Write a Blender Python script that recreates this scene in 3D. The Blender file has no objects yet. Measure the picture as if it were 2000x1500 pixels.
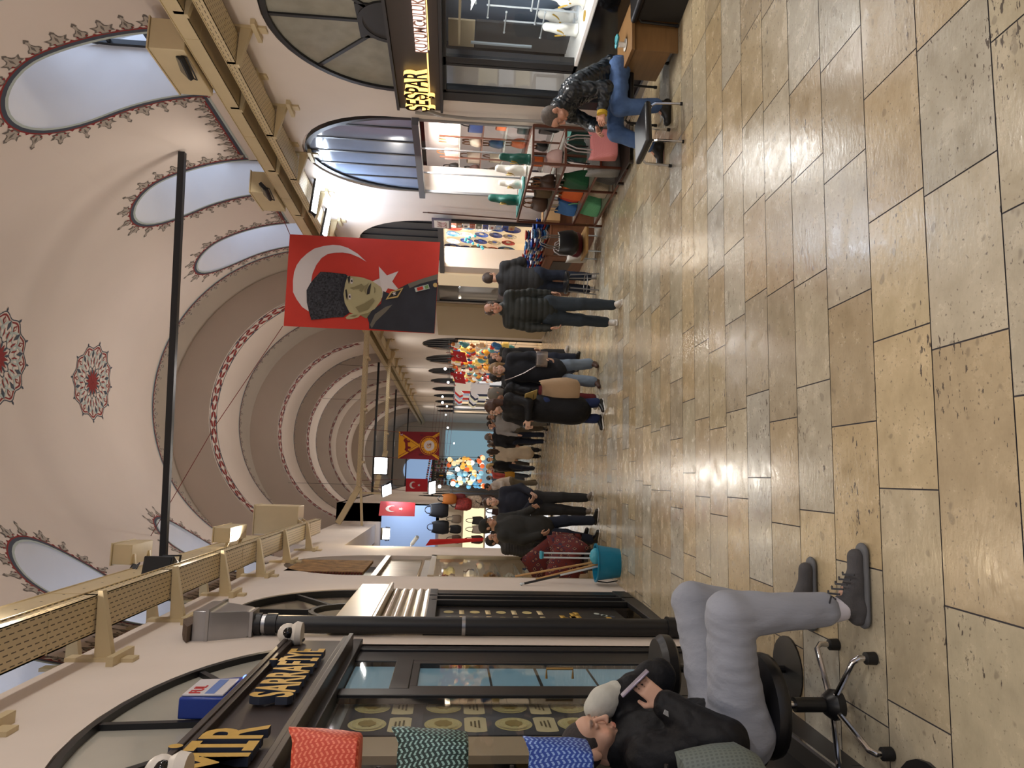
import bpy, bmesh, math, random
import numpy as np
from mathutils import Vector, Matrix
from mathutils.geometry import tessellate_polygon
C = bpy.context.scene.collection
S = 0.053                     # the street falls gently away from the viewer
def gz(y): return -S*y
PI = math.pi
random.seed(7)
rnd = random.uniform
# ---------------------------------------------------------------- camera
def rot_rows():
    F = 1390.0; d = np.array([573-750.0, 880-1000.0, F]); d /= np.linalg.norm(d)
    r = math.radians(2.1); h = np.array([math.cos(r), math.sin(r), 0])
    up = -np.cross(d, h); up /= np.linalg.norm(up)
    if up[1] > 0: up = -up
    ri = np.cross(d, up)
    if ri[0] < 0: ri = -ri
    return np.array([ri/np.linalg.norm(ri), d, up])
RR = rot_rows()
cam = bpy.data.cameras.new('camera'); cam.sensor_fit = 'HORIZONTAL'; cam.sensor_width = 36; cam.lens = 1390/2000*36
cam.clip_start = 0.05; cam.clip_end = 300
camo = bpy.data.objects.new('camera', cam); C.objects.link(camo)
ax = RR@np.array([0, 1, 0]); ay = RR@np.array([1, 0, 0]); az = -(RR@np.array([0, 0, 1]))
camo.matrix_world = Matrix(((ax[0], ay[0], az[0], 0), (ax[1], ay[1], az[1], 0), (ax[2], ay[2], az[2], 1.65), (0, 0, 0, 1)))
sc = bpy.context.scene; sc.camera = camo
sc.view_settings.view_transform = 'Standard'; sc.view_settings.look = 'None'; sc.view_settings.gamma = 1
sc.view_settings.exposure = -0.55
# ---------------------------------------------------------------- daylight and added fill lamps
w = bpy.data.worlds.new('sky'); sc.world = w; w.use_nodes = True
w.node_tree.nodes['Background'].inputs[0].default_value = (0.80, 0.84, 1.0, 1); w.node_tree.nodes['Background'].inputs[1].default_value = 0.68  # uniform light; also added fill through the open end behind the viewer
def area(name, loc, tgt, sx, sy, power, col, spread=PI):
    l = bpy.data.lights.new(name, 'AREA'); l.shape = 'RECTANGLE'; l.size = sx; l.size_y = sy; l.energy = power; l.color = col; l.spread = spread
    o = bpy.data.objects.new(name, l); C.objects.link(o); o.location = loc
    o.rotation_euler = (Vector(tgt)-Vector(loc)).to_track_quat('-Z', 'Y').to_euler(); return o
def point(name, loc, power, col, r=0.08):
    l = bpy.data.lights.new(name, 'POINT'); l.energy = power; l.color = col; l.shadow_soft_size = r
    o = bpy.data.objects.new(name, l); C.objects.link(o); o.location = loc; return o
WARM = (1.0, 0.87, 0.72); NEUT = (1.0, 0.94, 0.87); COOL = (0.80, 0.89, 1.0)
LUN_R = [7.74, 10.8, 13.45]; LUN_L = [5.9, 8.75, 12.65]
for y in LUN_R: area('daylight', (5.75, y, 5.9), (3.0, y, 5.2), 1.0, 1.4, 36, (0.62, 0.74, 1.0))
for y in LUN_L: area('daylight', (-2.95, y, 5.9), (0, y, 5.2), 1.0, 1.4, 34, (0.68, 0.77, 1.0))
# fill lamps without fixtures, added at tray height behind the viewer and ahead
for y, pw in ((-2.0, 1.25), (1.0, 1.1), (4.0, .75), (7.0, .7)):
    area('fill_lamp', (3.9, y, 4.3), (-.9, y, 1.8), .3, .3, 60*pw, NEUT)
    area('fill_lamp', (-0.8, y+.6, 4.3), (3.2, y, 1.2), .3, .3, 50*pw, WARM)
for y in (-1.0, 4.5, 9.5):  # added uplights without fixtures, to brighten the vault
    area('fill_uplight', (4.0, y, 4.5), (1.0, y, 7.6), .3, .3, 22, NEUT)
    area('fill_uplight', (-0.9, y+1, 4.5), (2.0, y, 7.6), .3, .3, 22, (1, .94, .88))
for y in (13, 18, 24, 31, 39, 48):  # more added fill down the street, the uplights in mid-air
    area('fill_lamp', (3.6, y, 4.2), (1.4, y, 0), .3, .3, 62, NEUT)
    area('fill_uplight', (1.6, y, 4.2), (1.4, y+.3, 7.6), .4, .4, 52, (1, .94, .9))
# ---------------------------------------------------------------- materials
MATS = {}
def lin(c):
    return tuple((x/12.92 if x <= 0.04045 else ((x+0.055)/1.055)**2.4) for x in c[:3])
def rgb(r, g, b): return lin((r/255, g/255, b/255))
def mat(name, col, rough=0.5, metal=0.0, noise=0.0, nscale=8.0, bump=0.0, bscale=40.0, emit=0.0, ecol=None, alpha=1.0, trans=0.0, coat=0.0, spec=0.5, attr=False, sheen=0.0, stretch=None):
    if name in MATS: return MATS[name]
    m = bpy.data.materials.new(name); m.use_nodes = True; MATS[name] = m
    nt = m.node_tree; b = nt.nodes['Principled BSDF']; L = nt.links.new
    def I(n, v): b.inputs[n].default_value = v
    I('Base Color', (*col, 1)); I('Roughness', rough); I('Metallic', metal); I('Alpha', alpha); I('Transmission Weight', trans); I('Coat Weight', coat); I('Specular IOR Level', spec); I('Sheen Weight', sheen)
    if emit: I('Emission Color', (*(ecol or col), 1)); I('Emission Strength', emit)
    src = None
    if attr:
        a = nt.nodes.new('ShaderNodeAttribute'); a.attribute_name = 'col'; src = a.outputs['Color']; L(src, b.inputs['Base Color'])
        if emit: L(src, b.inputs['Emission Color'])
    if noise or bump:
        tc = nt.nodes.new('ShaderNodeTexCoord'); vec = tc.outputs['Object']
        if stretch:
            mp = nt.nodes.new('ShaderNodeMapping'); mp.inputs['Scale'].default_value = stretch; L(vec, mp.inputs['Vector']); vec = mp.outputs['Vector']
    if noise:
        n = nt.nodes.new('ShaderNodeTexNoise'); n.inputs['Scale'].default_value = nscale; n.inputs['Detail'].default_value = 6; L(vec, n.inputs['Vector'])
        mr = nt.nodes.new('ShaderNodeMapRange'); mr.inputs['From Min'].default_value = 0.3; mr.inputs['From Max'].default_value = 0.7
        mr.inputs['To Min'].default_value = 1-noise; mr.inputs['To Max'].default_value = 1+noise*0.6; L(n.outputs['Fac'], mr.inputs['Value'])
        mx = nt.nodes.new('ShaderNodeVectorMath'); mx.operation = 'SCALE'
        if src: L(src, mx.inputs[0])
        else: mx.inputs[0].default_value = col
        L(mr.outputs['Result'], mx.inputs['Scale']); L(mx.outputs['Vector'], b.inputs['Base Color'])
    if bump:
        n2 = nt.nodes.new('ShaderNodeTexNoise'); n2.inputs['Scale'].default_value = bscale; n2.inputs['Detail'].default_value = 4; L(vec, n2.inputs['Vector'])
        bp = nt.nodes.new('ShaderNodeBump'); bp.inputs['Strength'].default_value = bump; bp.inputs['Distance'].default_value = 0.02; L(n2.outputs['Fac'], bp.inputs['Height']); L(bp.outputs['Normal'], b.inputs['Normal'])
    return m
def glass(name='pane_glass', tint=(0.9, 0.95, 0.97), a=0.18, rough=0.03):
    if name in MATS: return MATS[name]
    m = bpy.data.materials.new(name); m.use_nodes = True; MATS[name] = m; nt = m.node_tree; nt.nodes.clear()
    o = nt.nodes.new('ShaderNodeOutputMaterial'); t = nt.nodes.new('ShaderNodeBsdfTransparent'); g = nt.nodes.new('ShaderNodeBsdfGlossy'); mx = nt.nodes.new('ShaderNodeMixShader')
    t.inputs[0].default_value = (*tint, 1); g.inputs['Roughness'].default_value = rough
    f0 = nt.nodes.new('ShaderNodeLayerWeight'); f0.inputs[0].default_value = .5; f = nt.nodes.new('ShaderNodeMath'); f.operation = 'POWER'; f.inputs[1].default_value = 5; nt.links.new(f0.outputs['Facing'], f.inputs[0])
    ad = nt.nodes.new('ShaderNodeMath'); ad.operation = 'MULTIPLY_ADD'; ad.inputs[1].default_value = .55; ad.inputs[2].default_value = .03+a*.25
    L = nt.links.new; L(f.outputs[0], ad.inputs[0]); L(ad.outputs[0], mx.inputs[0]); L(t.outputs[0], mx.inputs[1]); L(g.outputs[0], mx.inputs[2]); L(mx.outputs[0], o.inputs[0])
    return m
# ---------------------------------------------------------------- mesh helpers
class M:
    """collects shapes; build() links them as one mesh object"""
    def __init__(s): s.v = []; s.f = []; s.mi = []; s.ms = []; s.cur = 0; s.fc = {}
    def use(s, m):
        if m not in s.ms: s.ms.append(m)
        s.cur = s.ms.index(m); return s
    def add(s, vs, fs):
        o = len(s.v); s.v += [tuple(v) for v in vs]
        for f in fs: s.f.append([i+o for i in f]); s.mi.append(s.cur)
        return s
    def box(s, a, b, mt=None):
        x0, y0, z0 = a; x1, y1, z1 = b
        vs = [(x0, y0, z0), (x1, y0, z0), (x1, y1, z0), (x0, y1, z0), (x0, y0, z1), (x1, y0, z1), (x1, y1, z1), (x0, y1, z1)]
        if mt is not None: vs = [mt@Vector(v) for v in vs]
        return s.add(vs, [(0, 3, 2, 1), (4, 5, 6, 7), (0, 1, 5, 4), (1, 2, 6, 5), (2, 3, 7, 6), (3, 0, 4, 7)])
    def ext(s, poly, a, b, axis='x', holes=()):
        """polygon (two other axes in order) pushed from a to b along axis, with holes"""
        def P(p, t): return {'x': (t, p[0], p[1]), 'y': (p[0], t, p[1]), 'z': (p[0], p[1], t)}[axis]
        loops = [list(poly)]+[list(h) for h in holes]
        flat = [p for l in loops for p in l]; n = len(flat)
        tri = tessellate_polygon([[Vector((p[0], p[1], 0)) for p in l] for l in loops]) if (holes or len(poly) > 4) else ([(0, 1, 2, 3)] if len(poly) == 4 else [(0, 1, 2)])
        fs = []
        for t in tri: fs.append(tuple(t)); fs.append(tuple(i+n for i in reversed(t)))
        o = 0
        for l in loops:
            k = len(l)
            for i in range(k): j = (i+1) % k; fs.append((o+i, o+j, o+j+n, o+i+n))
            o += k
        return s.add([P(p, a) for p in flat]+[P(p, b) for p in flat], fs)
    def tube(s, pts, r, n=8, sq=False, cap=True, closed=False):
        pts = [Vector(p) for p in pts]; k = len(pts); rr = r if isinstance(r, (list, tuple)) else [r]*k
        if sq: n = 4
        t0 = (pts[1]-pts[0]).normalized(); up = Vector((0, 0, 1)) if abs(t0.z) < .9 else Vector((1, 0, 0)); nv = t0.cross(up).normalized(); vs = []
        for i, p in enumerate(pts):
            if closed: t = (pts[(i+1) % k]-pts[i-1]).normalized()
            else: t = (pts[min(i+1, k-1)]-pts[max(i-1, 0)]).normalized()
            nv = (nv-t*nv.dot(t)).normalized(); bv = t.cross(nv)
            for j in range(n):
                a = 2*PI*(j+(.5 if sq else 0))/n; q = rr[i]*(1.414 if sq else 1); vs.append(p+nv*math.cos(a)*q+bv*math.sin(a)*q)
        fs = []
        for i in range(k if closed else k-1):
            i2 = (i+1) % k
            for j in range(n): fs.append((i*n+j, i*n+(j+1) % n, i2*n+(j+1) % n, i2*n+j))
        if cap and not closed: fs += [tuple(range(n-1, -1, -1)), tuple((k-1)*n+j for j in range(n))]
        return s.add(vs, fs)
    def lathe(s, prof, c=(0, 0, 0), n=20, mt=None, sy=1.0):
        vs = []; k = len(prof)
        for r, z in prof:
            for j in range(n): a = 2*PI*j/n; vs.append((c[0]+r*math.cos(a), c[1]+r*sy*math.sin(a), c[2]+z))
        if mt is not None: vs = [mt@Vector(v) for v in vs]
        fs = [(i*n+j, i*n+(j+1) % n, (i+1)*n+(j+1) % n, (i+1)*n+j) for i in range(k-1) for j in range(n)]
        fs += [tuple(range(n-1, -1, -1)), tuple((k-1)*n+j for j in range(n))]
        return s.add(vs, fs)
    def ball(s, c, r, n=10, mt=None):
        r = r if isinstance(r, (list, tuple)) else (r, r, r); vs = []; fs = []; h = n//2+1
        for i in range(h+1):
            t = PI*i/h
            for j in range(n): a = 2*PI*j/n; vs.append((c[0]+r[0]*math.sin(t)*math.cos(a), c[1]+r[1]*math.sin(t)*math.sin(a), c[2]-r[2]*math.cos(t)))
        if mt is not None: vs = [mt@Vector(v) for v in vs]
        fs = [(i*n+j, i*n+(j+1) % n, (i+1)*n+(j+1) % n, (i+1)*n+j) for i in range(h) for j in range(n)]
        return s.add(vs, fs)
    def build(s, name, m=None, parent=None, sharp=35, bevel=0, fix=True):
        me = bpy.data.meshes.new(name); me.from_pydata(s.v, [], s.f)
        for q in (s.ms or [m]): me.materials.append(q)
        if s.ms: me.polygons.foreach_set('material_index', s.mi)
        bm = bmesh.new(); bm.from_mesh(me)
        bmesh.ops.remove_doubles(bm, verts=bm.verts, dist=1e-6)
        if fix: bmesh.ops.recalc_face_normals(bm, faces=bm.faces)
        bm.to_mesh(me); bm.free()
        return link(name, me, parent, sharp, bevel)
def link(name, me, parent=None, sharp=35, bevel=0):
    for p in me.polygons: p.use_smooth = True
    if sharp is not None: me.set_sharp_from_angle(angle=math.radians(sharp))
    o = bpy.data.objects.new(name, me); C.objects.link(o)
    if bevel:
        b = o.modifiers.new('edge', 'BEVEL'); b.width = bevel; b.segments = 2; b.limit_method = 'ANGLE'; b.angle_limit = math.radians(50)
    if parent is not None: own(o, parent)
    return o
def wm(o):
    m = Matrix.LocRotScale(o.location, o.rotation_euler, o.scale)
    return (wm(o.parent)@o.matrix_parent_inverse@m) if o.parent else m
def own(o, parent):
    o.parent = parent; o.matrix_parent_inverse = wm(parent).inverted()
def tag(o, label, cat, group=None):
    o['label'] = label; o['category'] = cat
    if group: o['group'] = group
    return o
def thing(name, label, cat, loc=(0, 0, 0), rz=0, group=None):
    o = bpy.data.objects.new(name, None); C.objects.link(o); o.location = loc; o.rotation_euler = (0, 0, rz); o.empty_display_size = .1
    return tag(o, label, cat, group)
def struct(o): o['kind'] = 'structure'; return o
def dup(root, loc, rz=None, label=None, group=None, mats=None):
    """copy of a thing together with copies of its parts and sub-parts"""
    def cp(o, par):
        c = o.copy(); C.objects.link(c)
        if par is not None: c.parent = par
        for ch in list(o.children): cp(ch, c)
        if mats and c.type == 'MESH':
            for sl in c.material_slots:
                if sl.material and sl.material.name in mats: sl.link = 'OBJECT'; sl.material = mats[sl.material.name]
        return c
    r = cp(root, None); r.location = loc
    if rz is not None: r.rotation_euler = (0, 0, rz)
    if label: r['label'] = label
    if group: r['group'] = group
    return r
def arc(cx, cy, r, a0, a1, n, ry=None): return [(cx+r*math.cos(math.radians(a0+(a1-a0)*i/n)), cy+(ry or r)*math.sin(math.radians(a0+(a1-a0)*i/n))) for i in range(n+1)]
def text(name, body, size, ex, m, mt, parent=None, sx=1.0, m2=None, align='LEFT', spacing=1.0, off=0.0):
    """raised lettering turned into a mesh; mt places it (text runs along local x, up is local y)"""
    cu = bpy.data.curves.new(name, 'FONT'); cu.body = body; cu.size = size; cu.extrude = ex; cu.align_x = align; cu.resolution_u = 3; cu.space_character = spacing; cu.offset = off
    if m2: cu.bevel_depth = 0
    t = bpy.data.objects.new('tmp', cu); C.objects.link(t); bpy.context.view_layer.update()
    me = bpy.data.meshes.new_from_object(t.evaluated_get(bpy.context.evaluated_depsgraph_get())); bpy.data.objects.remove(t)
    me.transform(mt@Matrix.Diagonal((sx, 1, 1, 1))); me.materials.clear(); me.materials.append(m)
    if m2:
        me.materials.append(m2); zc = (mt.to_3x3()@Vector((0, 0, 1))).normalized()
        for p in me.polygons: p.material_index = 0 if p.normal.dot(zc) > .7 else 1
    return link(name, me, parent, 30)
# ---------------------------------------------------------------- implicit-surface modeller (smooth bodies, bags, cushions)
class SDF:
    def __init__(s, h, k=0.03): s.h = h; s.k = k; s.p = []
    def cone(s, a, b, r1, r2=None, k=None, sub=False, sq=None):
        s.p.append(('c', np.array(a, float), np.array(b, float), r1, r1 if r2 is None else r2, s.k if k is None else k, sub, sq)); return s
    def chain(s, pts, rs, k=None):
        for i in range(len(pts)-1): s.cone(pts[i], pts[i+1], rs[i], rs[i+1], k)
        return s
    def ell(s, c, r, k=None, rot=None, sub=False):
        r = np.array(r if isinstance(r, (list, tuple)) else (r, r, r), float)
        s.p.append(('e', np.array(c, float), r, None if rot is None else np.array(rot), 0, s.k if k is None else k, sub, None)); return s
    def box(s, c, hx, rad=0.01, k=None, rot=None, sub=False):
        s.p.append(('b', np.array(c, float), np.array(hx, float), None if rot is None else np.array(rot), rad, s.k if k is None else k, sub, None)); return s
    def run(s):
        h = s.h; lo = np.full(3, 1e9); hi = -lo; bbs = []
        for p in s.p:
            if p[0] == 'c': r = max(p[3], p[4]); l = np.minimum(p[1], p[2])-r; u = np.maximum(p[1], p[2])+r
            elif p[0] == 'e': r = p[2].max() if p[3] is not None else p[2]; l = p[1]-r; u = p[1]+r
            else: r = np.linalg.norm(p[2]) if p[3] is not None else p[2]; l = p[1]-r; u = p[1]+r
            l = l-p[5]-2*h; u = u+p[5]+2*h; bbs.append((l, u))
            if not p[6]: lo = np.minimum(lo, l); hi = np.maximum(hi, u)
        n = np.ceil((hi-lo)/h).astype(int)+1; D = np.full(n, 0.25, np.float32)
        gx = [lo[i]+h*np.arange(n[i]) for i in range(3)]
        for p, (l, u) in zip(s.p, bbs):
            i0 = np.clip(np.floor((l-lo)/h).astype(int), 0, n-1); i1 = np.clip(np.ceil((u-lo)/h).astype(int)+1, 1, n)
            sl = tuple(slice(a, b) for a, b in zip(i0, i1))
            X = gx[0][sl[0]][:, None, None]; Y = gx[1][sl[1]][None, :, None]; Z = gx[2][sl[2]][None, None, :]
            if p[0] == 'c':
                a, b = p[1], p[2]; ba = b-a; L2 = max(float(ba@ba), 1e-12)
                t = np.clip(((X-a[0])*ba[0]+(Y-a[1])*ba[1]+(Z-a[2])*ba[2])/L2, 0, 1)
                q = p[7] or (1, 1, 1)
                d = np.sqrt(((X-a[0]-t*ba[0])/q[0])**2+((Y-a[1]-t*ba[1])/q[1])**2+((Z-a[2]-t*ba[2])/q[2])**2)-(p[3]+(p[4]-p[3])*t)
            else:
                x, y, z = X-p[1][0], Y-p[1][1], Z-p[1][2]
                if p[3] is not None: R = p[3]; x, y, z = R[0, 0]*x+R[1, 0]*y+R[2, 0]*z, R[0, 1]*x+R[1, 1]*y+R[2, 1]*z, R[0, 2]*x+R[1, 2]*y+R[2, 2]*z
                r = p[2]
                if p[0] == 'e':
                    k0 = np.sqrt((x/r[0])**2+(y/r[1])**2+(z/r[2])**2); k1 = np.sqrt((x/r[0]**2)**2+(y/r[1]**2)**2+(z/r[2]**2)**2)
                    d = k0*(k0-1)/np.maximum(k1, 1e-6); d = np.where(k0 < .05, -r.min(), d)
                else:
                    qx, qy, qz = np.abs(x)-r[0]+p[4], np.abs(y)-r[1]+p[4], np.abs(z)-r[2]+p[4]
                    d = np.sqrt(np.maximum(qx, 0)**2+np.maximum(qy, 0)**2+np.maximum(qz, 0)**2)+np.minimum(np.maximum(np.maximum(qx, qy), qz), 0)-p[4]
            A = D[sl]; k = max(p[5], 1e-5)
            if p[6]: d = -d; hh = np.clip(.5-.5*(d-A)/k*-1, 0, 1); hh = np.clip(.5+.5*(d-A)/k, 0, 1); D[sl] = A*(1-hh)+d*hh+k*hh*(1-hh)
            else: hh = np.clip(.5+.5*(A-d)/k, 0, 1); D[sl] = A*(1-hh)+d*hh-k*hh*(1-hh)
        return surf(D, lo, h)
    def build(s, name, m, parent=None, smooth=1, disp=None, color=None, xf=None):
        V, Fq = s.run()
        return sdf_link(name, V, Fq, m, parent, smooth, disp, color, xf)
def surf(D, lo, h):
    """naive surface nets"""
    n = D.shape; ins = D < 0
    c = [D[a:n[0]-1+a, b:n[1]-1+b, e:n[2]-1+e] for a in (0, 1) for b in (0, 1) for e in (0, 1)]
    I = [q < 0 for q in c]; cnt = sum(i.astype(np.int8) for i in I); act = (cnt > 0) & (cnt < 8)
    idx = np.full(act.shape, -1, np.int64); ii = np.argwhere(act); idx[act] = np.arange(len(ii))
    cv = np.stack([q[act] for q in c], 1).astype(np.float64)
    offs = np.array([(a, b, e) for a in (0, 1) for b in (0, 1) for e in (0, 1)], float)
    acc = np.zeros((len(ii), 3)); ct = np.zeros(len(ii))
    for a in range(8):
        for b in range(a+1, 8):
            if np.abs(offs[a]-offs[b]).sum() != 1: continue
            da, db = cv[:, a], cv[:, b]; m = (da < 0) != (db < 0); t = np.where(m, da/np.where(m, da-db, 1), 0)
            acc += m[:, None]*(offs[a]+t[:, None]*(offs[b]-offs[a])); ct += m
    V = lo+h*(ii+acc/ct[:, None]); F = []
    for axn in range(3):
        s0 = [slice(None)]*3; s1 = [slice(None)]*3; s0[axn] = slice(0, n[axn]-1); s1[axn] = slice(1, n[axn])
        A = ins[tuple(s0)]; B = ins[tuple(s1)]; ch = np.argwhere(A != B)
        u, v = [(1, 2), (2, 0), (0, 1)][axn]
        ok = (ch[:, u] > 0) & (ch[:, v] > 0) & (ch[:, u] < n[u]-1) & (ch[:, v] < n[v]-1); ch = ch[ok]; fl = A[tuple(ch.T)]
        eu = np.zeros(3, int); eu[u] = 1; ev = np.zeros(3, int); ev[v] = 1
        q = [idx[tuple((ch-eu-ev).T)], idx[tuple((ch-ev).T)], idx[tuple(ch.T)], idx[tuple((ch-eu).T)]]
        q = np.stack(q, 1); q[~fl] = q[~fl][:, ::-1]; F.append(q)
    return V, np.concatenate(F)
def lap(V, F, it):
    E = np.concatenate([F[:, [0, 1]], F[:, [1, 2]], F[:, [2, 3]], F[:, [3, 0]]])
    for i in range(it):
        acc = np.zeros_like(V); ct = np.zeros(len(V)); np.add.at(acc, E[:, 0], V[E[:, 1]]); np.add.at(ct, E[:, 0], 1); np.add.at(acc, E[:, 1], V[E[:, 0]]); np.add.at(ct, E[:, 1], 1)
        V = V*.45+.55*acc/ct[:, None]
    return V
def vnorm(V, F):
    N = np.zeros_like(V); a = V[F[:, 2]]-V[F[:, 0]]; b = V[F[:, 3]]-V[F[:, 1]]; n = np.cross(a, b)
    for i in range(4): np.add.at(N, F[:, i], n)
    return N/np.maximum(np.linalg.norm(N, axis=1), 1e-12)[:, None]
def wob(V, f, seed=0):
    """cheap smooth noise in -1..1"""
    r = np.random.RandomState(seed); o = np.zeros(len(V))
    for i in range(6):
        d = r.randn(3); d /= np.linalg.norm(d); o += np.sin(V@d*f*(.7+.25*i)+r.rand()*6.28)/(1+.3*i)
    return o/3.2
def sdf_link(name, V, F, m, parent=None, smooth=1, disp=None, color=None, xf=None):
    if smooth: V = lap(V, F, smooth)
    if disp is not None: V = V+vnorm(V, F)*disp(V)[:, None]
    col = color(V) if color is not None else None
    if xf is not None: V = V@np.array(xf.to_3x3()).T+np.array(xf.translation)
    me = bpy.data.meshes.new(name); me.vertices.add(len(V)); me.vertices.foreach_set('co', V.astype(np.float32).ravel())
    me.loops.add(len(F)*4); me.loops.foreach_set('vertex_index', F.astype(np.int32).ravel()); me.polygons.add(len(F)); me.polygons.foreach_set('loop_start', np.arange(0, len(F)*4, 4, dtype=np.int32))
    me.update(calc_edges=True); me.validate(); me.materials.append(m)
    if col is not None:
        at = me.color_attributes.new('col', 'FLOAT_COLOR', 'POINT'); at.data.foreach_set('color', np.concatenate([col, np.ones((len(V), 1))], 1).astype(np.float32).ravel())
    return link(name, me, parent, None)
# ================================================================ THE SETTING
plaster = mat('plaster', rgb(222, 210, 200), .75, noise=.06, nscale=1.3, bump=.12, bscale=6)
vaultm = mat('vault_plaster', rgb(210, 195, 183), .8, noise=.05, nscale=.7, bump=.08, bscale=5)
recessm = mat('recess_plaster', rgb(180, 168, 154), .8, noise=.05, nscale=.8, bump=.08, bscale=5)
tunnelm = mat('window_shaft_paint', rgb(225, 222, 222), .7, noise=.04, nscale=1.5, bump=.05, bscale=6)
leafd = mat('leaf_outline_paint', rgb(104, 95, 88), .8); leafl = mat('leaf_fill_paint', rgb(166, 154, 142), .8)
redp = mat('red_paint', rgb(128, 32, 30), .8); navyp = mat('slate_paint', rgb(62, 68, 80), .8); tealp = mat('pale_teal_paint', rgb(170, 178, 172), .8)
black = mat('black_metal', rgb(24, 24, 27), .42, .0, noise=.1); dark = mat('dark_grey_metal', rgb(58, 57, 60), .5, .2)
brown = mat('dark_brown_frame', rgb(48, 38, 34), .4, noise=.1, nscale=5)
# ---- floor: travertine slabs in rows across the street
def travertine():
    m = mat('travertine', (.5, .4, .3), .3, attr=True); nt = m.node_tree; b = nt.nodes['Principled BSDF']; L = nt.links.new; N = nt.nodes.new
    at = [n for n in nt.nodes if n.type == 'ATTRIBUTE'][0]; tc = N('ShaderNodeTexCoord')
    n1 = N('ShaderNodeTexNoise'); n1.inputs['Scale'].default_value = 7; n1.inputs['Detail'].default_value = 8; n1.inputs['Roughness'].default_value = .65; L(tc.outputs['Object'], n1.inputs['Vector'])
    mr = N('ShaderNodeMapRange'); mr.inputs[1].default_value = .3; mr.inputs[2].default_value = .72; mr.inputs[3].default_value = .84; mr.inputs[4].default_value = 1.13; L(n1.outputs['Fac'], mr.inputs[0])
    sc1 = N('ShaderNodeVectorMath'); sc1.operation = 'SCALE'; L(at.outputs['Color'], sc1.inputs[0]); L(mr.outputs[0], sc1.inputs['Scale'])
    mp = N('ShaderNodeMapping'); mp.inputs['Scale'].default_value = (12, 30, 20); L(tc.outputs['Object'], mp.inputs['Vector'])
    n2 = N('ShaderNodeTexNoise'); n2.inputs['Scale'].default_value = 1.7; n2.inputs['Detail'].default_value = 3; n2.inputs['Roughness'].default_value = .6; L(mp.outputs[0], n2.inputs['Vector'])
    n3 = N('ShaderNodeTexNoise'); n3.inputs['Scale'].default_value = 2.2; n3.inputs['Detail'].default_value = 2; L(tc.outputs['Object'], n3.inputs['Vector'])
    # pits come in patches
    a1 = N('ShaderNodeMath'); a1.operation = 'MULTIPLY_ADD'; a1.inputs[1].default_value = .38; L(n3.outputs['Fac'], a1.inputs[0]); L(n2.outputs['Fac'], a1.inputs[2])
    cr = N('ShaderNodeMapRange'); cr.inputs[1].default_value = .865; cr.inputs[2].default_value = .905; L(a1.outputs[0], cr.inputs[0])
    n4 = N('ShaderNodeTexNoise'); n4.inputs['Scale'].default_value = 62; n4.inputs['Detail'].default_value = 2; L(tc.outputs['Object'], n4.inputs['Vector'])
    a2 = N('ShaderNodeMath'); a2.operation = 'MULTIPLY_ADD'; a2.inputs[1].default_value = .22; L(n1.outputs['Fac'], a2.inputs[0]); L(n4.outputs['Fac'], a2.inputs[2])
    c2 = N('ShaderNodeMapRange'); c2.inputs[1].default_value = .765; c2.inputs[2].default_value = .85; c2.inputs[4].default_value = .75; L(a2.outputs[0], c2.inputs[0])
    n5 = N('ShaderNodeTexNoise'); n5.inputs['Scale'].default_value = 13; n5.inputs['Detail'].default_value = 1; L(tc.outputs['Object'], n5.inputs['Vector'])
    c3 = N('ShaderNodeMapRange'); c3.inputs[1].default_value = .70; c3.inputs[2].default_value = .74; c3.inputs[4].default_value = .38; L(n5.outputs['Fac'], c3.inputs[0])
    mxa = N('ShaderNodeMath'); mxa.operation = 'MAXIMUM'; L(cr.outputs[0], mxa.inputs[0]); L(c2.outputs[0], mxa.inputs[1])
    mxb = N('ShaderNodeMath'); mxb.operation = 'MAXIMUM'; L(mxa.outputs[0], mxb.inputs[0]); L(c3.outputs[0], mxb.inputs[1])
    mx = N('ShaderNodeMix'); mx.data_type = 'RGBA'; L(mxb.outputs[0], mx.inputs[0]); L(sc1.outputs[0], mx.inputs[6]); mx.inputs[7].default_value = (*rgb(92, 84, 76), 1)
    L(mx.outputs[2], b.inputs['Base Color'])
    rr = N('ShaderNodeMapRange'); rr.inputs[1].default_value = .35; rr.inputs[2].default_value = .7; rr.inputs[3].default_value = .14; rr.inputs[4].default_value = .34; L(n1.outputs['Fac'], rr.inputs[0]); L(rr.outputs[0], b.inputs['Roughness'])
    bp = N('ShaderNodeBump'); bp.inputs['Strength'].default_value = .12; bp.inputs['Distance'].default_value = .01; L(n2.outputs['Fac'], bp.inputs['Height']); L(bp.outputs[0], b.inputs['Normal'])
    return m
ROWS = [-1.5+.4*i for i in range(8)]+[1.69, 2.09, 2.49, 2.89, 3.29, 3.67, 4.05, 4.42, 4.82, 5.2, 5.58, 5.94, 6.36]
while ROWS[-1] < 75: ROWS.append(ROWS[-1]+(.39 if ROWS[-1] < 40 else 1.2))
ROWS[8:8] = []
KNOWN = {1.69: [.89], 2.09: [.51, -.42], 2.49: [1.15, .615, -.01, -.86], 2.89: [1.5, .855, .275, -.35], 3.29: [1.67, 1.065, .51, -.135], 3.67: [1.115, .355]}
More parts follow.
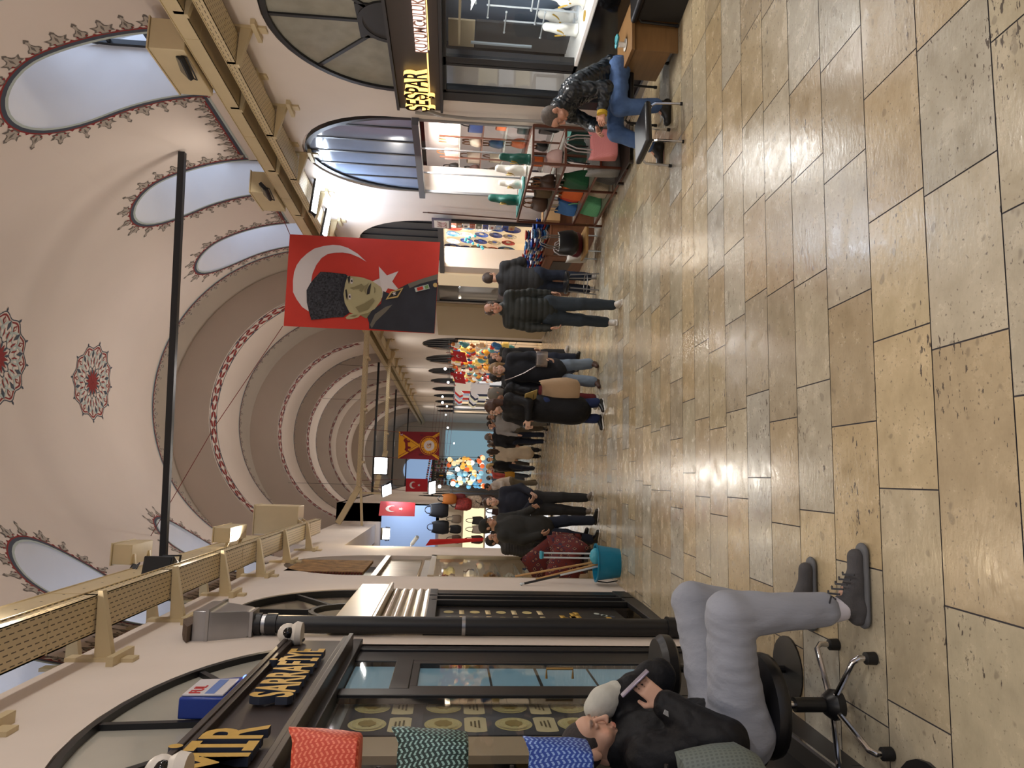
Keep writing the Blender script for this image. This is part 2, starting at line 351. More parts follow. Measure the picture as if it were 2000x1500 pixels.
def make_floor():
    R = random.Random(11); v = []; f = []; col = []; mi = []
    tones = [(203, 184, 150), (197, 176, 140), (190, 172, 142), (200, 188, 164), (190, 172, 142), (198, 188, 168), (200, 184, 152)]
    def quad(x0, x1, y0, y1, c, z=0, m=0):
        o = len(v); v.extend([(x0, y0, gz(y0)+z), (x1, y0, gz(y0)+z), (x1, y1, gz(y1)+z), (x0, y1, gz(y1)+z)]); f.append((o, o+1, o+2, o+3)); col.extend([c]*4); mi.append(m)
    quad(-9, 9, -1.6, 80, rgb(66, 62, 60), -.004, 1)
    for i in range(len(ROWS)-1):
        y0, y1 = ROWS[i], ROWS[i+1]; k = [q for q in KNOWN if abs(q-y0) < .01]
        js = sorted(KNOWN[k[0]]) if k else [R.uniform(-.3, .3)]
        st = lambda: R.choice([.58, .6, .62, .6, .66, .52]) if y0 < 40 else 1.6
        while js[-1] < 3.6: js.append(js[-1]+st())
        while js[0] > -3.2: js.insert(0, js[0]-st())
        js = [j for j in js if j < 3.45]+[3.62]; js += [3.62+.75, 5.6]
        g = .003
        for a, b in zip(js, js[1:]):
            c = np.array(lin([t/255 for t in R.choice(tones)]))*R.uniform(.82, .98)*np.array([.97, .98, .97])
            if R.random() < .3: c = c*np.array([.93, .98, 1.08])
            quad(a+g, b-g, y0+g, y1-g, c)
    me = bpy.data.meshes.new('floor'); me.from_pydata(v, [], f); me.materials.append(travertine()); me.materials.append(mat('grout', rgb(70, 68, 74), .8))
    me.polygons.foreach_set('material_index', mi)
    at = me.color_attributes.new('col', 'FLOAT_COLOR', 'POINT'); at.data.foreach_set('color', np.concatenate([np.array(col), np.ones((len(v), 1))], 1).astype(np.float32).ravel())
    struct(link('floor', me, None, None))
make_floor()
# ---- vault
XC, ZC, VR = 1.4, 4.4, 3.1
def VP(a, y, off=0.0): return (XC+(VR-off)*math.cos(a), y, ZC+(VR-off)*math.sin(a))
def ring(name, r0, r1, y0, y1, m, zc=ZC, n=64, cut=()):
    mb = M().use(m); pr = [(XC+r0*math.cos(PI*i/n), zc+r0*math.sin(PI*i/n)) for i in range(n+1)]; po = [(XC+r1*math.cos(PI*i/n), zc+r1*math.sin(PI*i/n)) for i in range(n+1)]
    vs = []; fs = []
    for y in (y0, y1): vs += [(p[0], y, p[1]) for p in pr]+[(p[0], y, p[1]) for p in po]
    k = n+1; q = 2*k
    for i in range(n):
        fs += [(i, i+1, q+i+1, q+i), (k+i, q+k+i, q+k+i+1, k+i+1), (i, k+i, k+i+1, i+1), (q+i, q+i+1, q+k+i+1, q+k+i)]
    fs += [(0, q, q+k, k), (n, k+n, q+k+n, q+n)]
    mb.add(vs, fs); return mb
def deco(mb, poly, mp, mat_):
    mb.use(mat_); mb.add([mp(s, t) for s, t in poly], [tuple(range(len(poly)))])
def mir(h): return h+[(-x, y) for x, y in reversed(h) if abs(x) > 1e-6]
LEAF_A = mir([(0, .0), (.035, .004), (.05, .03), (.085, .028), (.07, .058), (.095, .1), (.055, .09), (.03, .105), (.02, .14), (.022, .155), (0, .178)])
LEAF_B = mir([(0, .0), (.03, .01), (.04, .035), (.062, .05), (.05, .075), (.03, .085), (.012, .12), (.012, .15), (.025, .165), (.012, .185), (0, .2)])
def motif(mb, mp, kind, sc_=1.0):
    L = LEAF_A if kind else LEAF_B; c = (0, .075)
    deco(mb, [(x*sc_, y*sc_) for x, y in L], lambda s, t: mp(s, t, .004), leafd)
    deco(mb, [((x-c[0])*.74*sc_, (y-c[1])*.78*sc_+c[1]*sc_) for x, y in L], lambda s, t: mp(s, t, .006), leafl)
    for q in (-1, 1): deco(mb, [(q*.03*sc_, .012*sc_), (q*.055*sc_, .035*sc_), (q*.03*sc_, .04*sc_)], lambda s, t: mp(s, t, .008), redp)
    deco(mb, [(0, .03*sc_), (.012*sc_, .08*sc_), (0, .115*sc_), (-.012*sc_, .08*sc_)], lambda s, t: mp(s, t, .008), leafd)
def border(mb, path, step=.23, sc_=1.22, leaves=True):
    """path: unrolled (p, Y) points; ornaments lie on its left"""
    P = [Vector(p) for p in path]; d = [0]
    for a, b in zip(P, P[1:]): d.append(d[-1]+(b-a).length)
    def at(s):
        s = max(0, min(d[-1]-1e-6, s)); i = max(j for j in range(len(d)-1) if d[j] <= s); t = (s-d[i])/max(d[i+1]-d[i], 1e-9); T = (P[i+1]-P[i]).normalized()
        return P[i].lerp(P[i+1], t), T
    def mpf(s0):
        p, T = at(s0); n = Vector((-T.y, T.x))
        return lambda s, t, off=.004: VP((p.x+T.x*s+n.x*t)/VR, p.y+T.y*s+n.y*t, off)
    def nrm(s): p, T = at(s); return p, Vector((-T.y, T.x))
    m = int(d[-1]/.05)+1; xs = [d[-1]*i/m for i in range(m+1)]
    for w0, w1, mt_, off in ((-.012, .02, tealp, .004), (.02, .065, navyp, .004), (.065, .085, redp, .004)):
        mb.use(mt_)
        for a, b in zip(xs, xs[1:]):
            pa, na = nrm(a); pb, nb = nrm(b)
            mb.add([VP((pa.x+na.x*w0)/VR, pa.y+na.y*w0, off), VP((pb.x+nb.x*w0)/VR, pb.y+nb.y*w0, off), VP((pb.x+nb.x*w1)/VR, pb.y+nb.y*w1, off), VP((pa.x+na.x*w1)/VR, pa.y+na.y*w1, off)], [(0, 1, 2, 3)])
    if leaves:
        k = max(1, round(d[-1]/step))
        for i in range(k):
            f = mpf(d[-1]*(i+.5)/k); g = lambda s, t, off=.004, f=f: f(s, t+.075, off); motif(mb, g, i % 2, sc_)
            h = mpf(d[-1]*(i)/k); deco(mb, [(-.03, .08), (.03, .08), (0, .11)], lambda s, t: h(s, t, .005), redp)
def arabesque(mb, y0, a0, a1, wd=.42, pitch=.62):
    L = VR*abs(a1-a0); k = int(L/pitch)
    for i in range(k):
        p0 = VR*min(a0, a1)+L*i/k; pl = L/k
        mp = lambda s, t, off=.004: VP((p0+s*pl)/VR, y0+t*wd, off)
        N = 8; st = lambda fn, w, m_, off: [deco(mb, [(j/N, fn(j/N)-w), ((j+1)/N, fn((j+1)/N)-w), ((j+1)/N, fn((j+1)/N)+w), (j/N, fn(j/N)+w)], lambda s, t: mp(s, t, off), m_) for j in range(N)]
        st(lambda s: .5+.36*math.sin(2*PI*s), .085, tealp, .004); st(lambda s: .5-.36*math.sin(2*PI*s), .085, tealp, .005)
        st(lambda s: .5+.47*math.sin(PI*s), .035, navyp, .006); st(lambda s: .5-.47*math.sin(PI*s), .035, redp, .006)
        for c, q, m_ in (((0, .5), 1, redp), ((.5, .5), 1, redp), ((.25, .85), .6, navyp), ((.75, .15), .6, navyp)):
            for a in range(4):
                t0 = a*PI/2+PI/4; u = lambda r, e: (c[0]+.22*q*r*math.cos(t0+e), c[1]+.34*q*r*math.sin(t0+e))
                deco(mb, [u(.1, 0), u(.8, .55), u(1.6, .1), u(.9, -.4)], lambda s, t: mp(s, min(1, max(0, t)), .008), m_)
    for t0 in (0.0, 1.0):
        mb.use(navyp); n = 40
        for j in range(n):
            A, B = a0+(a1-a0)*j/n, a0+(a1-a0)*(j+1)/n; y = y0+t0*wd
            mb.add([VP(A, y-.012, .006), VP(B, y-.012, .006), VP(B, y+.012, .006), VP(A, y+.012, .006)], [(0, 1, 2, 3)])
def medallion(mb, yc, R):
    mp = lambda x, y, off=.004: VP(PI/2+.02-(x*R)/VR, yc+y*R, off); pol = lambda r, a: (r*math.cos(a), r*math.sin(a))
    def band(r0, r1, m_, off, n=48, wv=0, wn=12):
        mb.use(m_)
        for j in range(n):
            A, B = 2*PI*j/n, 2*PI*(j+1)/n; f = lambda r, a: mp(*pol(r*(1+wv*math.cos(wn*a)), a), off)
            mb.add([f(r0, A), f(r0, B), f(r1, B), f(r1, A)], [(0, 1, 2, 3)])
    band(.86, .9, redp, .004, 96, .05); band(.93, .955, navyp, .005, 96, .05); band(.6, .64, tealp, .005, 96, .1); band(.38, .41, navyp, .006, 72, .12); band(.74, .8, tealp, .005, 96, -.07)
    for i in range(12):
        a = 2*PI*i/12
        for r, l, wv, m_, e in ((.0, .36, .055, redp, 0), (.42, .3, .07, tealp, 0), (.45, .22, .03, redp, .13), (.45, .22, .03, redp, -.13), (.62, .26, .05, navyp, .26), (.7, .2, .05, redp, .0), (.97, .12, .03, navyp, 0), (.2, .2, .03, navyp, .26)):
            t = a+e; c, s = math.cos(t), math.sin(t)
            P = [(r, 0), (r+l*.5, wv), (r+l, 0), (r+l*.5, -wv)]
            deco(mb, [(x*c-y*s, x*s+y*c) for x, y in P], lambda x, y, o=.006+.001*(i % 2): mp(x, y, o), m_)
            if m_ is tealp or r == .7:
                P = [(r+l*.25, 0), (r+l*.5, wv*.45), (r+l*.75, 0), (r+l*.5, -wv*.45)]
                deco(mb, [(x*c-y*s, x*s+y*c) for x, y in P], lambda x, y: mp(x, y, .009), vaultm)
def lun_path(yc, side, z0=4.75, zt=5.9, hw=.6):
    pts = [(yc-hw, z) for z in np.linspace(z0, zt, 8)]+[(yc-hw*math.cos(t), zt+hw*math.sin(t)) for t in np.linspace(0, PI, 17)[1:-1]]+[(yc+hw, z) for z in np.linspace(zt, z0, 8)]
    out = []
    for y, z in pts:
        a = math.asin(min(1, (z-ZC)/VR)); out.append(((a if side > 0 else PI-a)*VR, y))
    return out if side < 0 else out[::-1]
def barrel_one():
    sh = ring('v', VR, 3.95, -1.0, 14.35, vaultm).build('ceiling', None, None, None)
    sh.data.materials.append(tunnelm)
    cut = []
    for side, ys in ((1, LUN_R), (-1, LUN_L)):
        for yc in ys:
            poly = [(yc-.6, 4.2), (yc+.6, 4.2)]+[(yc+.6*math.cos(t), 5.9+.6*math.sin(t)) for t in np.linspace(0, PI, 25)]
            x0, x1 = (2.4, 6.2) if side > 0 else (.2, -3.4)
            mb = M(); mb.use(tunnelm); vs = [(x, y, z) for x in (x0, x1) for y, z in poly]; n = len(poly)
            mb.add(vs, [tuple(range(n)), tuple(range(2*n-1, n-1, -1))]+[(i, (i+1) % n, n+(i+1) % n, n+i) for i in range(n)]); cut.append(mb.build('cut'))
    for c in cut:
        b = sh.modifiers.new('b', 'BOOLEAN'); b.operation = 'DIFFERENCE'; b.object = c; b.solver = 'EXACT'; b.material_mode = 'TRANSFER'
    bpy.context.view_layer.update(); me = bpy.data.meshes.new_from_object(sh.evaluated_get(bpy.context.evaluated_depsgraph_get()))
    for o in cut+[sh]: bpy.data.objects.remove(o)
    mb = M(); mb.ms = [vaultm, tunnelm]
    for i, mm in enumerate(me.materials): pass
    tn = [i for i, mm in enumerate(me.materials) if mm == tunnelm]
    mb.v = [tuple(v.co) for v in me.vertices]; mb.f = [list(p.vertices) for p in me.polygons]; mb.mi = [1 if p.material_index in tn else 0 for p in me.polygons]
    for side, ys in ((1, LUN_R), (-1, LUN_L)):
        for i, yc in enumerate(ys):
            border(mb, lun_path(yc, side))
        ab = math.asin(.35/VR)
        eds = [yc+s*.6 for yc in ys for s in (-1, 1)]
        for a, b in zip(eds[1::2], eds[2::2]):
            pp = (ab if side > 0 else PI-ab)*VR; path = [(pp, a+.07), (pp, b-.07)] if side < 0 else [(pp, b-.07), (pp, a+.07)]
            border(mb, path, .2, 1.05)
    n = 80; border(mb, [(VR*(PI*(.06+.88*i/n)), 14.33) for i in range(n+1)], .24)
    medallion(mb, 12.0, .62); medallion(mb, 9.55, .62)
    # painted band over the viewer's side of the bay
    arabesque(mb, 5.75, .3, 1.3, .45)
    border(mb, [(VR*(.25+1.2*i/30), 6.3) for i in range(31)][::-1], .2)
    return struct(mb.build('ceiling', None, None, 30, fix=False))
barrel_one()
segs = [(17.65, 20.1), (24.5, 27.0), (29.3, 31.4), (34.6, 36.8), (40, 42.5), (46.5, 49), (53, 80)]
prev = 14.35
for i, (a, b) in enumerate(segs):
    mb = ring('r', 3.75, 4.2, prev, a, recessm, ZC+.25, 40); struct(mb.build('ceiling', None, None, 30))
    mb = ring('v', VR, 4.25, a, b, vaultm, ZC, 48)
    if i < 3: arabesque(mb, a+.06, .25, PI-.25, .5, .8); n = 60; border(mb, [(VR*(PI*(.1+.8*i_/n)), b-.02) for i_ in range(n+1)], .26, 1.3)
    elif i < 6: arabesque(mb, a+.06, .25, PI-.25, .6, 1.2)
    struct(mb.build('ceiling', None, None, 30, fix=False)); prev = b
struct(M().use(plaster).box((-12, 62, -6), (12, 62.3, 9)).build('wall_back'))
# lunette windows at the outer ends of the shafts
k = 0
for side, ys in ((1, LUN_R), (-1, LUN_L)):
    for yc in ys:
        k += 1; x = 5.03 if side > 0 else -2.23
        fr = M().use(black); n = 16
        out = [(yc-.62, 4.3), (yc+.62, 4.3)]+[(yc+.62*math.cos(t), 5.9+.62*math.sin(t)) for t in np.linspace(0, PI, n)]
        inn = [(yc-.55, 4.4), (yc+.55, 4.4)]+[(yc+.55*math.cos(t), 5.9+.55*math.sin(t)) for t in np.linspace(0, PI, n)]
        fr.ext(out, x-.03, x+.03, 'x', [inn[::-1]])
        for z in (4.9, 5.4, 5.9): fr.box((x-.02, yc-.58, z-.02), (x+.02, yc+.58, z+.02))
        fr.box((x-.02, yc-.02, 4.35), (x+.02, yc+.02, 6.48))
        wd = struct(fr.build('window_%d' % k)); g = M(); g.add([(x, y, z) for y, z in inn], [tuple(range(len(inn)))]); g.build('window_pane', glass(), wd)
# ---- side walls
def arch(yc, r, z0, zb, ry=None, n=20): return [(yc-r, zb), (yc+r, zb)]+arc(yc, z0, r, 0, 180, n, ry)
XL, XR = -1.3, 4.5; XF = -.78
wl = M().use(plaster)
hl = [arch(4.05, 1.62, 2.45, 0, .98), arch(7.2, 1.17, 2.5, 0, 1.12), arch(10.55, 1.15, 2.68, 0, 1.25)]
hl = [[(y, (gz(y)-.3 if z == 0 else z)) for y, z in h] for h in hl]
wl.ext([(-1.2, -1.2), (13.18, -1.2), (13.18, 4.15), (-1.2, 4.15)], XL, XL-.45, 'x', [h[::-1] for h in hl])
wl.box((-2.6, -1.2, 4.05), (XL-.45, 13.18, 4.15)); wl.box((-2.6, 12.73, -1.2), (XL-.45, 13.18, 4.15)); wl.box((-1.75, -1.2, 4.1), (-1.7, 13.18, 4.5))
wl.box((XL-.45, 13.18, 3.5), (XL, 18.6, 4.5)); wl.box((-4, 13.18, 4.4), (XL-.45, 18.6, 4.5)); wl.box((-4.1, 12.7, -1.4), (-4, 18.6, 4.5)); struct(wl.build('wall_left'))
wr = M().use(plaster)
hr = [arch(6.75, 1.3, 2.4, 0, 1.3), arch(9.86, 1.2, 2.65, 0, 1.25), arch(13.75, 1.38, 2.2, 0, 1.4), [(16.5, 0), (18.2, 0), (18.2, 2.2), (16.5, 2.2)]]
for i in range(9): hr.append(arch(24.6+3.3*i, 1.25, 1.6, 0, 1.2))
hr = [[(y, (gz(y)-.3 if z == 0 else z)) for y, z in h] for h in hr]
wr.ext([(-1.2, -1.2), (2, -1.2), (80, -5), (80, 4.5), (-1.2, 4.5)], XR, XR+.45, 'x', [h[::-1] for h in hr])
struct(wr.build('wall_right'))
wf = M().use(plaster); hf = []
for i in range(9): hf.append(arch(26.5+3.3*i, 1.25, 1.6, 0, 1.2))
hf = [[(y, (gz(y)-.3 if z == 0 else z)) for y, z in h] for h in hf]
wf.ext([(18.6, -2.2), (80, -5), (80, 4.5), (18.6, 4.5)], XF, XF-.45, 'x', [h[::-1] for h in hf])
wf.box((-8, 18.6, -2.2), (XF, 18.9, 4.5)); wf.box((-3.2, 18.6, 4.4), (XF, 80, 4.5)); struct(wf.build('wall_far_left'))
# rooms behind the shop openings
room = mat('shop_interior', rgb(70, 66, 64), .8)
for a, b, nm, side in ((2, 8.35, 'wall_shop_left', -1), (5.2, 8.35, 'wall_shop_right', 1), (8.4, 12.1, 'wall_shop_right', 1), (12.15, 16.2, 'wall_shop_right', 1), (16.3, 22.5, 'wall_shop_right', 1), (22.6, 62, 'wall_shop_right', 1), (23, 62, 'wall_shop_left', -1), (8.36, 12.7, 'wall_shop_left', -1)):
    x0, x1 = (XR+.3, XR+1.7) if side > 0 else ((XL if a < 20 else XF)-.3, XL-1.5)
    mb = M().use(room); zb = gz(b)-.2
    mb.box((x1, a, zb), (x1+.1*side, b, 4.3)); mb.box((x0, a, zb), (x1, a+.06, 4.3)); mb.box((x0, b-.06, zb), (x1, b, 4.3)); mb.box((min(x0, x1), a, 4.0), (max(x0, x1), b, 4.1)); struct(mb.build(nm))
def pane(x, y0, y1, z0, z1, parent): M().add([(x, y0, z0), (x, y1, z0), (x, y1, z1), (x, y0, z1)], [(0, 1, 2, 3)]).build('pane', glass(), parent)
# ================================================================ LEFT SIDE
traym = mat('cream_tray_metal', rgb(206, 188, 150), .45, .15, noise=.06, nscale=3)
def slot_mat():
    m = mat('slotted_tray_metal', rgb(206, 188, 150), .45, .15); nt = m.node_tree; b = nt.nodes['Principled BSDF']; L = nt.links.new; N = nt.nodes.new
    tc = N('ShaderNodeTexCoord'); sp = N('ShaderNodeSeparateXYZ'); L(tc.outputs['Object'], sp.inputs[0]); cb = N('ShaderNodeCombineXYZ'); ad = N('ShaderNodeMath'); L(sp.outputs['X'], ad.inputs[0]); L(sp.outputs['Z'], ad.inputs[1]); L(sp.outputs['Y'], cb.inputs[0]); L(ad.outputs[0], cb.inputs[1])
    br = N('ShaderNodeTexBrick'); L(cb.outputs[0], br.inputs['Vector']); br.inputs['Scale'].default_value = 1; br.inputs['Brick Width'].default_value = .075; br.inputs['Row Height'].default_value = .036; br.inputs['Mortar Size'].default_value = .0145; br.inputs['Mortar Smooth'].default_value = 0
    c = rgb(206, 188, 150); br.inputs['Color1'].default_value = (*rgb(70, 60, 46), 1); br.inputs['Color2'].default_value = (*rgb(86, 74, 58), 1); br.inputs['Mortar'].default_value = (*c, 1); L(br.outputs['Color'], b.inputs['Base Color']); return m
slotm = slot_mat()
steel = mat('brushed_steel', rgb(170, 170, 172), .32, .9, noise=.1, nscale=3); chrome = mat('chrome', rgb(205, 205, 208), .12, 1.0); rubber = mat('black_rubber', rgb(20, 20, 21), .6)
def tray(name, label, x0, x1, z, h, y0, y1, m, wallx, br, hole=False):
    t = thing(name, label, 'cable tray', ((x0+x1)/2, y0, z))
    mb = M().use(m); s = .006
    mb.box((x0, y0, z), (x1, y1, z+s)); mb.box((x0, y0, z), (x0+s, y1, z+h)); mb.box((x1-s, y0, z), (x1, y1, z+h))
    mb.box((x0-.012, y0, z+h), (x0+.02, y1, z+h+s)); mb.box((x1-.02, y0, z+h), (x1+.012, y1, z+h+s))
    for y in np.arange(y0+1.1, y1, 2.0): mb.box((x0-.004, y, z-.003), (x1+.004, y+.012, z+h))
    if hole:
        mb.use(rubber)
        for y in np.arange(y0+.2, y1, .34):
            for z_ in (z+h*.3, z+h*.66): mb.add([(x1+.001, y+(.05 if z_ > z+h*.5 else 0)+.012*math.cos(a*PI/4), z_+.012*math.sin(a*PI/4)) for a in range(8)], [tuple(range(8))])
    mb.build('channel', None, t)
    out = x1 if wallx < x0 else x0; sg = 1 if wallx < x0 else -1
    for y in br:
        b = M(); b.ext([(wallx, z-.14), (wallx, z-.02), (out+sg*.03, z-.005), (out+sg*.03, z-.035)], y-.028, y+.028, 'y')
        b.box((min(wallx, wallx+sg*.025), y-.05, z-.28), (max(wallx, wallx+sg*.025), y+.05, z+.16))
        b.box((min(wallx, wallx+sg*.06), y-.16, z-.2), (max(wallx, wallx+sg*.06), y+.16, z-.155)); b.box((out-.02 if sg > 0 else out, y-.02, z-.03), (out if sg > 0 else out+.02, y+.02, z+.1)); b.build('bracket', traym, t)
    return t
tray('cable_tray', 'long cream slotted cable tray on cone brackets above the left shop arches', -1.12, -.87, 4.0, .09, -.5, 13.6, slotm, XL, [2.6, 3.83, 5.2, 6.5, 7.8, 9.2, 10.6, 12.2])
tray('cable_tray', 'plain cream cable tray with round holes, upper one on the left wall', -1.42, -1.1, 4.62, .42, -.5, 12.5, traym, XL-.3, [3.1, 4.6, 6.1, 7.6, 9.1, 10.6], True)
tray('cable_tray', 'cream slotted cable tray on cone brackets above the right shop arches', 4.1, 4.42, 3.98, .09, -.5, 60, slotm, XR, [5.3, 7.0, 8.57, 9.9, 11.3, 12.6, 14, 15.6, 17.2, 18.8, 20.4, 22, 24, 26, 28, 30, 32, 34, 36, 38, 40])
tray('cable_tray', 'plain cream cable trunk above the slotted tray on the right wall', 4.08, 4.36, 4.2, .15, -.5, 60, traym, XR, [4.5, 6.2, 7.9, 9.6, 11.3, 13, 14.7, 16.5, 18.5])
# junction boxes
def jbox(label, x0, x1, y0, y1, z0, z1, feet=None):
    t = thing('junction_box', label, 'junction box', ((x0+x1)/2, (y0+y1)/2, z0)); M().box((x0, y0, z0), (x1, y1, z1)).build('body', traym, t, bevel=.008)
    M().box((x0-.01, y0-.015, z1), (x1+.012, y1+.012, z1+.014)).build('lid', traym, t)
    if feet:
        for y in (y0+.08, y1-.08): M().tube([((x0+x1)/2, y, z0+.01), feet[0:1]+(y,)+feet[1:]], .018, sq=True).build('bracket', traym, t)
jbox('cream steel junction box on the left tray behind the black loudspeaker', -1.06, -.84, 8.2, 8.75, 5.06, 5.26, (-1.13, 5.045))
jbox('small cream junction box further along the left tray', -1.0, -.8, 10.2, 11.0, 4.62, 4.84, (-1.1, 4.7))
jbox('large cream cabinet at the far end of the left tray', -1.12, -.62, 13.0, 13.5, 4.3, 5.05, (-1.0, 4.1))
jbox('cream steel box hung on the right trunk at the nearest lunette', 4.02, 4.34, 6.7, 7.55, 4.38, 4.72)
jbox('cream steel box hung on the right trunk at the second lunette', 4.02, 4.34, 10.25, 11.0, 4.38, 4.72)
# floodlights without light and LED floods that are on
def flood(label, loc, tgt, on, w=.3, d=.2, e=30, col=(1, .95, .85)):
    t = thing('floodlight', label, 'floodlight', loc); q = (Vector(tgt)-Vector(loc)).to_track_quat('Z', 'Y').to_matrix().to_4x4(); mt = Matrix.Translation(loc)@q
    M().box((-w/2, -d/2, -.05), (w/2, d/2, 0), mt).build('housing', black, t, bevel=.006)
    M().box((-w/2+.015, -d/2+.015, .0), (w/2-.015, d/2-.015, .006), mt).build('lens', mat('led_lens_%d' % on, col, .3, emit=e, ecol=col) if on else mat('lens_off', rgb(70, 72, 75), .15), t)
    M().tube([mt@Vector(p) for p in ((-w/2-.01, 0, -.02), (-w/2-.01, -d*.6, -.06), (w/2+.01, -d*.6, -.06), (w/2+.01, 0, -.02))], .008, 6).build('bracket', black, t)
flood('switched-off black floodlight on the right trunk by the nearest lunette', (4.0, 6.95, 4.5), (2.0, 6.6, 6.5), 0, .3, .16)
flood('switched-off black floodlight on the right trunk by the second lunette', (4.0, 10.2, 4.5), (2.0, 9.9, 6.5), 0, .3, .16)
for i, y in enumerate((5.2, 8.2, 11.4)): flood('black floodlight lying on the upper left tray, %s' % ('nearest of the three', 'beside the loudspeaker', 'before the far junction box')[i], (-1.2, y, 5.1), (-.5, y-.5, 7), 0, .28, .2)
flood('long lit floodlight on the right tray above the handbag shop, nearer of the pair', (4.2, 10.7, 3.86), (4.5, 9.9, 2.9), 1, .7, .12, 26, (.9, .95, 1))
flood('long lit floodlight on the right tray above the handbag shop, further of the pair', (4.2, 11.9, 3.9), (4.6, 11.2, 2.9), 1, .7, .12, 26, (.9, .95, 1))
area('flood_light', (4.1, 11.0, 3.8), (4.7, 10.9, 2.6), .7, .12, 44, (.66, .8, 1.0)); area('flood_light', (4.05, 12.0, 3.85), (4.8, 11.8, 3.0), .7, .12, 30, (.66, .8, 1.0))
# tie bar and loudspeaker
t = tag(M().tube([(-1.5, 10.22, 5.47), (4.28, 9.62, 5.47)], .042, sq=True).build('tie_bar', black), 'black square iron tie bar spanning the vault', 'tie bar')
t = thing('loudspeaker', 'black wedge loudspeaker standing on the left cable tray', 'loudspeaker', (-.82, 7.0, 4.0))
R0 = Matrix.Translation((-.93, 7.0, 4.13))@Matrix.Rotation(.25, 4, 'Z')@Matrix.Scale(.8, 4)
mb = M(); mb.ext([(-.13, -.13), (.13, -.13), (.05, .17), (-.05, .17)], .02, .36, 'z'); mb.v = [R0@Vector(v) for v in mb.v]; mb.build('cabinet', black, t, bevel=.015)
mb = M(); mb.box((-.11, -.14, .05), (.11, -.131, .33), R0); mb.build('grille', rubber, t); mb = M(); mb.tube([R0@Vector(p) for p in ((-.14, 0, .2), (-.15, 0, -.0), (.15, 0, 0), (.14, 0, .2))], .012, 6); mb.build('bracket', black, t)
tag(M().tube([(-.97, 7.1, 4.2), (-1.0, 6.4, 4.15), (-1.2, 5.9, 4.5), (-1.3, 5.4, 4.55)], .008, 6).build('speaker_cable', rubber), 'thin black cable running along the left tray from the loudspeaker', 'cable')
# ---- gold shop on the left
gold = mat('gold_letter', rgb(196, 158, 66), .5, .25, noise=.08, nscale=20); slate = mat('slate_edge', rgb(52, 58, 74), .4)
t = thing('shop_sign', 'dark brown shop sign with raised gold letters above the coin window', 'sign', (-1.24, 4.2, 2.35))
mb = M().use(brown); mb.box((-1.32, 2.3, 2.34), (-1.22, 5.47, 2.76)); mb.build('board', None, t, bevel=.006)
mb = M().use(brown)
for z, d in ((2.33, .05), (2.37, .03), (2.73, .04), (2.76, .05)): mb.box((-1.32, 2.28, z-.016), (-1.22+d, 5.49, z+.016))
mb.build('moulding', None, t, bevel=.004)
MTL = lambda y, z, x=-1.215: Matrix(((0, 0, 1, x), (1, 0, 0, y), (0, 1, 0, z), (0, 0, 0, 1)))
for wd, y, sz, sx in (('EMİR', 2.84, .37, .80), ('SARRAFİYE', 3.95, .30, .69)):
    for i, ch in enumerate(wd):
        pass
    text('lettering', wd, sz, .02, gold, MTL(y, 2.44, -1.185), t, sx, slate, off=.008)
text('lettering', 'TM', .05, .008, gold, MTL(5.36, 2.65, -1.2), t, .9, slate)
mb = M().use(black)   # shop front: posts, lintel mouldings, door frame
def yz(mb, y0, y1, z0, z1, x=-1.33, d=.05): return mb.box((x, y0, z0), (x+d, y1, z1))
t = thing('storefront', 'black framed gold shop front with glazed door and coin poster window', 'shop front', (-1.32, 4.2, -.25))
yz(mb, 2.2, 5.72, 2.27, 2.34, -1.36, .1); yz(mb, 5.56, 5.72, -.32, 2.3, -1.4, .1); yz(mb, 5.44, 5.56, -.32, 2.27, -1.4, .085); yz(mb, 5.27, 5.44, -.25, 2.27, -1.37, .06); yz(mb, 4.47, 4.6, -.2, 2.27, -1.36, .055); yz(mb, 4.6, 5.3, 1.86, 1.98, -1.36, .055)
yz(mb, 2.2, 4.56, -.2, .3, -1.4, .09); mb.build('frame', None, t, bevel=.005)
d = M().use(black); yz(d, 4.6, 4.67, -.2, 1.86, -1.36, .05); yz(d, 5.21, 5.27, -.2, 1.86, -1.36, .05); yz(d, 4.67, 5.21, -.2, .2, -1.36, .05); yz(d, 4.67, 5.21, 1.81, 1.86, -1.36, .05); d = d.build('door', None, t, bevel=.004)
M().tube([(-1.28, 4.73, .99), (-1.22, 4.73, .99), (-1.22, 4.73, .82), (-1.28, 4.73, .82)], .009, 8).build('handle', mat('brass', rgb(176, 140, 84), .3, .8), d)
bl = mat('blue_glow_backing', rgb(96, 124, 136), .35, noise=.12, nscale=1.5, stretch=(1, 1, 9), emit=.75)  # glowing panel stands in for bluish light in the door glass
M().use(bl).box((-1.35, 4.64, .0), (-1.345, 5.25, 2.26)).build('pane_backing', None, t)
M().use(rubber).box((-1.345, 4.67, .63), (-1.342, 5.21, .645)).box((-1.345, 4.67, 1.0), (-1.342, 5.21, 1.02)).box((-1.345, 4.67, 1.33), (-1.342, 5.21, 1.345)).build('reflection_bars', None, t)  # dark bars drawn in for shelving reflected in the glass
pane(-1.316, 4.67, 5.21, .2, 1.81, d); pane(-1.316, 4.6, 5.27, 1.98, 2.27, t); pane(-1.316, 2.4, 4.47, .3, 2.27, t)
pm = mat('poster_board', rgb(82, 80, 84), .5, noise=.2, nscale=2); cream = mat('cream_card', rgb(206, 190, 150), .5); coin = mat('coin_gold', rgb(200, 186, 132), .5, .1, noise=.15, nscale=60)
mb = M().use(pm).box((-1.40, 4.05, .25), (-1.385, 4.66, 2.27)); mb.use(mat('poster_pale', rgb(150, 152, 154), .5)).box((-1.386, 4.06, 2.2), (-1.384, 4.64, 2.26))
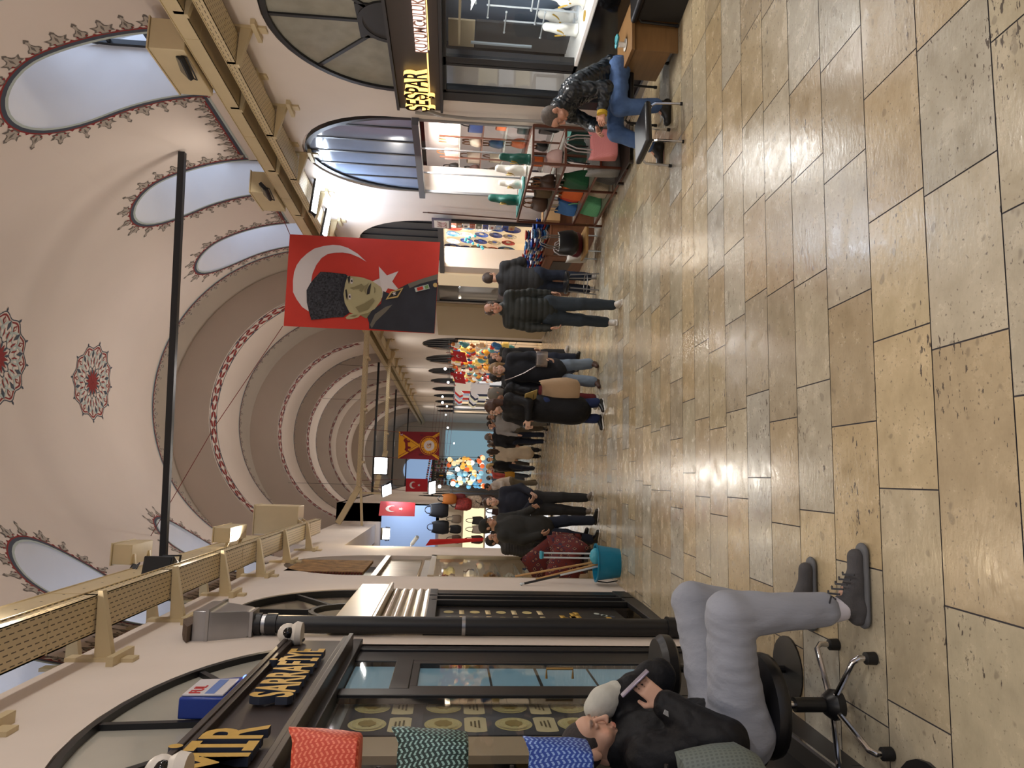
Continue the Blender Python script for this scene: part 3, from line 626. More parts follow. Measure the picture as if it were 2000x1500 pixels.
for i, z in enumerate((2.06, 1.64, 1.245, .89, .52)):
    for y in (4.49, 4.2):
        for r, xx, m_ in ((.108, -1.383, coin), (.092, -1.381, cream), (.086, -1.379, coin)):
            mb.use(m_); mb.add([(xx, y+r*math.cos(a*PI/14), z+r*.98*math.sin(a*PI/14)) for a in range(28)], [tuple(range(28))])
        mb.use(mat('coin_relief', rgb(150, 128, 72), .5)); mb.add([(-1.377, y+.05*math.cos(a*PI/8)*(1+.2*math.sin(3*a)), z+.05*math.sin(a*PI/8)) for a in range(16)], [tuple(range(16))])
    for y in (4.485, 4.195):
        mb.use(cream); h = .062; mb.add([(-1.383, y+sx*.105+ (.018*(math.cos(a)) if 1 else 0)*sx, z-.18+h*math.sin(a)) for sx, aa in ((1, (-1.57, -.8, 0, .8, 1.57)), (-1, (1.57, .8, 0, -.8, -1.57))) for a in aa], [tuple(range(10))])
        mb.use(mat('print_brown', rgb(92, 78, 50), .6))
        for q in range(3): mb.add([(-1.38, y-.06+.03*q*.5, z-.205+.022*q), (-1.38, y+.06-.01*q, z-.205+.022*q), (-1.38, y+.06-.01*q, z-.195+.022*q), (-1.38, y-.06+.03*q*.5, z-.195+.022*q)], [(0, 1, 2, 3)])
tag(mb.build('coin_poster', None, None, None), 'dark poster of paired gold coins and ingots behind the window', 'poster')
M().use(mat('beige_post', rgb(172, 150, 122), .5)).box((-1.42, 3.74, .2), (-1.38, 4.0, 2.3)).build('post', None, t)
# arch fanlight of the gold shop
def fanlight(yc, r, z0, ry, x, side, spokes, hub, label=None, parent=None, t_=.035, m=black, gl=True):
    mb = M().use(m)
    for ro, ri in ((1.0, 1-.055/r), (.0, 0)):
        if ro: a = arc(yc, z0, r*ro, 0, 180, 28, ry*ro); b = arc(yc, z0, r*ri, 180, 0, 28, ry*ri); mb.ext(a+b, x-.03, x+.04, 'x')
    if hub: a = arc(yc, z0, hub, 0, 180, 14); b = arc(yc, z0, hub-.05, 180, 0, 14); mb.ext(a+b, x-.025, x+.03, 'x')
    for ang in spokes:
        c, s = math.cos(math.radians(ang)), math.sin(math.radians(ang)); e = 1/math.sqrt((c/r)**2+(s/ry)**2)-.02; h = max(hub-.02, 0)
        mb.ext([(yc+c*h-s*.02, z0+s*h+c*.02), (yc+c*h+s*.02, z0+s*h-c*.02), (yc+c*e+s*.02, z0+s*e-c*.02), (yc+c*e-s*.02, z0+s*e+c*.02)], x-.02, x+.03, 'x')
    o = mb.build('fanlight_frame' if parent else 'arched_fanlight', None, parent)
    if label: tag(o, label, 'fanlight')
    p = arc(yc, z0, r-.03, 0, 180, 28, ry-.03); g = M(); g.add([(x, a, b) for a, b in p], [tuple(range(len(p)))]); g.build('pane', glass(a=.5) if gl else frost, o); return o
frost = mat('dusty_glass', rgb(150, 148, 136), .25, noise=.15, nscale=6, spec=.6)
palefrost = mat('pale_dusty_glass', rgb(176, 174, 164), .15, noise=.08, nscale=2, spec=.7)
o = fanlight(4.05, 1.6, 2.45, .96, -1.33, -1, [40, 95, 140], .2, 'black arched fanlight with three spokes behind the alarm box', None, gl=False); o.children[0].data.materials[0] = palefrost
o = fanlight(7.2, 1.15, 2.58, 1.08, -1.35, -1, [38, 90, 142], .38, 'black arched fanlight with round hub above the lit roller shutter', None)
# alarm box
t = thing('alarm_box', 'blue and white siren box with red lettering over the gold shop', 'alarm', (-1.2, 4.33, 2.8))
mb = M(); mb.ext([(4.02, 2.72), (4.42, 2.72), (4.42, 2.8), (4.36, 3.02), (4.02, 3.02)], -1.3, -1.19, 'x'); mb.build('housing', mat('blue_plastic', rgb(26, 58, 150), .3), t, bevel=.01)
mb = M(); mb.ext([(4.04, 2.8), (4.34, 2.8), (4.32, 3.01), (4.04, 3.01)], -1.19, -1.178, 'x'); mb.build('cover', mat('white_plastic', rgb(206, 204, 210), .35), t, bevel=.004)
M().use(mat('mid_blue', rgb(86, 120, 190), .4)).box((-1.1775, 4.05, 2.85), (-1.1765, 4.31, 2.9)).build('stripe', None, t)
text('lettering', 'FUL', .085, .002, mat('red_print', rgb(190, 40, 40), .5), MTL(4.05, 2.925, -1.176), t, 1.0)
M().ball((-1.19, 4.39, 2.78), .018, 8).build('led', mat('blue_led', (.1, .2, 1), .3, emit=6), t)
# cameras, pipe and duct
def domecam(label, c, r=.085):
    t = thing('dome_camera', label, 'security camera', c); wp = mat('white_shell', rgb(214, 208, 200), .4)
    M().lathe([(r*.9, -.1), (r, -.06), (r*.75, -.03), (.02, -.02)], c, 18).build('base', wp, t); M().ball((c[0], c[1], c[2]), r*.85, 16).build('shell', wp, t)
    dv = (Vector((0.6, 0, 1.2))-Vector(c)).normalized(); M().ball(tuple(Vector(c)+dv*r*.5), r*.5, 14).build('lens', mat('camera_lens', rgb(14, 14, 16), .1), t)
domecam('white dome camera on the right end of the gold shop sign', (-1.15, 5.36, 2.76)); domecam('white dome camera at the left edge above the gold letters', (-1.13, 2.93, 2.69), .07)
t = thing('vent_pipe', 'black vertical pipe on the left wall beside the gold shop', 'pipe', (-1.21, 6.0, -.32))
M().tube([(-1.215, 6.0, gz(6)), (-1.215, 6.0, 3.2)], .068, 18).build('tube', black, t)
for z0, z1, r in ((gz(6), -.2, .082), (-.2, -.185, .088), (2.98, 3.06, .082), (3.1, 3.18, .085)): M().tube([(-1.215, 6.0, z0), (-1.215, 6.0, z1)], r, 18).build('collar', black, t)
for z in (1.5, 3.08): M().tube([(-1.215, 6.0, z-.014), (-1.215, 6.0, z+.014)], .075, 18).box((-1.3, 6.06, z-.02), (-1.2, 6.1, z+.02)).build('strap', steel, t)
t = thing('duct_transition', 'bare steel square duct on top of the black pipe', 'duct', (-1.21, 6.0, 3.2))
mb = M(); sec = [(.085, .085, 3.16), (.1, .1, 3.2), (.105, .15, 3.3), (.11, .21, 3.42), (.12, .23, 3.46), (.12, .23, 3.56)]; vs = []
for a, b, z in sec: vs += [(-1.2-a, 6.0-b, z), (-1.2+a, 6.0-b, z), (-1.2+a, 6.0+b, z), (-1.2-a, 6.0+b, z)]
mb.add(vs, [(i*4+j, i*4+(j+1) % 4, i*4+4+(j+1) % 4, i*4+4+j) for i in range(len(sec)-1) for j in range(4)]+[(3, 2, 1, 0), (20, 21, 22, 23)]); mb.build('body', steel, t, bevel=.004)
M().box((-1.31, 5.76, 3.44), (-1.065, 6.24, 3.465)).box((-1.295, 5.9, 3.15), (-1.105, 6.1, 3.175)).build('flange', steel, t)
tag(M().ext([(5.7, 3.57), (6.25, 3.57), (6.15, 3.66), (5.98, 3.7), (5.8, 3.63)], -1.295, -1.18, 'x').build('broken_plaster', mat('raw_brick', rgb(104, 88, 76), .9, bump=.6, bscale=30)), 'ragged hole of bare masonry above the steel duct', 'broken plaster')
# ---- second left shop: steel roller shutter, black frame, poster
t = thing('roller_shutter', 'half lowered steel roller shutter glowing in lamp light beside the black pipe', 'shutter', (-1.3, 7.2, 1.8))
alu = mat('shutter_aluminium', rgb(196, 186, 168), .3, .55, noise=.05, nscale=4)
M().box((-1.42, 6.06, 2.28), (-1.24, 8.34, 2.6)).box((-1.42, 6.06, 2.24), (-1.22, 8.34, 2.28)).build('housing', alu, t, bevel=.01)
mb = M(); pr = []
for i in range(5): z = 2.24-.09*i; pr += [(-1.31, z), (-1.285, z-.025), (-1.28, z-.05), (-1.29, z-.075), (-1.31, z-.088)]
pr += [(-1.34, pr[-1][1]), (-1.34, 2.24)]; mb.ext([(x, z) for x, z in pr], 6.1, 8.3, 'y'); mb.build('curtain', alu, t, sharp=50)
t = thing('storefront', 'black shop front with dark poster under the steel roller shutter', 'shop front', (-1.32, 7.2, -.35))
mb = M().use(black); yz(mb, 8.12, 8.34, -.45, 1.83, -1.4, .1); yz(mb, 7.84, 7.9, -.4, 1.83); yz(mb, 6.06, 6.16, -.4, 1.83); yz(mb, 7.9, 8.12, -.4, 1.83, -1.4, .02); yz(mb, 6.1, 8.3, 1.74, 1.83); yz(mb, 6.1, 8.3, -.4, -.25); yz(mb, 7.58, 7.64, -.25, 1.8); mb.build('frame', None, t, bevel=.005)
pane(-1.345, 7.64, 7.86, -.1, 1.74, t); M().use(mat('grey_blind', rgb(120, 116, 106), .6)).box((-1.42, 7.64, -.1), (-1.41, 7.86, 1.74)).build('pane_backing', None, t)
mb = M().use(mat('poster_black', rgb(34, 30, 30), .5)).box((-1.36, 6.2, -.1), (-1.35, 7.58, 1.74)); mb.use(coin); mb2 = mb
for r in range(8):
    for c in range(3):
        y = 6.7+.3*c; z = 1.62-.13*r
        if r % 2: mb.use(cream).box((-1.349, y-.1, z-.025), (-1.347, y+.1, z+.025))
        else: mb.use(coin); mb.add([(-1.347, y+.07*math.cos(a*PI/8), z+.05*math.sin(a*PI/8)) for a in range(16)], [tuple(range(16))])
for k in range(14): y, z = 6.8+rnd(0, .5), .42+rnd(-.08, .1); mb.use(gold).box((-1.349, y-.06, z-.025), (-1.346, y+.06, z+.025))
for k in range(8): y, z = 6.8+rnd(0, .6), rnd(0.0, .2); mb.use([gold, tealp, slate][k % 3]); mb.add([(-1.346, y+.05*math.cos(a*PI/3), z+.03*math.sin(a*PI/3)) for a in range(6)], [tuple(range(6))])
tag(mb.build('ingot_poster', None, None, None), 'dark poster with rows of bars and coins under the roller shutter', 'poster')
area('shutter_lamp', (-.75, 7.3, 3.2), (-1.3, 7.2, 2.3), .2, .1, 16, (1, .76, .46))
# ---- third left shop: carpet in the arch, sheet metal, lit window
t = thing('hanging_carpet', 'tan carpet laid in the dark arch niche of the third left shop', 'carpet', (-1.3, 10.5, 2.75))
M().ext([(9.75, 2.75), (11.0, 2.75), (11.0, 3.78), (9.75, 3.78)], -1.34, -1.3, 'x').build('pile', mat('tan_carpet', rgb(150, 112, 66), .9, noise=.5, nscale=9, bump=.5), t)
mb = M()
for i in range(26): z = 2.76+.04*i; mb.box((-1.335, 9.70, z), (-1.305, 9.76, z+.025)).box((-1.335, 10.99, z), (-1.305, 11.05, z+.025))
mb.build('fringe', mat('carpet_red', rgb(96, 40, 26), .9), t)
tag(M().use(dark).ext(arch(10.55, 1.14, 2.68, 2.62, 1.24), -1.5, -1.48, 'x').build('arch_panel'), 'dark panel closing the arch behind the tan carpet', 'panel')
tag(M().use(mat('galvanised_sheet', rgb(168, 158, 140), .4, .5, noise=.2, nscale=3)).box((-1.4, 9.42, 2.05), (-1.36, 11.7, 2.55)).box((-1.4, 9.42, 2.55), (-1.3, 11.7, 2.62)).box((-1.4, 9.42, 1.86), (-1.34, 11.7, 2.0)).build('metal_panel'), 'galvanised sheet panel above the carpet shop window', 'panel')
t = thing('shop_window', 'lit carpet shop window between the white piers on the left', 'shop window', (-1.35, 10.5, 0))
mb = M().use(mat('beige_aluminium', rgb(178, 164, 138), .4, .3)); yz(mb, 9.4, 9.46, -.5, 1.9, -1.34, .04); yz(mb, 11.6, 11.72, -.6, 1.9); yz(mb, 9.4, 11.72, 1.82, 1.9); yz(mb, 9.4, 11.72, .2, .27); mb.build('frame', None, t); pane(-1.305, 9.46, 11.6, .27, 1.82, t)
M().use(mat('warm_display_wall', rgb(200, 178, 140), .7, emit=.5, ecol=rgb(255, 214, 150), noise=.3, nscale=6)).box((-1.72, 9.4, -.5), (-1.70, 11.7, 2.0)).build('back_board', None, t)  # board glows by itself to read as a lit display
point('shop_lamp', (-1.5, 10.4, 1.76), 12, WARM, .06)
for i in range(46):
    y, z = rnd(9.55, 11.5), .32+.3*(i % 5)+.01; col = random.choice([(200, 150, 90), (230, 215, 190), (150, 60, 40), (90, 110, 140), (210, 190, 120), (120, 80, 50)])
    h = rnd(.08, .2); c = (rnd(-1.6, -1.42), y, z); m_ = mat('ware_%d%d%d' % col, rgb(*col), .4)
    o = M().lathe([(.02, 0), (h*.4, h*.2), (h*.45, h*.55), (h*.2, h*.8), (h*.28, h)], c, 10).build('small_vase', m_); tag(o, 'small ornament in the carpet shop window', 'ornament', 'small ornaments in the carpet shop window')
for k in range(4): M().use(palefrost).box((-1.7, 9.47, .3+.3*k), (-1.38, 11.6, .31+.3*k)).build('shelf', None, t)
# bucket, mop, brooms, cushions
blue = mat('bucket_blue', rgb(0, 122, 158), .35)
B0 = (-1.03, 8.86, gz(8.86))
t = thing('bucket', 'turquoise plastic bucket holding brooms on the floor by the left wall', 'bucket', B0)
mb = M(); mb.lathe([(.17, .0), (.175, .01), (.215, .29), (.235, .29), (.235, .305), (.21, .305), (.165, .02), (.01, .018)], B0, 28, None, .8); mb.build('tub', blue, t, sharp=60)
mb = M(); mb.tube([(B0[0]-.22, B0[1], B0[2]+.3), (B0[0]-.24, B0[1]+.02, B0[2]+.15), (B0[0]-.2, B0[1]-.1, B0[2]+.05)], .008, 6); mb.build('handle', rubber, t)
def stick(name, label, a, b, r, m_, head=None): 
    t = thing(name, label, 'broom', b); M().tube([a, b], r, 8).build('handle', m_, t); head and head(t); return t
wood = mat('broom_wood', rgb(178, 138, 84), .5, noise=.15); wht = mat('white_alu', rgb(196, 206, 214), .3, .3)
t = thing('dustpan', 'upright dustpan with two white rods standing in the turquoise bucket', 'dustpan', (-.93, 8.86, -.2))
for dx in (0, .055): M().tube([(-.92-dx, 8.84, -.16), (-.92-dx, 8.84, .5)], .011, 8).build('rod', wht, t)
M().box((-.985, 8.825, .48), (-.905, 8.855, .53)).box((-.99, 8.8, .5), (-.9, 8.88, .525)).build('grip', mat('light_blue', rgb(70, 165, 190), .4), t, bevel=.004); M().ball((-.95, 8.85, -.17), (.1, .07, .08), 12).build('scoop', mat('light_blue', rgb(70, 165, 190), .4), t)
stick('broom', 'wooden broom handle leaning out of the turquoise bucket, upper one', (-1.24, 9.1, .8), (-1.0, 8.88, -.3), .013, wood)
stick('broom', 'wooden broom handle leaning out of the turquoise bucket, lower one', (-1.26, 9.0, .55), (-1.02, 8.86, -.3), .013, wood)
t = stick('squeegee', 'black and white squeegee pole leaning from the bucket to the pier', (-1.28, 8.75, .74), (-1.06, 8.84, -.25), .012, wht); M().tube([(-1.276, 8.752, .72), (-1.18, 8.79, .28)], .014, 8).build('grip', black, t); M().ball((-1.283, 8.749, .755), .02, 8).build('tip', wht, t)
def kilim():
    m = mat('kilim', rgb(110, 28, 26), .9, bump=.4, bscale=60); nt = m.node_tree; N = nt.nodes.new; L = nt.links.new; b = nt.nodes['Principled BSDF']
    tc = N('ShaderNodeTexCoord'); v = N('ShaderNodeTexVoronoi'); v.inputs['Scale'].default_value = 14; v.distance = 'MANHATTAN'; L(tc.outputs['Object'], v.inputs['Vector']); cr = N('ShaderNodeValToRGB'); L(v.outputs['Distance'], cr.inputs[0]); cr.color_ramp.interpolation = 'CONSTANT'; e = cr.color_ramp.elements
    e[0].color = (*rgb(30, 24, 32), 1); e[1].position = .24; e[1].color = (*rgb(104, 34, 30), 1)
    for p, c in ((.34, (176, 150, 120)), (.42, (92, 28, 28)), (.6, (40, 40, 62)), (.7, (98, 34, 30))): q = e.new(p); q.color = (*rgb(*c), 1)
    L(cr.outputs[0], b.inputs['Base Color']); return m
km = kilim()
bench = thing('bench', 'dark low bench under the kilim cushions', 'bench', (-1.0, 10.3, gz(10.3)))
M().use(brown).box((-1.25, 9.6, -.22), (-.92, 11.2, -.17)).build('seat', None, bench)
for x in (-1.2, -.97):
    for y in (9.7, 11.1): M().use(brown).box((x-.03, y-.03, gz(y)), (x+.03, y+.03, -.2)).build('leg', None, bench)
for i, (c, r, e) in enumerate((((-1.13, 9.75, .05), (.3, .12, .23), (.1, .3, .2)), ((-1.05, 9.95, .02), (.3, .11, .22), (.25, -.2, .5)), ((-1.04, 10.25, .0), (.28, .11, .22), (.1, .1, -.3)), ((-1.05, 10.75, .05), (.26, .1, .24), (0, .5, .4)), ((-1.14, 10.2, .3), (.28, .1, .2), (.3, .9, .3)), ((-.92, 9.7, -.0), (.22, .09, .17), (-.2, -.6, 1.2)))):
    R_ = Matrix.LocRotScale(Vector(c), __import__('mathutils').Euler(e), None)
    n = 14; mb = M(); vs = []; fs = []
    for s_ in (-1, 1):
        for a in range(n+1):
            for b in range(n+1):
                u, v = a/n*2-1, b/n*2-1; f = ((1-abs(u)**3)*(1-abs(v)**3))**.5; q = 1-.1*(1-abs(u))*abs(v)-.0; p = 1-.1*(1-abs(v))*abs(u)
                vs.append((u*r[0]*q*(1 if True else 1), s_*r[1]*f, v*r[2]*p))
    k = n+1
    for s_ in (0, 1):
        for a in range(n):
            for b in range(n): q = s_*k*k+a*k+b; fs.append((q, q+1, q+k+1, q+k) if s_ else (q, q+k, q+k+1, q+1))
    mb.add([R_@Vector(v) for v in vs], fs); o = mb.build('kilim_cushion', km, None, None)
    tag(o, ('red kilim cushion lowest in the heap beside the bucket', 'red kilim cushion leaning in the middle of the heap', 'dark red kilim cushion behind the broom handles', 'rolled-looking kilim cushion at the street end of the heap', 'kilim cushion topmost of the heap by the white pier', 'small kilim cushion beside the white dustpan rods')[i], 'cushion', 'kilim cushions in a heap')
sf = bpy.data.objects['storefront']; M().box((-1.32, 2.0, gz(2)-.12), (-1.2, 4.4, -.05)).build('ledge', black, sf); M().box((-1.212, 2.0, -.05), (-1.197, 4.4, -.036)).build('ledge_trim', chrome, sf)
t = thing('stool', 'round black stool standing behind the knees of the man with the phone', 'stool', (-.99, 3.85, gz(3.85))); M().lathe([(.15, .44), (.17, .455), (.172, .5), (.15, .53), (.02, .535)], (-.99, 3.85, 0), 24).build('seat', mat('black_vinyl', rgb(22, 22, 25), .38), t)
M().tube([(-.99, 3.85, gz(3.85)+.02), (-.99, 3.85, .45)], .02, 10).build('pole', black, t); M().lathe([(.17, 0), (.17, .015), (.03, .03)], (-.99, 3.85, gz(3.85)), 24).build('base', black, t)
# ================================================================ RIGHT SIDE
def MTR(y, z, x): return Matrix(((0, 0, -1, x), (-1, 0, 0, y), (0, 1, 0, z), (0, 0, 0, 1)))     # text on the right wall, read towards the viewer
bronze = mat('bronze_board', rgb(66, 60, 58), .4, .3); glow = mat('halo_letter_side', rgb(255, 214, 130), .4, emit=2.6, ecol=rgb(255, 205, 120)); glow2 = mat('halo_small_side', rgb(255, 228, 220), .4, emit=1.6, ecol=rgb(255, 222, 212))
t = thing('shop_sign', 'bronze jewellery shop sign with backlit letters under the fanlight', 'sign', (4.42, 6.7, 1.92))
M().box((4.36, 4.9, 1.93), (4.5, 8.17, 2.42)).build('board', bronze, t, bevel=.006); M().box((4.33, 4.9, 2.42), (4.5, 8.17, 2.45)).box((4.33, 4.9, 1.9), (4.5, 8.17, 1.93)).build('moulding', dark, t)
chr2 = mat('dark_chrome_letter', rgb(96, 84, 66), .15, .9)
text('lettering', 'ŞEŞPAR', .36, .022, chr2, MTR(8.12, 2.07, 4.325), t, .66, glow, off=.006); text('lettering', 'KUYUMCULUK', .17, .018, mat('rose_letter', rgb(190, 150, 140), .3, .3), MTR(6.92, 2.05, 4.33), t, .74, glow2, off=.003)
hb = mat('halo_on_board', rgb(255, 214, 140), .5, emit=2.2, ecol=rgb(255, 208, 130)); 
M().box((4.35, 6.98, 2.045), (4.358, 8.12, 2.06)).box((4.35, 5.5, 2.03), (4.358, 6.92, 2.04)).build('halo_strip', hb, t)  # glowing strips stand in for the letters' halo on the board
o = fanlight(6.75, 1.28, 2.42, 1.26, 4.52, 1, [45, 90, 135], .33, 'black arched fanlight with dusty panes over the jewellery sign', None, gl=False)
M().box((4.5, 6.48, 2.42), (4.53, 7.02, 2.75)).build('vent_panel', black, o)
t = thing('storefront', 'black jewellery shop front with display window and narrow glass door', 'shop front', (4.45, 6.7, -.4))
mb = M().use(black)
def yr(mb, y0, y1, z0, z1, x=4.45, d=.06): return mb.box((x, y0, z0), (x+d, y1, z1))
yr(mb, 7.88, 8.06, -.45, 1.93, 4.44, .12); yr(mb, 7.17, 7.3, -.42, 1.9, 4.45, .1); yr(mb, 5.2, 8.0, 1.86, 1.93); yr(mb, 7.3, 7.88, -.42, .35, 4.48); yr(mb, 7.28, 7.34, .3, 1.9); yr(mb, 7.83, 7.9, .3, 1.9); mb.build('frame', None, t, bevel=.005)
M().box((4.42, 4.9, -.4), (4.6, 7.2, .44)).build('plinth', mat('black_gloss', rgb(14, 13, 14), .08), t); M().box((4.4, 4.9, -.42), (4.46, 8.0, -.33)).build('sill', steel, t)
def pr(x, y0, y1, z0, z1, parent, nm='pane'): M().add([(x, y0, z0), (x, y1, z0), (x, y1, z1), (x, y0, z1)], [(0, 1, 2, 3)]).build(nm, glass(), parent)
pr(4.47, 5.0, 7.17, .46, 1.86, t); pr(4.49, 7.34, 7.83, .35, 1.86, t)
M().box((4.45, 5.0, .44), (5.35, 7.9, .47)).build('deck', mat('white_deck', rgb(236, 232, 228), .35), t); M().box((5.35, 5.0, .4), (5.4, 8.3, 1.95)).build('back_panel', mat('blue_grey_velvet', rgb(136, 148, 168), .7, noise=.1, nscale=3), t)
M().box((4.6, 5.0, 1.72), (5.35, 7.17, 1.74)).build('display_ceiling', mat('beige_slats', rgb(206, 188, 158), .6), t)
M().box((5.0, 7.34, .2), (5.03, 7.83, 1.55)).build('door_reflection_panel', mat('grey_inner_door', rgb(74, 72, 72), .3), t); M().box((4.9, 7.58, .9), (4.92, 7.61, 1.6)).build('white_rail', wht, t); M().use(mat('beige_slats', (0, 0, 0))).box((5.0, 7.34, 1.56), (5.02, 7.83, 1.86)).build('slatted_panel', None, t)
area('display_lamp', (4.62, 6.3, 1.68), (5.1, 6.3, .5), .2, 1.6, 85, (1, .97, .93))

white = mat('white_leatherette', rgb(240, 236, 228), .45); greenv = mat('green_velvet', rgb(6, 84, 72), .6); 
def bust(label, c, s, m_, rz, chain=True, group=None):
    t = thing('necklace_bust', label, 'display bust', c, rz, group); S_ = SDF(.009*s/.3+.002, .03*s/.3)
    S_.cone((0, .02*s, .0), (0, .02*s, .42*s), .19*s, .2*s, sq=None).ell((0, .0, .5*s), (.42*s, .14*s, .32*s)).cone((0, .03*s, .7*s), (0, .05*s, 1.05*s), .15*s, .14*s).box((0, 0, .03*s), (.3*s, .18*s, .03*s), .01)
    V, F = S_.run(); V[:, 1] = V[:, 1]*1.0
    me = sdf_link('form', V, F, m_, None, 2); me.parent = t
    if chain:
        mb = M(); mb.tube([(x*s, -(.13+.03*(1-abs(x)/.3))*s, (.45+.6*x*x/.09*.45)*s) for x in np.linspace(-.3, .3, 15)], .008, 5); mb.ball((0, -.16*s, .43*s), .016, 6); h = mb.build('necklace', gold); h.parent = t
    return t
bust('tall white necklace bust by the door side of the jewellery window', (4.75, 7.0, .47), .32, white, PI/2-.3+PI)
bust('white necklace bust second from the door in the jewellery window', (4.8, 6.55, .47), .36, white, PI/2+PI)
bust('white necklace bust at the top photo edge of the jewellery window', (5.05, 6.1, .47), .38, white, PI/2+PI)
bust('shaded white bust far back in the jewellery window beside the door', (5.1, 7.3, .47), .34, white, PI/2+PI)
wmet = mat('white_metal', rgb(206, 210, 214), .3, .2)
def tstand(label, c, h):
    t = thing('jewellery_stand', label, 'jewellery stand', c)
    M().tube([c, (c[0], c[1], c[2]+h)], .01, 8).build('pole', wmet, t)
    for k in (.45, .98): M().tube([(c[0]-.02, c[1]-.22*(1.2-k*.4), c[2]+h*k), (c[0]-.02, c[1]+.22*(1.2-k*.4), c[2]+h*k)], .008, 8).ball((c[0]-.02, c[1]-.22*(1.2-k*.4), c[2]+h*k), .013, 8).ball((c[0]-.02, c[1]+.22*(1.2-k*.4), c[2]+h*k), .013, 8).build('bar', wmet, t)
    M().lathe([(.08, 0), (.08, .015), (.012, .02)], c, 14).build('base', wmet, t)
tstand('silver T-bar necklace stand nearest the door in the jewellery window', (4.95, 7.22, .47), .78); tstand('silver T-bar necklace stand in the middle of the jewellery window', (4.95, 6.98, .47), .98); tstand('tall silver T-bar necklace stand at the top photo edge', (4.95, 6.76, .47), 1.12)
for i in range(7): tag(M().lathe([(.05, 0), (.052, .01), (.03, .012)], (4.62+.1*(i % 3), 5.6+.16*i, .47), 14).build('bangle', gold), 'gold bangle lying on the white jewellery deck', 'bangle', 'gold bangles on the white deck')
# ---- handbag shop
t = thing('storefront', 'handbag shop front with grey beam, glass and barred fanlight', 'shop front', (4.45, 9.86, -.5))
M().box((4.4, 8.64, 2.22), (4.52, 11.08, 2.31)).build('beam', mat('slate_beam', rgb(84, 88, 98), .4, .2), t)
mb = M().use(mat('silver_frame', rgb(150, 150, 152), .35, .6))
for y in (8.68, 11.02): mb.box((4.48, y-.02, -.6), (4.52, y+.02, 2.22))
for y in (9.5, 10.3): mb.box((4.49, y-.008, .4), (4.51, y+.008, 2.22))
mb.build('frame', None, t); pr(4.5, 8.7, 11.0, -.2, 2.22, t)
fl = fanlight(9.86, 1.19, 2.32, 1.55, 4.53, 1, [], 0, 'barred arched fanlight above the handbag shop', None, gl=False); fl.children[0].data.materials[0] = mat('blue_reflection_glass', rgb(150, 166, 194), .1, noise=.15, nscale=2, spec=.9)  # opaque blue pane colour stands in for the bright reflection in the glass
mb = M().use(black)
for y in (9.0, 9.4, 9.8, 10.2, 10.6): h = 1.55*math.sqrt(max(0, 1-((y-9.86)/1.19)**2)); mb.box((4.52, y-.018, 2.32), (4.56, y+.018, 2.32+h-.02))
mb.build('bars', None, fl)
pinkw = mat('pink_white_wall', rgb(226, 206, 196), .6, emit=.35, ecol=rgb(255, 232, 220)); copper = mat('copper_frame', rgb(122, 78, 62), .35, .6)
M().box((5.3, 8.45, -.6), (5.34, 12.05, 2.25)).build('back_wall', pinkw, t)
mb = M().use(mat('blue_tile_print', rgb(120, 170, 200), .4, emit=.35, noise=.4, nscale=20)); mb.box((5.28, 8.6, 1.98), (5.3, 10.2, 2.25)); mb.build('blue_panel', None, t)
for k, z in enumerate((1.7, 1.36, 1.02, .68, .34)): M().box((4.95, 8.6, z-.012), (5.3, 11.9, z)).build('shelf', copper if k % 2 else palefrost, t)
for y in (9.3, 10.0, 10.7): M().box((4.94, y-.012, -.3), (4.96, y+.012, 2.0)).build('upright', copper, t)
area('shop_light', (4.9, 9.8, 2.18), (5.0, 9.8, 0), 2.0, .3, 105, (1, .95, .9)); area('shop_light', (4.62, 9.6, 2.15), (4.2, 9.6, 0), 1.6, .1, 46, (1, .95, .9))  # second lamp is added to brighten the rack outside
# ---- bags
def weave(name, c1, c2, sc_=36, chev=True, rough=.5):
    if name in MATS: return MATS[name]
    m = mat(name, c1, rough); nt = m.node_tree; b = nt.nodes['Principled BSDF']; L = nt.links.new; N = nt.nodes.new
    def mth(op, a, b_=None):
        n = N('ShaderNodeMath'); n.operation = op
        for i, q in enumerate((a, b_)):
            if q is None: continue
            if isinstance(q, (int, float)): n.inputs[i].default_value = q
            else: L(q, n.inputs[i])
        return n.outputs[0]
    tc = N('ShaderNodeTexCoord'); sp = N('ShaderNodeSeparateXYZ'); L(tc.outputs['Object'], sp.inputs[0]); u = mth('MULTIPLY', mth('ADD', sp.outputs['X'], sp.outputs['Y']), sc_); v = mth('MULTIPLY', sp.outputs['Z'], sc_)
    tri = mth('PINGPONG', u, 1.0); fr = mth('FRACT', mth('ADD', v, mth('MULTIPLY', tri, .62)))
    msk = mth('MULTIPLY', mth('LESS_THAN', fr, .42), mth('LESS_THAN', mth('FRACT', mth('ADD', u, .2)), .78)) if chev else mth('MULTIPLY', mth('LESS_THAN', mth('FRACT', u), .55), mth('LESS_THAN', mth('FRACT', v), .55))
    mx = N('ShaderNodeMix'); mx.data_type = 'RGBA'; L(msk, mx.inputs[0]); mx.inputs[6].default_value = (*c1, 1); mx.inputs[7].default_value = (*c2, 1); L(mx.outputs[2], b.inputs['Base Color']); return m
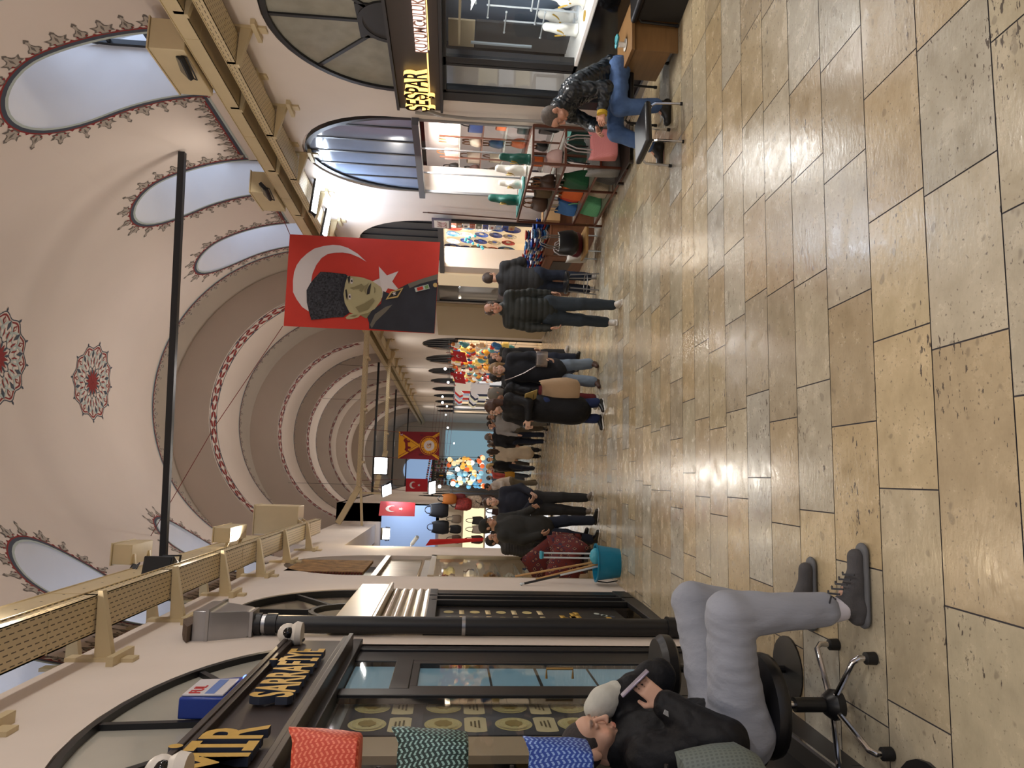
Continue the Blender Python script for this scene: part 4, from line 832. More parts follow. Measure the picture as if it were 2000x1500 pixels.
def bag(name, label, loc, rz, w, d, h, m_, hm=None, style='tote', group=None, tilt=None, hh=None):
    """soft bag: loft of rounded sections; handles are children"""
    t = thing(name, label, 'bag', loc, rz, group)
    if tilt: t.rotation_euler = (tilt[0], tilt[1], rz)
    R = random.Random(hash((round(loc[0], 2), round(loc[1], 2), round(loc[2], 2))) & 0xffff); n = 28; mb = M(); vs = []
    prof = {'tote': [(0, .8, .9), (.03, .86, 1), (.3, .92, .95), (.6, .97, .7), (.85, 1.02, .42), (1, 1.04, .34)], 'box': [(0, .96, .95), (.05, 1, 1), (.5, 1, 1), (.95, .98, .95), (1, .94, .9)], 'sack': [(0, .7, .8), (.06, .9, 1), (.35, 1.04, 1.08), (.7, .95, .9), (.92, .8, .6), (1, .76, .5)], 'hobo': [(0, .55, .7), (.08, .8, .95), (.3, 1, 1), (.6, .98, .85), (.85, .9, .6), (1, .84, .4)]}[style]
    for z, sx, sy in prof:
        for j in range(n):
            a = 2*PI*j/n; e = .42 if style in ('tote', 'box') else .7; cx, cy = math.cos(a), math.sin(a); x = math.copysign(abs(cx)**e, cx); y = math.copysign(abs(cy)**e, cy); k = 1+R.uniform(-.012, .012)
            vs.append((x*w/2*sx*k, y*d/2*sy*k, z*h+(R.uniform(-.012, .02)+.05*math.cos(2*a)*(z > .9))*h*(z > .8)))
    k = len(prof); fs = [(i*n+j, i*n+(j+1) % n, (i+1)*n+(j+1) % n, (i+1)*n+j) for i in range(k-1) for j in range(n)]+[tuple(range(n-1, -1, -1))]
    if style in ('box', 'hobo'): fs.append(tuple((k-1)*n+j for j in range(n)))
    mb.add(vs, fs); o = mb.build('bag_body', m_, None, 50); o.parent = t
    if style in ('tote', 'sack'): s_ = o.modifiers.new('thick', 'SOLIDIFY'); s_.thickness = .006
    if hm:
        q = hh or h*.6
        for s in (-1, 1):
            dy = s*d*.15; b = M().tube([(-w*.24, dy, h*.92), (-w*.22, dy*1.2, h+q*.55), (-w*.1, dy*1.3, h+q*.95), (0, dy*1.3, h+q), (w*.1, dy*1.3, h+q*.95), (w*.22, dy*1.2, h+q*.55), (w*.24, dy, h*.92)], .009, 6).build('handle', hm); b.parent = t
            if style == 'box': break
    return t
tan = mat('tan_leather', rgb(150, 96, 56), .45); blackl = mat('black_leather', rgb(22, 21, 22), .35); greyl = mat('grey_strap', rgb(150, 140, 138), .5); brownl = mat('brown_leather', rgb(72, 48, 36), .45)
orangew = weave('orange_red_chevron', rgb(196, 70, 48), rgb(228, 124, 96), 56); greenw = weave('dark_green_chevron', rgb(22, 46, 44), rgb(140, 176, 172), 56); bluew = weave('blue_chevron', rgb(26, 62, 150), rgb(130, 160, 214), 56); greyp = weave('grey_green_print', rgb(104, 114, 110), rgb(88, 96, 94), 60, False)
# bags hanging on the near left stand
bag('tote_bag', 'orange red chevron tote, topmost of the hanging column by the seated man', (-1.03, 2.62, 1.925), .12, .3, .16, .235, orangew, None)
bag('tote_bag', 'dark green chevron tote hanging between the orange and the blue one', (-1.03, 2.62, 1.555), .05, .3, .17, .25, greenw, None)
bag('tote_bag', 'blue chevron tote hanging beside the head of the seated man', (-1.045, 2.62, 1.125), -.05, .27, .16, .225, bluew, None)
bag('handbag', 'grey green printed round handbag beside the elbow of the seated man', (-1.09, 2.6, .50), .1, .32, .2, .3, greyp, None, 'hobo')
t = thing('bag_stand', 'black pole stand carrying the chevron totes at the bottom photo edge', 'stand', (-1.2, 2.62, gz(2.62)))
M().tube([(-1.2, 2.62, gz(2.62)), (-1.2, 2.62, 2.3)], .014, 8).build('pole', black, t); M().lathe([(.2, 0), (.2, .015), (.02, .03)], (-1.2, 2.62, gz(2.62)), 20).build('base', black, t)
for z in (.85, 1.4, 1.86, 2.22): M().tube([(-1.2, 2.62, z), (-1.0, 2.62, z)], .008, 6).build('arm', black, t)
# rack with bags on the right
t = thing('display_rack', 'copper tube display rack full of bags in front of the handbag shop', 'rack', (4.1, 9.4, -.5))
for x in (3.9, 4.4):
    for y in (8.45, 9.23, 10.54): M().box((x-.014, y-.014, gz(y)), (x+.014, y+.014, .77)).build('post', copper, t)
for z, nm in ((.765, 'shelf'), (.35, 'shelf'), (-.1, 'shelf'), (-.44, 'shelf')):
    mb = M().use(copper)
    for x in (3.9, 4.4): mb.box((x-.013, 8.45, z-.013), (x+.013, 10.54, z+.013))
    for y in (8.45, 9.23, 10.54): mb.box((3.9, y-.013, z-.013), (4.4, y+.013, z+.013))
    mb.use(palefrost); mb.box((3.91, 8.46, z), (4.39, 10.53, z+.006)); mb.build(nm, None, t)
BG = [  # name, label, x, y, shelf z, rz, w, d, h, material, handle, style
 ('handbag', 'dark brown leather handbag, large one on the upper rack shelf', 4.08, 9.42, .36, 1.4, .38, .2, .2, brownl, tan, 'hobo'), ('handbag', 'brown satchel with light strap on the upper rack shelf', 4.1, 9.75, .36, 1.5, .26, .18, .22, mat('olive_brown', rgb(96, 78, 52), .5), tan, 'box'),
 ('handbag', 'chocolate flap bag at the far end of the upper rack shelf', 4.08, 10.2, .36, 1.7, .34, .2, .22, mat('chocolate', rgb(84, 58, 44), .5), tan, 'hobo'), ('handbag', 'pale pink striped pouch at the near end of the upper rack shelf', 4.12, 8.75, .36, 1.4, .3, .2, .2, mat('pale_pink', rgb(206, 168, 160), .5), None, 'sack'),
 ('handbag', 'black handbag tucked behind the brown satchel on the rack', 4.28, 9.95, .36, 1.5, .28, .16, .24, blackl, greyl, 'box'), 
 ('tote_bag', 'dark green woven tote on the middle rack shelf', 4.1, 9.35, -.09, 1.45, .42, .24, .34, weave('green_weave', rgb(20, 84, 52), rgb(40, 112, 72), 60), greyl, 'tote'), ('tote_bag', 'orange woven tote on the middle rack shelf', 4.1, 9.72, -.09, 1.6, .36, .2, .3, weave('orange_weave', rgb(226, 96, 30), rgb(238, 126, 60), 60), mat('cream_strap', rgb(222, 206, 180), .5), 'tote'),
 ('tote_bag', 'red orange woven tote between the orange and the blue one on the rack', 4.16, 9.95, -.09, 1.7, .34, .18, .28, weave('red_weave', rgb(212, 62, 34), rgb(226, 98, 66), 60), greyl, 'tote'), ('tote_bag', 'blue woven tote at the far end of the middle rack shelf', 4.08, 10.25, -.09, 1.7, .36, .22, .28, weave('blue_weave', rgb(44, 104, 176), rgb(70, 132, 196), 60), mat('cream_strap', (0, 0, 0)), 'tote'),
 ('tote_bag', 'black and grey woven tote lowest on the rack, near end', 4.1, 9.05, -.43, 1.5, .42, .24, .32, weave('black_weave', rgb(40, 40, 42), rgb(110, 108, 104), 60), None, 'tote'), ('tote_bag', 'beige woven tote lowest on the rack, in the middle', 4.12, 9.6, -.43, 1.6, .36, .22, .3, weave('beige_weave', rgb(196, 182, 160), rgb(150, 134, 114), 60), mat('cream_strap', (0, 0, 0)), 'tote'),
 ('tote_bag', 'mint green woven tote lowest on the rack, far end', 4.08, 10.15, -.43, 1.7, .4, .26, .32, weave('mint_weave', rgb(84, 176, 122), rgb(140, 206, 166), 60), mat('mint_strap', rgb(120, 200, 150), .5), 'tote'),
 ('tote_bag', 'pale rose tote with long grey handles hung on the near end of the rack', 4.1, 8.25, -.25, .25, .46, .16, .34, weave('rose_print', rgb(196, 116, 116), rgb(214, 142, 140), 90), greyl, 'tote'), ('tote_bag', 'grey tote with black handles behind the rose one on the rack end', 4.1, 8.6, -.36, .3, .6, .2, .42, mat('grey_canvas', rgb(128, 126, 122), .7, bump=.2, bscale=90), blackl, 'tote'),
 ('tote_bag', 'black leather shoulder bag with long handles on the low stand', 3.68, 10.75, -.22, .15, .42, .2, .3, blackl, mat('pewter_strap', rgb(110, 106, 100), .4, .3), 'hobo'), ('tote_bag', 'burgundy bag under the black shoulder bag on the low stand', 3.72, 10.95, -.32, .15, .42, .22, .22, mat('burgundy', rgb(86, 18, 34), .5), None, 'hobo'), ('tote_bag', 'off-white bag lowest on the low stand behind the burgundy one', 3.74, 11.2, -.45, .2, .5, .26, .34, mat('off_white', rgb(206, 198, 186), .5), greyl, 'tote')]
for nm, lb, x, y, z, rz, w_, d_, h_, m_, hm, st in BG: bag(nm, lb, (x, y, z), rz, w_, d_, h_, m_, hm, st, hh=.3 if 'long' in lb or 'black handles' in lb else None)
t = thing('stool', 'low white legged stool under the burgundy and black bags', 'stool', (3.75, 11.0, gz(11)))
M().box((3.5, 10.6, -.36), (3.95, 11.1, -.33)).build('seat', wood, t)
for x in (3.53, 3.92):
    for y in (10.65, 11.05): M().tube([(x, y, gz(y)), (x, y, -.35)], .012, 8).build('leg', wht, t)
t = thing('stool', 'low dark stool carrying the grey and rose totes at the rack end', 'stool', (4.05, 8.45, gz(8.45)))
M().box((3.8, 8.05, -.375), (4.35, 8.8, -.36)).build('seat', brown, t)
for x in (3.83, 4.32):
    for y in (8.1, 8.75): M().box((x-.015, y-.015, gz(y)), (x+.015, y+.015, -.37)).build('leg', brown, t)
for i, (c, m_, s, nm) in enumerate((((4.08, 8.75, .775), greenv, .34, 'green velvet necklace bust nearest the viewer on the rack'), ((4.12, 9.2, .775), white, .36, 'white necklace bust second in the row on the rack'), ((4.1, 9.62, .775), white, .3, 'small white necklace bust between the white and green ones'), ((4.06, 10.1, .775), greenv, .4, 'green velvet necklace bust at the far end of the rack'))): bust(nm, c, s, m_, PI/2+PI-.3)
M().box((3.96, 9.3, .775), (4.36, 10.5, .80)).use
tag(M().use(mat('teal_tray', rgb(40, 110, 104), .6)).box((3.93, 9.35, .775), (4.2, 10.45, .795)).build('jewellery_tray'), 'teal jewellery tray on the rack in front of the busts', 'tray')
# bags on the shelves inside
inn = [(255, 120, 40), (30, 28, 28), (60, 44, 40), (210, 190, 170), (180, 60, 50), (40, 60, 110), (120, 90, 60), (24, 24, 26), (196, 150, 140), (90, 100, 90), (230, 214, 190), (16, 90, 70)]
cn = 0; nmz = ('top', 'second', 'third', 'fourth', 'lowest'); seq = ('nearest the viewer', 'second along', 'third along', 'fourth along', 'fifth along', 'sixth along')
for k, z in enumerate((1.705, 1.365, 1.025, .685, .345)):
    for j in range(6):
        col = inn[(cn*5+k) % len(inn)]; y = 8.85+.52*j+rnd(-.05, .05); cn += 1
        bag('handbag', '%s handbag on the %s shelf inside the handbag shop, %s' % ({0: 'orange', 1: 'black', 2: 'dark brown', 3: 'beige', 4: 'red', 5: 'navy', 6: 'brown', 7: 'black', 8: 'rose', 9: 'grey green', 10: 'cream', 11: 'dark green'}[(cn*5-5+k) % len(inn)], nmz[k], seq[j]), (5.1, y, z), PI/2+rnd(-.2, .2), rnd(.22, .3), .12, rnd(.14, .22), mat('bag_%d_%d_%d' % col, rgb(*col), .45), tan if cn % 3 else blackl, 'box' if cn % 2 else 'hobo', 'handbags on the shelves of the handbag shop')
mb = M().use(greenv).box((4.62, 8.9, -.5), (4.9, 9.9, .2)); tag(mb.build('display_cabinet', None, None, bevel=.01), 'dark green draped cabinet behind the rack in the handbag shop', 'cabinet')
# hanging bags of the doorway
for i, (y, z, col, lb) in enumerate(((8.75, .95, (28, 34, 60), 'navy strap bag hanging by the near jamb of the handbag shop, upper'), (8.8, .6, (60, 80, 100), 'denim blue bag hanging by the near jamb, lower'), (8.95, .35, (24, 24, 26), 'black bag hanging by the near jamb, lowest'))): bag('handbag', lb, (4.7, y, z), .3, .28, .12, .22, mat('hb_%d' % i, rgb(*col), .5), blackl, 'hobo', hh=.35)
# iron rod and white panel
t = tag(M().tube([(4.42, 11.9, -.4), (4.42, 11.75, 2.2)], .012, 8).tube([(4.42, 11.75, 2.2), (4.4, 11.7, 2.28)], .008, 6).build('shutter_hook', mat('rust', rgb(92, 62, 50), .6)), 'rusty iron shutter rod leaning on the white pier', 'rod')
tag(M().tube([(4.44, 8.4, 2.25), (4.42, 8.42, 1.6), (4.42, 8.38, .8), (4.42, 8.36, -.3)], .02, 8).tube([(4.44, 8.15, 2.3), (4.42, 8.3, 2.1), (4.42, 8.4, 1.9)], .02, 8).build('wall_cable', mat('grey_cable', rgb(150, 146, 142), .5)), 'pale cable running down the white pier by the jewellery shop', 'cable')
# ---- ceramics shop
t = thing('storefront', 'ceramics shop front with plate wall, tiles and wooden counter', 'shop front', (4.5, 13.8, -.7))
M().box((4.46, 12.2, 1.95), (4.56, 15.55, 2.05)).build('lintel', dark, t); M().box((4.46, 12.2, -.7), (4.54, 12.3, 2.0)).build('post', black, t)
o = tag(M().use(mat('dark_shutter', rgb(44, 46, 52), .5, .2)).ext(arch(13.75, 1.36, 2.2, 2.05, 1.38), 4.62, 4.66, 'x').build('arch_panel'), 'dark slatted panel closing the arch of the ceramics shop', 'panel')
mb = M().use(black)
for y in (12.8, 13.2, 13.6, 14.0, 14.4): h = 1.36*math.sqrt(1-((y-13.75)/1.37)**2); mb.box((4.6, y-.02, 2.06), (4.64, y+.02, 2.2+h))
b = mb.build('slats', None, o)
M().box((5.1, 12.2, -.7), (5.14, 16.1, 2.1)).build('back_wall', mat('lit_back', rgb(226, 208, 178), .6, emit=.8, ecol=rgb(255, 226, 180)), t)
area('shop_light', (4.75, 14.2, 1.95), (4.9, 14.2, 0), 2.6, .3, 70, (1, .9, .76))
tilet = mat('tile_white', rgb(226, 222, 214), .25)
tc = [(150, 90, 50), (220, 206, 190), (170, 60, 40), (70, 80, 60), (40, 60, 140), (214, 210, 206), (160, 180, 210), (60, 90, 160), (200, 170, 120)]
tn = ['brown', 'cream', 'red', 'olive', 'cobalt', 'white', 'pale blue', 'blue', 'sand']
for i in range(9):
    z = 1.66-.118*i; y = 12.22; tt = thing('tile', '%s patterned wall tile in the hanging column by the ceramics shop' % tn[i], 'tile', (4.42, y+.1, z)); c = mat('tile_%d' % i, rgb(*tc[i]), .25)
    M().box((4.415, y, z-.052), (4.43, y+.2, z+.052)).build('plate', c, tt)
    mb = M().use(mat('tile_ink_%d' % (i % 3), rgb(*[(240, 236, 226), (40, 44, 90), (170, 50, 40)][i % 3]), .3))
    for q in range(8): a = q*PI/4; mb.add([(4.413, y+.1+.07*math.cos(a), z+.036*math.sin(a)), (4.413, y+.1+.04*math.cos(a+.3), z+.02*math.sin(a+.3)), (4.413, y+.1, z), (4.413, y+.1+.04*math.cos(a-.3), z+.02*math.sin(a-.3))], [(0, 1, 2, 3)])
    mb.build('ornament', None, tt)
tt = thing('framed_tile', 'large framed tile with red calligraphy at the top of the ceramics shop', 'framed tile', (4.42, 12.2, 1.95))
M().box((4.39, 11.98, 1.8), (4.42, 12.42, 2.14)).build('frame', mat('slate_wood', rgb(92, 88, 104), .5), tt); M().box((4.385, 12.02, 1.84), (4.392, 12.38, 2.1)).build('plate', tilet, tt)
mb = M().use(mat('ink_red', rgb(150, 50, 50), .4))
for q in range(5):
    y0 = 12.07+.055*q; mb.tube([(4.384, y0, 2.05-.02*(q % 2)), (4.383, y0+.05, 1.97), (4.384, y0+.02, 1.9+.02*(q % 3)), (4.384, y0+.07, 1.88)], .005, 5)
mb.build('calligraphy', None, tt)
cols = [(40, 80, 160), (220, 220, 226), (60, 120, 170), (180, 60, 50), (206, 190, 160), (36, 50, 110)]
def plate(loc, r, c, lb, grp):
    tt = thing('plate', lb, 'plate', loc, 0, grp); mt = Matrix.Translation(loc)@Matrix.Rotation(-PI/2+.1, 4, 'Y')
    M().lathe([(.02, 0), (r*.55, .0), (r*.7, .012), (r, .03), (r*.98, .036), (r*.66, .02), (.02, .012)], (0, 0, 0), 24, mt).build('dish', mat('plate_%d%d%d' % c, rgb(*c), .2, noise=.7, nscale=26), tt)
    M().lathe([(.01, .013), (r*.35, .014), (r*.35, .02), (.01, .021)], (0, 0, 0), 16, mt).build('medallion', mat('plate_mid%d' % (c[0] % 5), rgb(*cols[c[0] % 6]), .2, noise=.6, nscale=40), tt)
pn = 0
for r_ in range(5):
    for c_ in range(8):
        c = cols[(pn*5+r_) % 6]; rr = (.22 if c_ % 3 == 0 else .15); pn += 1
        plate((5.06, 12.75+.44*c_+rnd(-.04, .04), 1.78-.3*r_), min(rr, .15 if r_ % 2 else .2), c, 'painted ceramic plate hung on the lit wall of the ceramics shop', 'plates on the wall of the ceramics shop')
t2 = thing('counter', 'brown wooden counter piled with bowls in front of the ceramics shop', 'counter', (4.25, 13, -.7))
wd = mat('counter_wood', rgb(110, 66, 40), .45, noise=.2, nscale=3, stretch=(1, 1, 6))
for y0, y1, z in ((11.35, 12.4, .12), (12.42, 13.5, .05), (13.52, 15.2, .0)):
    M().box((3.98, y0, gz(y1)+.01), (4.44, y1, z)).build('cabinet', wd, t2, bevel=.006); M().box((3.95, y0-.01, z), (4.45, y1+.01, z+.02)).build('worktop', wd, t2)
M().box((3.97, 11.7, -.4), (3.978, 12.3, -.05)).build('door', brown, t2); M().box((3.97, 12.7, -.45), (3.978, 13.3, -.1)).build('door', brown, t2)
n_ = 0
for y0, y1, z in ((11.4, 12.38, .142), (12.47, 13.45, .072), (13.6, 15.1, .022)):
    for yy in np.arange(y0+.1, y1-.05, .205):
        for xx in (4.05, 4.24):
            c = cols[n_ % 6]; n_ += 1; k = random.choice([5, 6, 7, 8]); r = rnd(.075, .1)
            p = M().lathe([(r*.4, 0), (r*.5, .004), (r, .05), (r*.97, .052), (r*.45, .012), (.01, .01)], (0, 0, 0), 14); me0 = None
            for q in range(k):
                cc = cols[(n_+q*q) % 6]
                if me0 is None or True:
                    o = M().lathe([(r*.4, 0), (r*.5, .004), (r, .05), (r*.97, .052), (r*.45, .012), (.01, .01)], (0, 0, 0), 14).build('bowl', mat('plate_%d%d%d' % cc, rgb(*cc), .2, noise=.7, nscale=26))
                o.location = (xx, yy, z+.055*q*.75); tag(o, 'painted bowl stacked on the wooden ceramics counter', 'bowl', 'bowls stacked on the ceramics counter')
# beads hanging in front of plates
for i in range(9): tag(M().ball((4.55, 13.2+.09*i, 1.35+.18*math.sin(i*.6)), .03, 10).build('glass_bead', mat('turquoise_bead', rgb(90, 190, 200), .15, emit=.6)), 'round turquoise lamp bead hanging before the plates', 'bead', 'turquoise beads before the plates')
tag(M().box((4.2, 11.2, .0), (4.42, 11.34, .3)).build('cardboard_box', mat('cardboard', rgb(176, 138, 96), .8), None, bevel=.004), 'brown cardboard box between the rack and the ceramics counter', 'box')
# blank panels further on
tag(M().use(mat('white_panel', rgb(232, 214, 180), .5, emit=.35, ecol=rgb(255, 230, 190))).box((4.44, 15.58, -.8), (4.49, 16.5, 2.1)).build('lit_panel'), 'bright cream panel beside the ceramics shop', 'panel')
t = thing('storefront', 'dark glazed doorway beyond the cream panel', 'shop front', (4.5, 17.3, -.9)); M().box((4.46, 16.5, -.9), (4.5, 16.58, 2.2)).box((4.46, 18.12, -.9), (4.5, 18.2, 2.2)).box((4.46, 16.5, 2.1), (4.5, 18.2, 2.2)).build('frame', black, t); pr(4.5, 16.58, 18.12, -.6, 2.1, t); M().box((4.9, 16.4, -.9), (4.95, 18.3, 2.2)).build('back_wall', mat('dim_shop', rgb(112, 106, 92), .7, emit=.1), t)
tag(M().box((4.4, 18.45, -1.1), (4.49, 22.4, 2.2)).build('beige_board', mat('beige_board', rgb(176, 158, 124), .6)), 'large plain beige board on the right wall behind the flag', 'board')
# ---- side table, chairs and stools
oak = mat('oak_veneer', rgb(134, 100, 62), .4, noise=.15, nscale=2.5, stretch=(1, 1, 10)); oakd = oak
t = thing('side_table', 'oak cube side table beside the man in the quilted jacket', 'table', (4.2, 6.3, gz(6.3)))
M().box((3.92, 5.98, .105), (4.55, 6.56, .135)).build('tabletop', oak, t, bevel=.003); M().box((3.95, 6.03, gz(6.0)), (4.52, 6.05, .105)).build('side_panel', oak, t, bevel=.002); M().box((3.95, 6.05, -.25), (3.97, 6.53, .105)).build('front_panel', oak, t, bevel=.002); M().box((4.5, 6.05, gz(6.0)), (4.52, 6.53, .105)).build('back_panel', oak, t)
t = thing('saucer', 'white saucer with ring handle on the oak side table', 'saucer', (4.1, 6.2, .135)); M().lathe([(.03, 0), (.06, .008), (.058, .012), (.02, .006)], (4.1, 6.2, .135), 18).build('dish', tilet, t)
tag(M().lathe([(.022, 0), (.027, .06), (.024, .06), (.02, .006)], (4.1, 6.2, .142), 14).build('tea_glass', tilet), 'small white cup on the saucer', 'cup')
tag(M().ball((4.15, 6.2, .222), (.05, .055, .02), 8).ball((4.12, 6.25, .216), (.03, .03, .018), 8).build('turquoise_beads', mat('turquoise', rgb(60, 140, 150), .4, noise=.6, nscale=60)), 'string of turquoise beads lying over the cup', 'beads')
t = thing('eyeglasses', 'dark folded eyeglasses on the oak side table', 'glasses', (4.02, 6.42, .135)); M().tube([(3.98, 6.36, .142), (4.0, 6.43, .145), (4.05, 6.48, .142), (4.08, 6.42, .141)], .006, 6).build('frame', rubber, t)
def chair4(name, label, c, w, d, sz, m_, legm, leg='tube', rz=0):
    t = thing(name, label, 'stool' if name == 'stool' else 'chair', (c[0], c[1], gz(c[1])), rz); g = 0
    def P(x, y, z): return (x, y, z-t.location.z)
    mb = M(); mb.box(P(-w/2, -d/2, sz-.06), P(w/2, d/2, sz)); o = mb.build('seat', m_, None, bevel=.025); o.parent = t
    for sx in (-1, 1):
        mb = M().tube([P(sx*w*.46, -d*.5, g+gz(c[1])), P(sx*w*.45, -d*.47, sz-.1), P(sx*w*.42, -d*.4, sz-.065), P(sx*w*.42, d*.4, sz-.065), P(sx*w*.45, d*.47, sz-.1), P(sx*w*.46, d*.5, g+gz(c[1]))], .0125, 8); o = mb.build('leg_frame', legm); o.parent = t
        for sy in (-1, 1): o = M().tube([P(sx*w*.46, sy*d*.5, gz(c[1])), P(sx*w*.46, sy*d*.497, gz(c[1])+.03)], .016, 8).build('foot', rubber); o.parent = t
    return t
chair4('stool', 'black padded stool with chrome legs in front of the man in the quilted jacket', (3.16, 6.08), .42, .4, .03, blackl, chrome, rz=.12)
t = chair4('chair', 'black padded chair under the man in the quilted jacket', (3.86, 6.62), .46, .44, .06, blackl, black)
t = chair4('chair', 'black mesh chair cut by the top photo edge beside the oak table', (4.42, 5.78), .46, .46, .15, blackl, black, rz=.1)
o = M().box((-.2, -.2, -.05), (.2, .2, .4)).build('mesh_side', mat('black_mesh', rgb(30, 28, 26), .7)); o.parent = t; o.location = (0, 0, .05)
t = thing('stool', 'round black stool with four grey metal legs behind the walking man', 'stool', (3.07, 10.9, gz(10.9)))
M().lathe([(.17, -.03), (.185, -.015), (.18, .01), (.02, .02)], (3.07, 10.9, -.06), 22).build('seat', blackl, t)
grm = mat('grey_metal', rgb(140, 140, 142), .35, .6)
for a in range(4): q = PI/4+a*PI/2; M().tube([(3.07+.1*math.cos(q), 10.9+.1*math.sin(q), -.09), (3.07+.15*math.cos(q), 10.9+.15*math.sin(q), -.12), (3.07+.19*math.cos(q), 10.9+.19*math.sin(q), gz(10.9))], .011, 8).build('leg', grm, t)
M().tube([(3.07+.16*math.cos(q), 10.9+.16*math.sin(q), -.38) for q in np.linspace(0, 2*PI, 20)[:-1]], .008, 6, closed=True).build('foot_ring', grm, t)
# ================================================================ FLAGS, GANTRIES, THE FAR STREET
redf = mat('flag_red', rgb(190, 50, 36), .8, noise=.05, nscale=3); whf = mat('flag_white', rgb(206, 196, 194), .8)
class Flag:
    """cloth in a vertical plane at y; a runs 0..1 left to right, b 0..1 top to bottom; printed shapes lie on the cloth"""
    def __init__(s, tl, tr, br, bl, rip=.005, nv=(14, 22), hem=None):
        s.c = [Vector(p) for p in (tl, tr, br, bl)]; s.rip = rip; s.mb = M(); s.n = nv; s.lay = 0
    def P(s, a, b, off=0):
        p = s.c[0].lerp(s.c[1], a).lerp(s.c[3].lerp(s.c[2], a), b); y = s.rip*(math.sin(a*5+b*3)+.6*math.sin(b*9-a*4)+.4*math.sin(a*11)*b)
        return (p.x, p.y+y-off, p.z)
    def cloth(s, m):
        s.mb.use(m); n, k = s.n; vs = [s.P(i/n, j/k) for j in range(k+1) for i in range(n+1)]
        s.mb.add(vs, [(j*(n+1)+i, j*(n+1)+i+1, (j+1)*(n+1)+i+1, (j+1)*(n+1)+i) for j in range(k) for i in range(n)]); return s
    def poly(s, pts, m):
        s.lay += 1; s.mb.use(m); Q = []
        for (a0, b0), (a1, b1) in zip(pts, pts[1:]+pts[:1]):
            k = max(1, int(math.hypot(a1-a0, b1-b0)/.06))
            for i in range(k): t = i/k; Q.append((a0+(a1-a0)*t, b0+(b1-b0)*t))
        tri = tessellate_polygon([[Vector((a, b, 0)) for a, b in Q]]); s.mb.add([s.P(a, b, .007+.0008*s.lay) for a, b in Q], [tuple(t) for t in tri]); return s
    def build(s, name, label, cat='flag', group=None): return tag(s.mb.build(name, None, None, None, fix=False), label, cat, group)
def star(cx, cy, R, r, rot, asp=1.0, n=5): return [(cx+(R if i % 2 == 0 else r)*math.cos(rot+i*PI/n)*asp, cy+(R if i % 2 == 0 else r)*math.sin(rot+i*PI/n)) for i in range(2*n)]
def crescent(cx, cy, R, r, d, asp=1.0, n=26, ang=PI/2):
    """moon open towards direction ang"""
    dx, dy = d*math.cos(ang), d*math.sin(ang); x = (R*R-r*r+d*d)/(2*d); h = math.acos(max(-1, min(1, x/R))); h2 = math.acos(max(-1, min(1, (x-d)/r)))
    o = [(cx+asp*R*math.cos(ang+h+(2*PI-2*h)*i/n), cy+R*math.sin(ang+h+(2*PI-2*h)*i/n)) for i in range(n+1)]
    return o+[(cx+asp*(dx/1+r*math.cos(ang-h2-(2*PI-2*h2)*i/n)), cy+dy+r*math.sin(ang-h2-(2*PI-2*h2)*i/n)) for i in range(n+1)]
F = Flag((2.2, 11, 4.29), (3.66, 11, 4.29), (3.66, 11, 1.95), (2.18, 11, 1.98), .005, (18, 28)).cloth(redf)
def zz(pts):
    o = []
    for x, y in pts:
        top = 145+.068*(x-180); bot = 1205+.058*(x-90); o.append((min(.998, max(.002, (bot-y)/(bot-top))), min(.998, max(.002, (x-(180-(y-145)*.085))/1712))))
    return o
fur = mat('print_fur', rgb(52, 52, 58), .9, noise=.9, nscale=38); skinp = mat('print_face', rgb(170, 160, 122), .8); shade = mat('print_face_shade', rgb(128, 118, 84), .8); unif = mat('print_uniform', rgb(44, 45, 54), .85, noise=.2, nscale=4); unil = mat('print_uniform_light', rgb(104, 98, 88), .85); ink = mat('print_ink', rgb(34, 30, 30), .8); goldp = mat('print_gold', rgb(186, 156, 96), .7)
F.poly(zz([(1035, 478), (940, 385), (830, 315), (740, 285), (660, 278), (560, 290), (450, 320), (370, 375), (300, 440), (250, 510), (220, 590), (205, 690), (203, 820), (240, 900), (300, 990), (370, 1040), (420, 900), (400, 800), (408, 700), (425, 610), (470, 510), (530, 430), (600, 385), (680, 370), (770, 368), (860, 385), (950, 425)]), whf)
F.poly(zz([(1245+a, 715+b) for a, b in [((195 if i % 2 == 0 else 78)*math.cos(-1.94+i*PI/5), (195 if i % 2 == 0 else 78)*math.sin(-1.94+i*PI/5)) for i in range(10)]]), whf)
F.poly(zz([(1050, 1245), (1050, 1180), (1025, 1100), (1060, 1060), (1190, 960), (1220, 820), (1290, 850), (1400, 790), (1500, 740), (1640, 690), (1845, 630), (1880, 640), (1860, 1320), (1815, 1310)]), unif)
F.poly(zz([(1500, 740), (1640, 690), (1845, 630), (1848, 690), (1640, 740), (1520, 790)]), unil); F.poly(zz([(1060, 1200), (1120, 1080), (1240, 1000), (1320, 975), (1240, 1060), (1130, 1160), (1080, 1240)]), unil)
F.poly(zz([(940, 1085), (1050, 1030), (1110, 1000), (1060, 1075), (1020, 1130)]), shade)
F.poly(zz([(820, 640), (960, 655), (1000, 665), (1090, 700), (1150, 740), (1200, 785), (1210, 850), (1190, 930), (1120, 1020), (1040, 1065), (960, 1085), (880, 1075), (830, 1055), (780, 950), (765, 850), (785, 740)]), skinp)
F.poly(zz([(785, 1115), (830, 1080), (900, 1068), (965, 1075), (930, 1115), (850, 1135), (800, 1135)]), skinp); F.poly(zz([(830, 1105), (880, 1085), (930, 1085), (890, 1112)]), shade)
F.poly(zz([(515, 590), (640, 600), (800, 620), (820, 640), (790, 730), (768, 850), (780, 950), (832, 1060), (760, 1110), (640, 1115), (400, 1140), (380, 1060), (355, 940), (355, 800), (400, 720), (440, 670)]), fur)
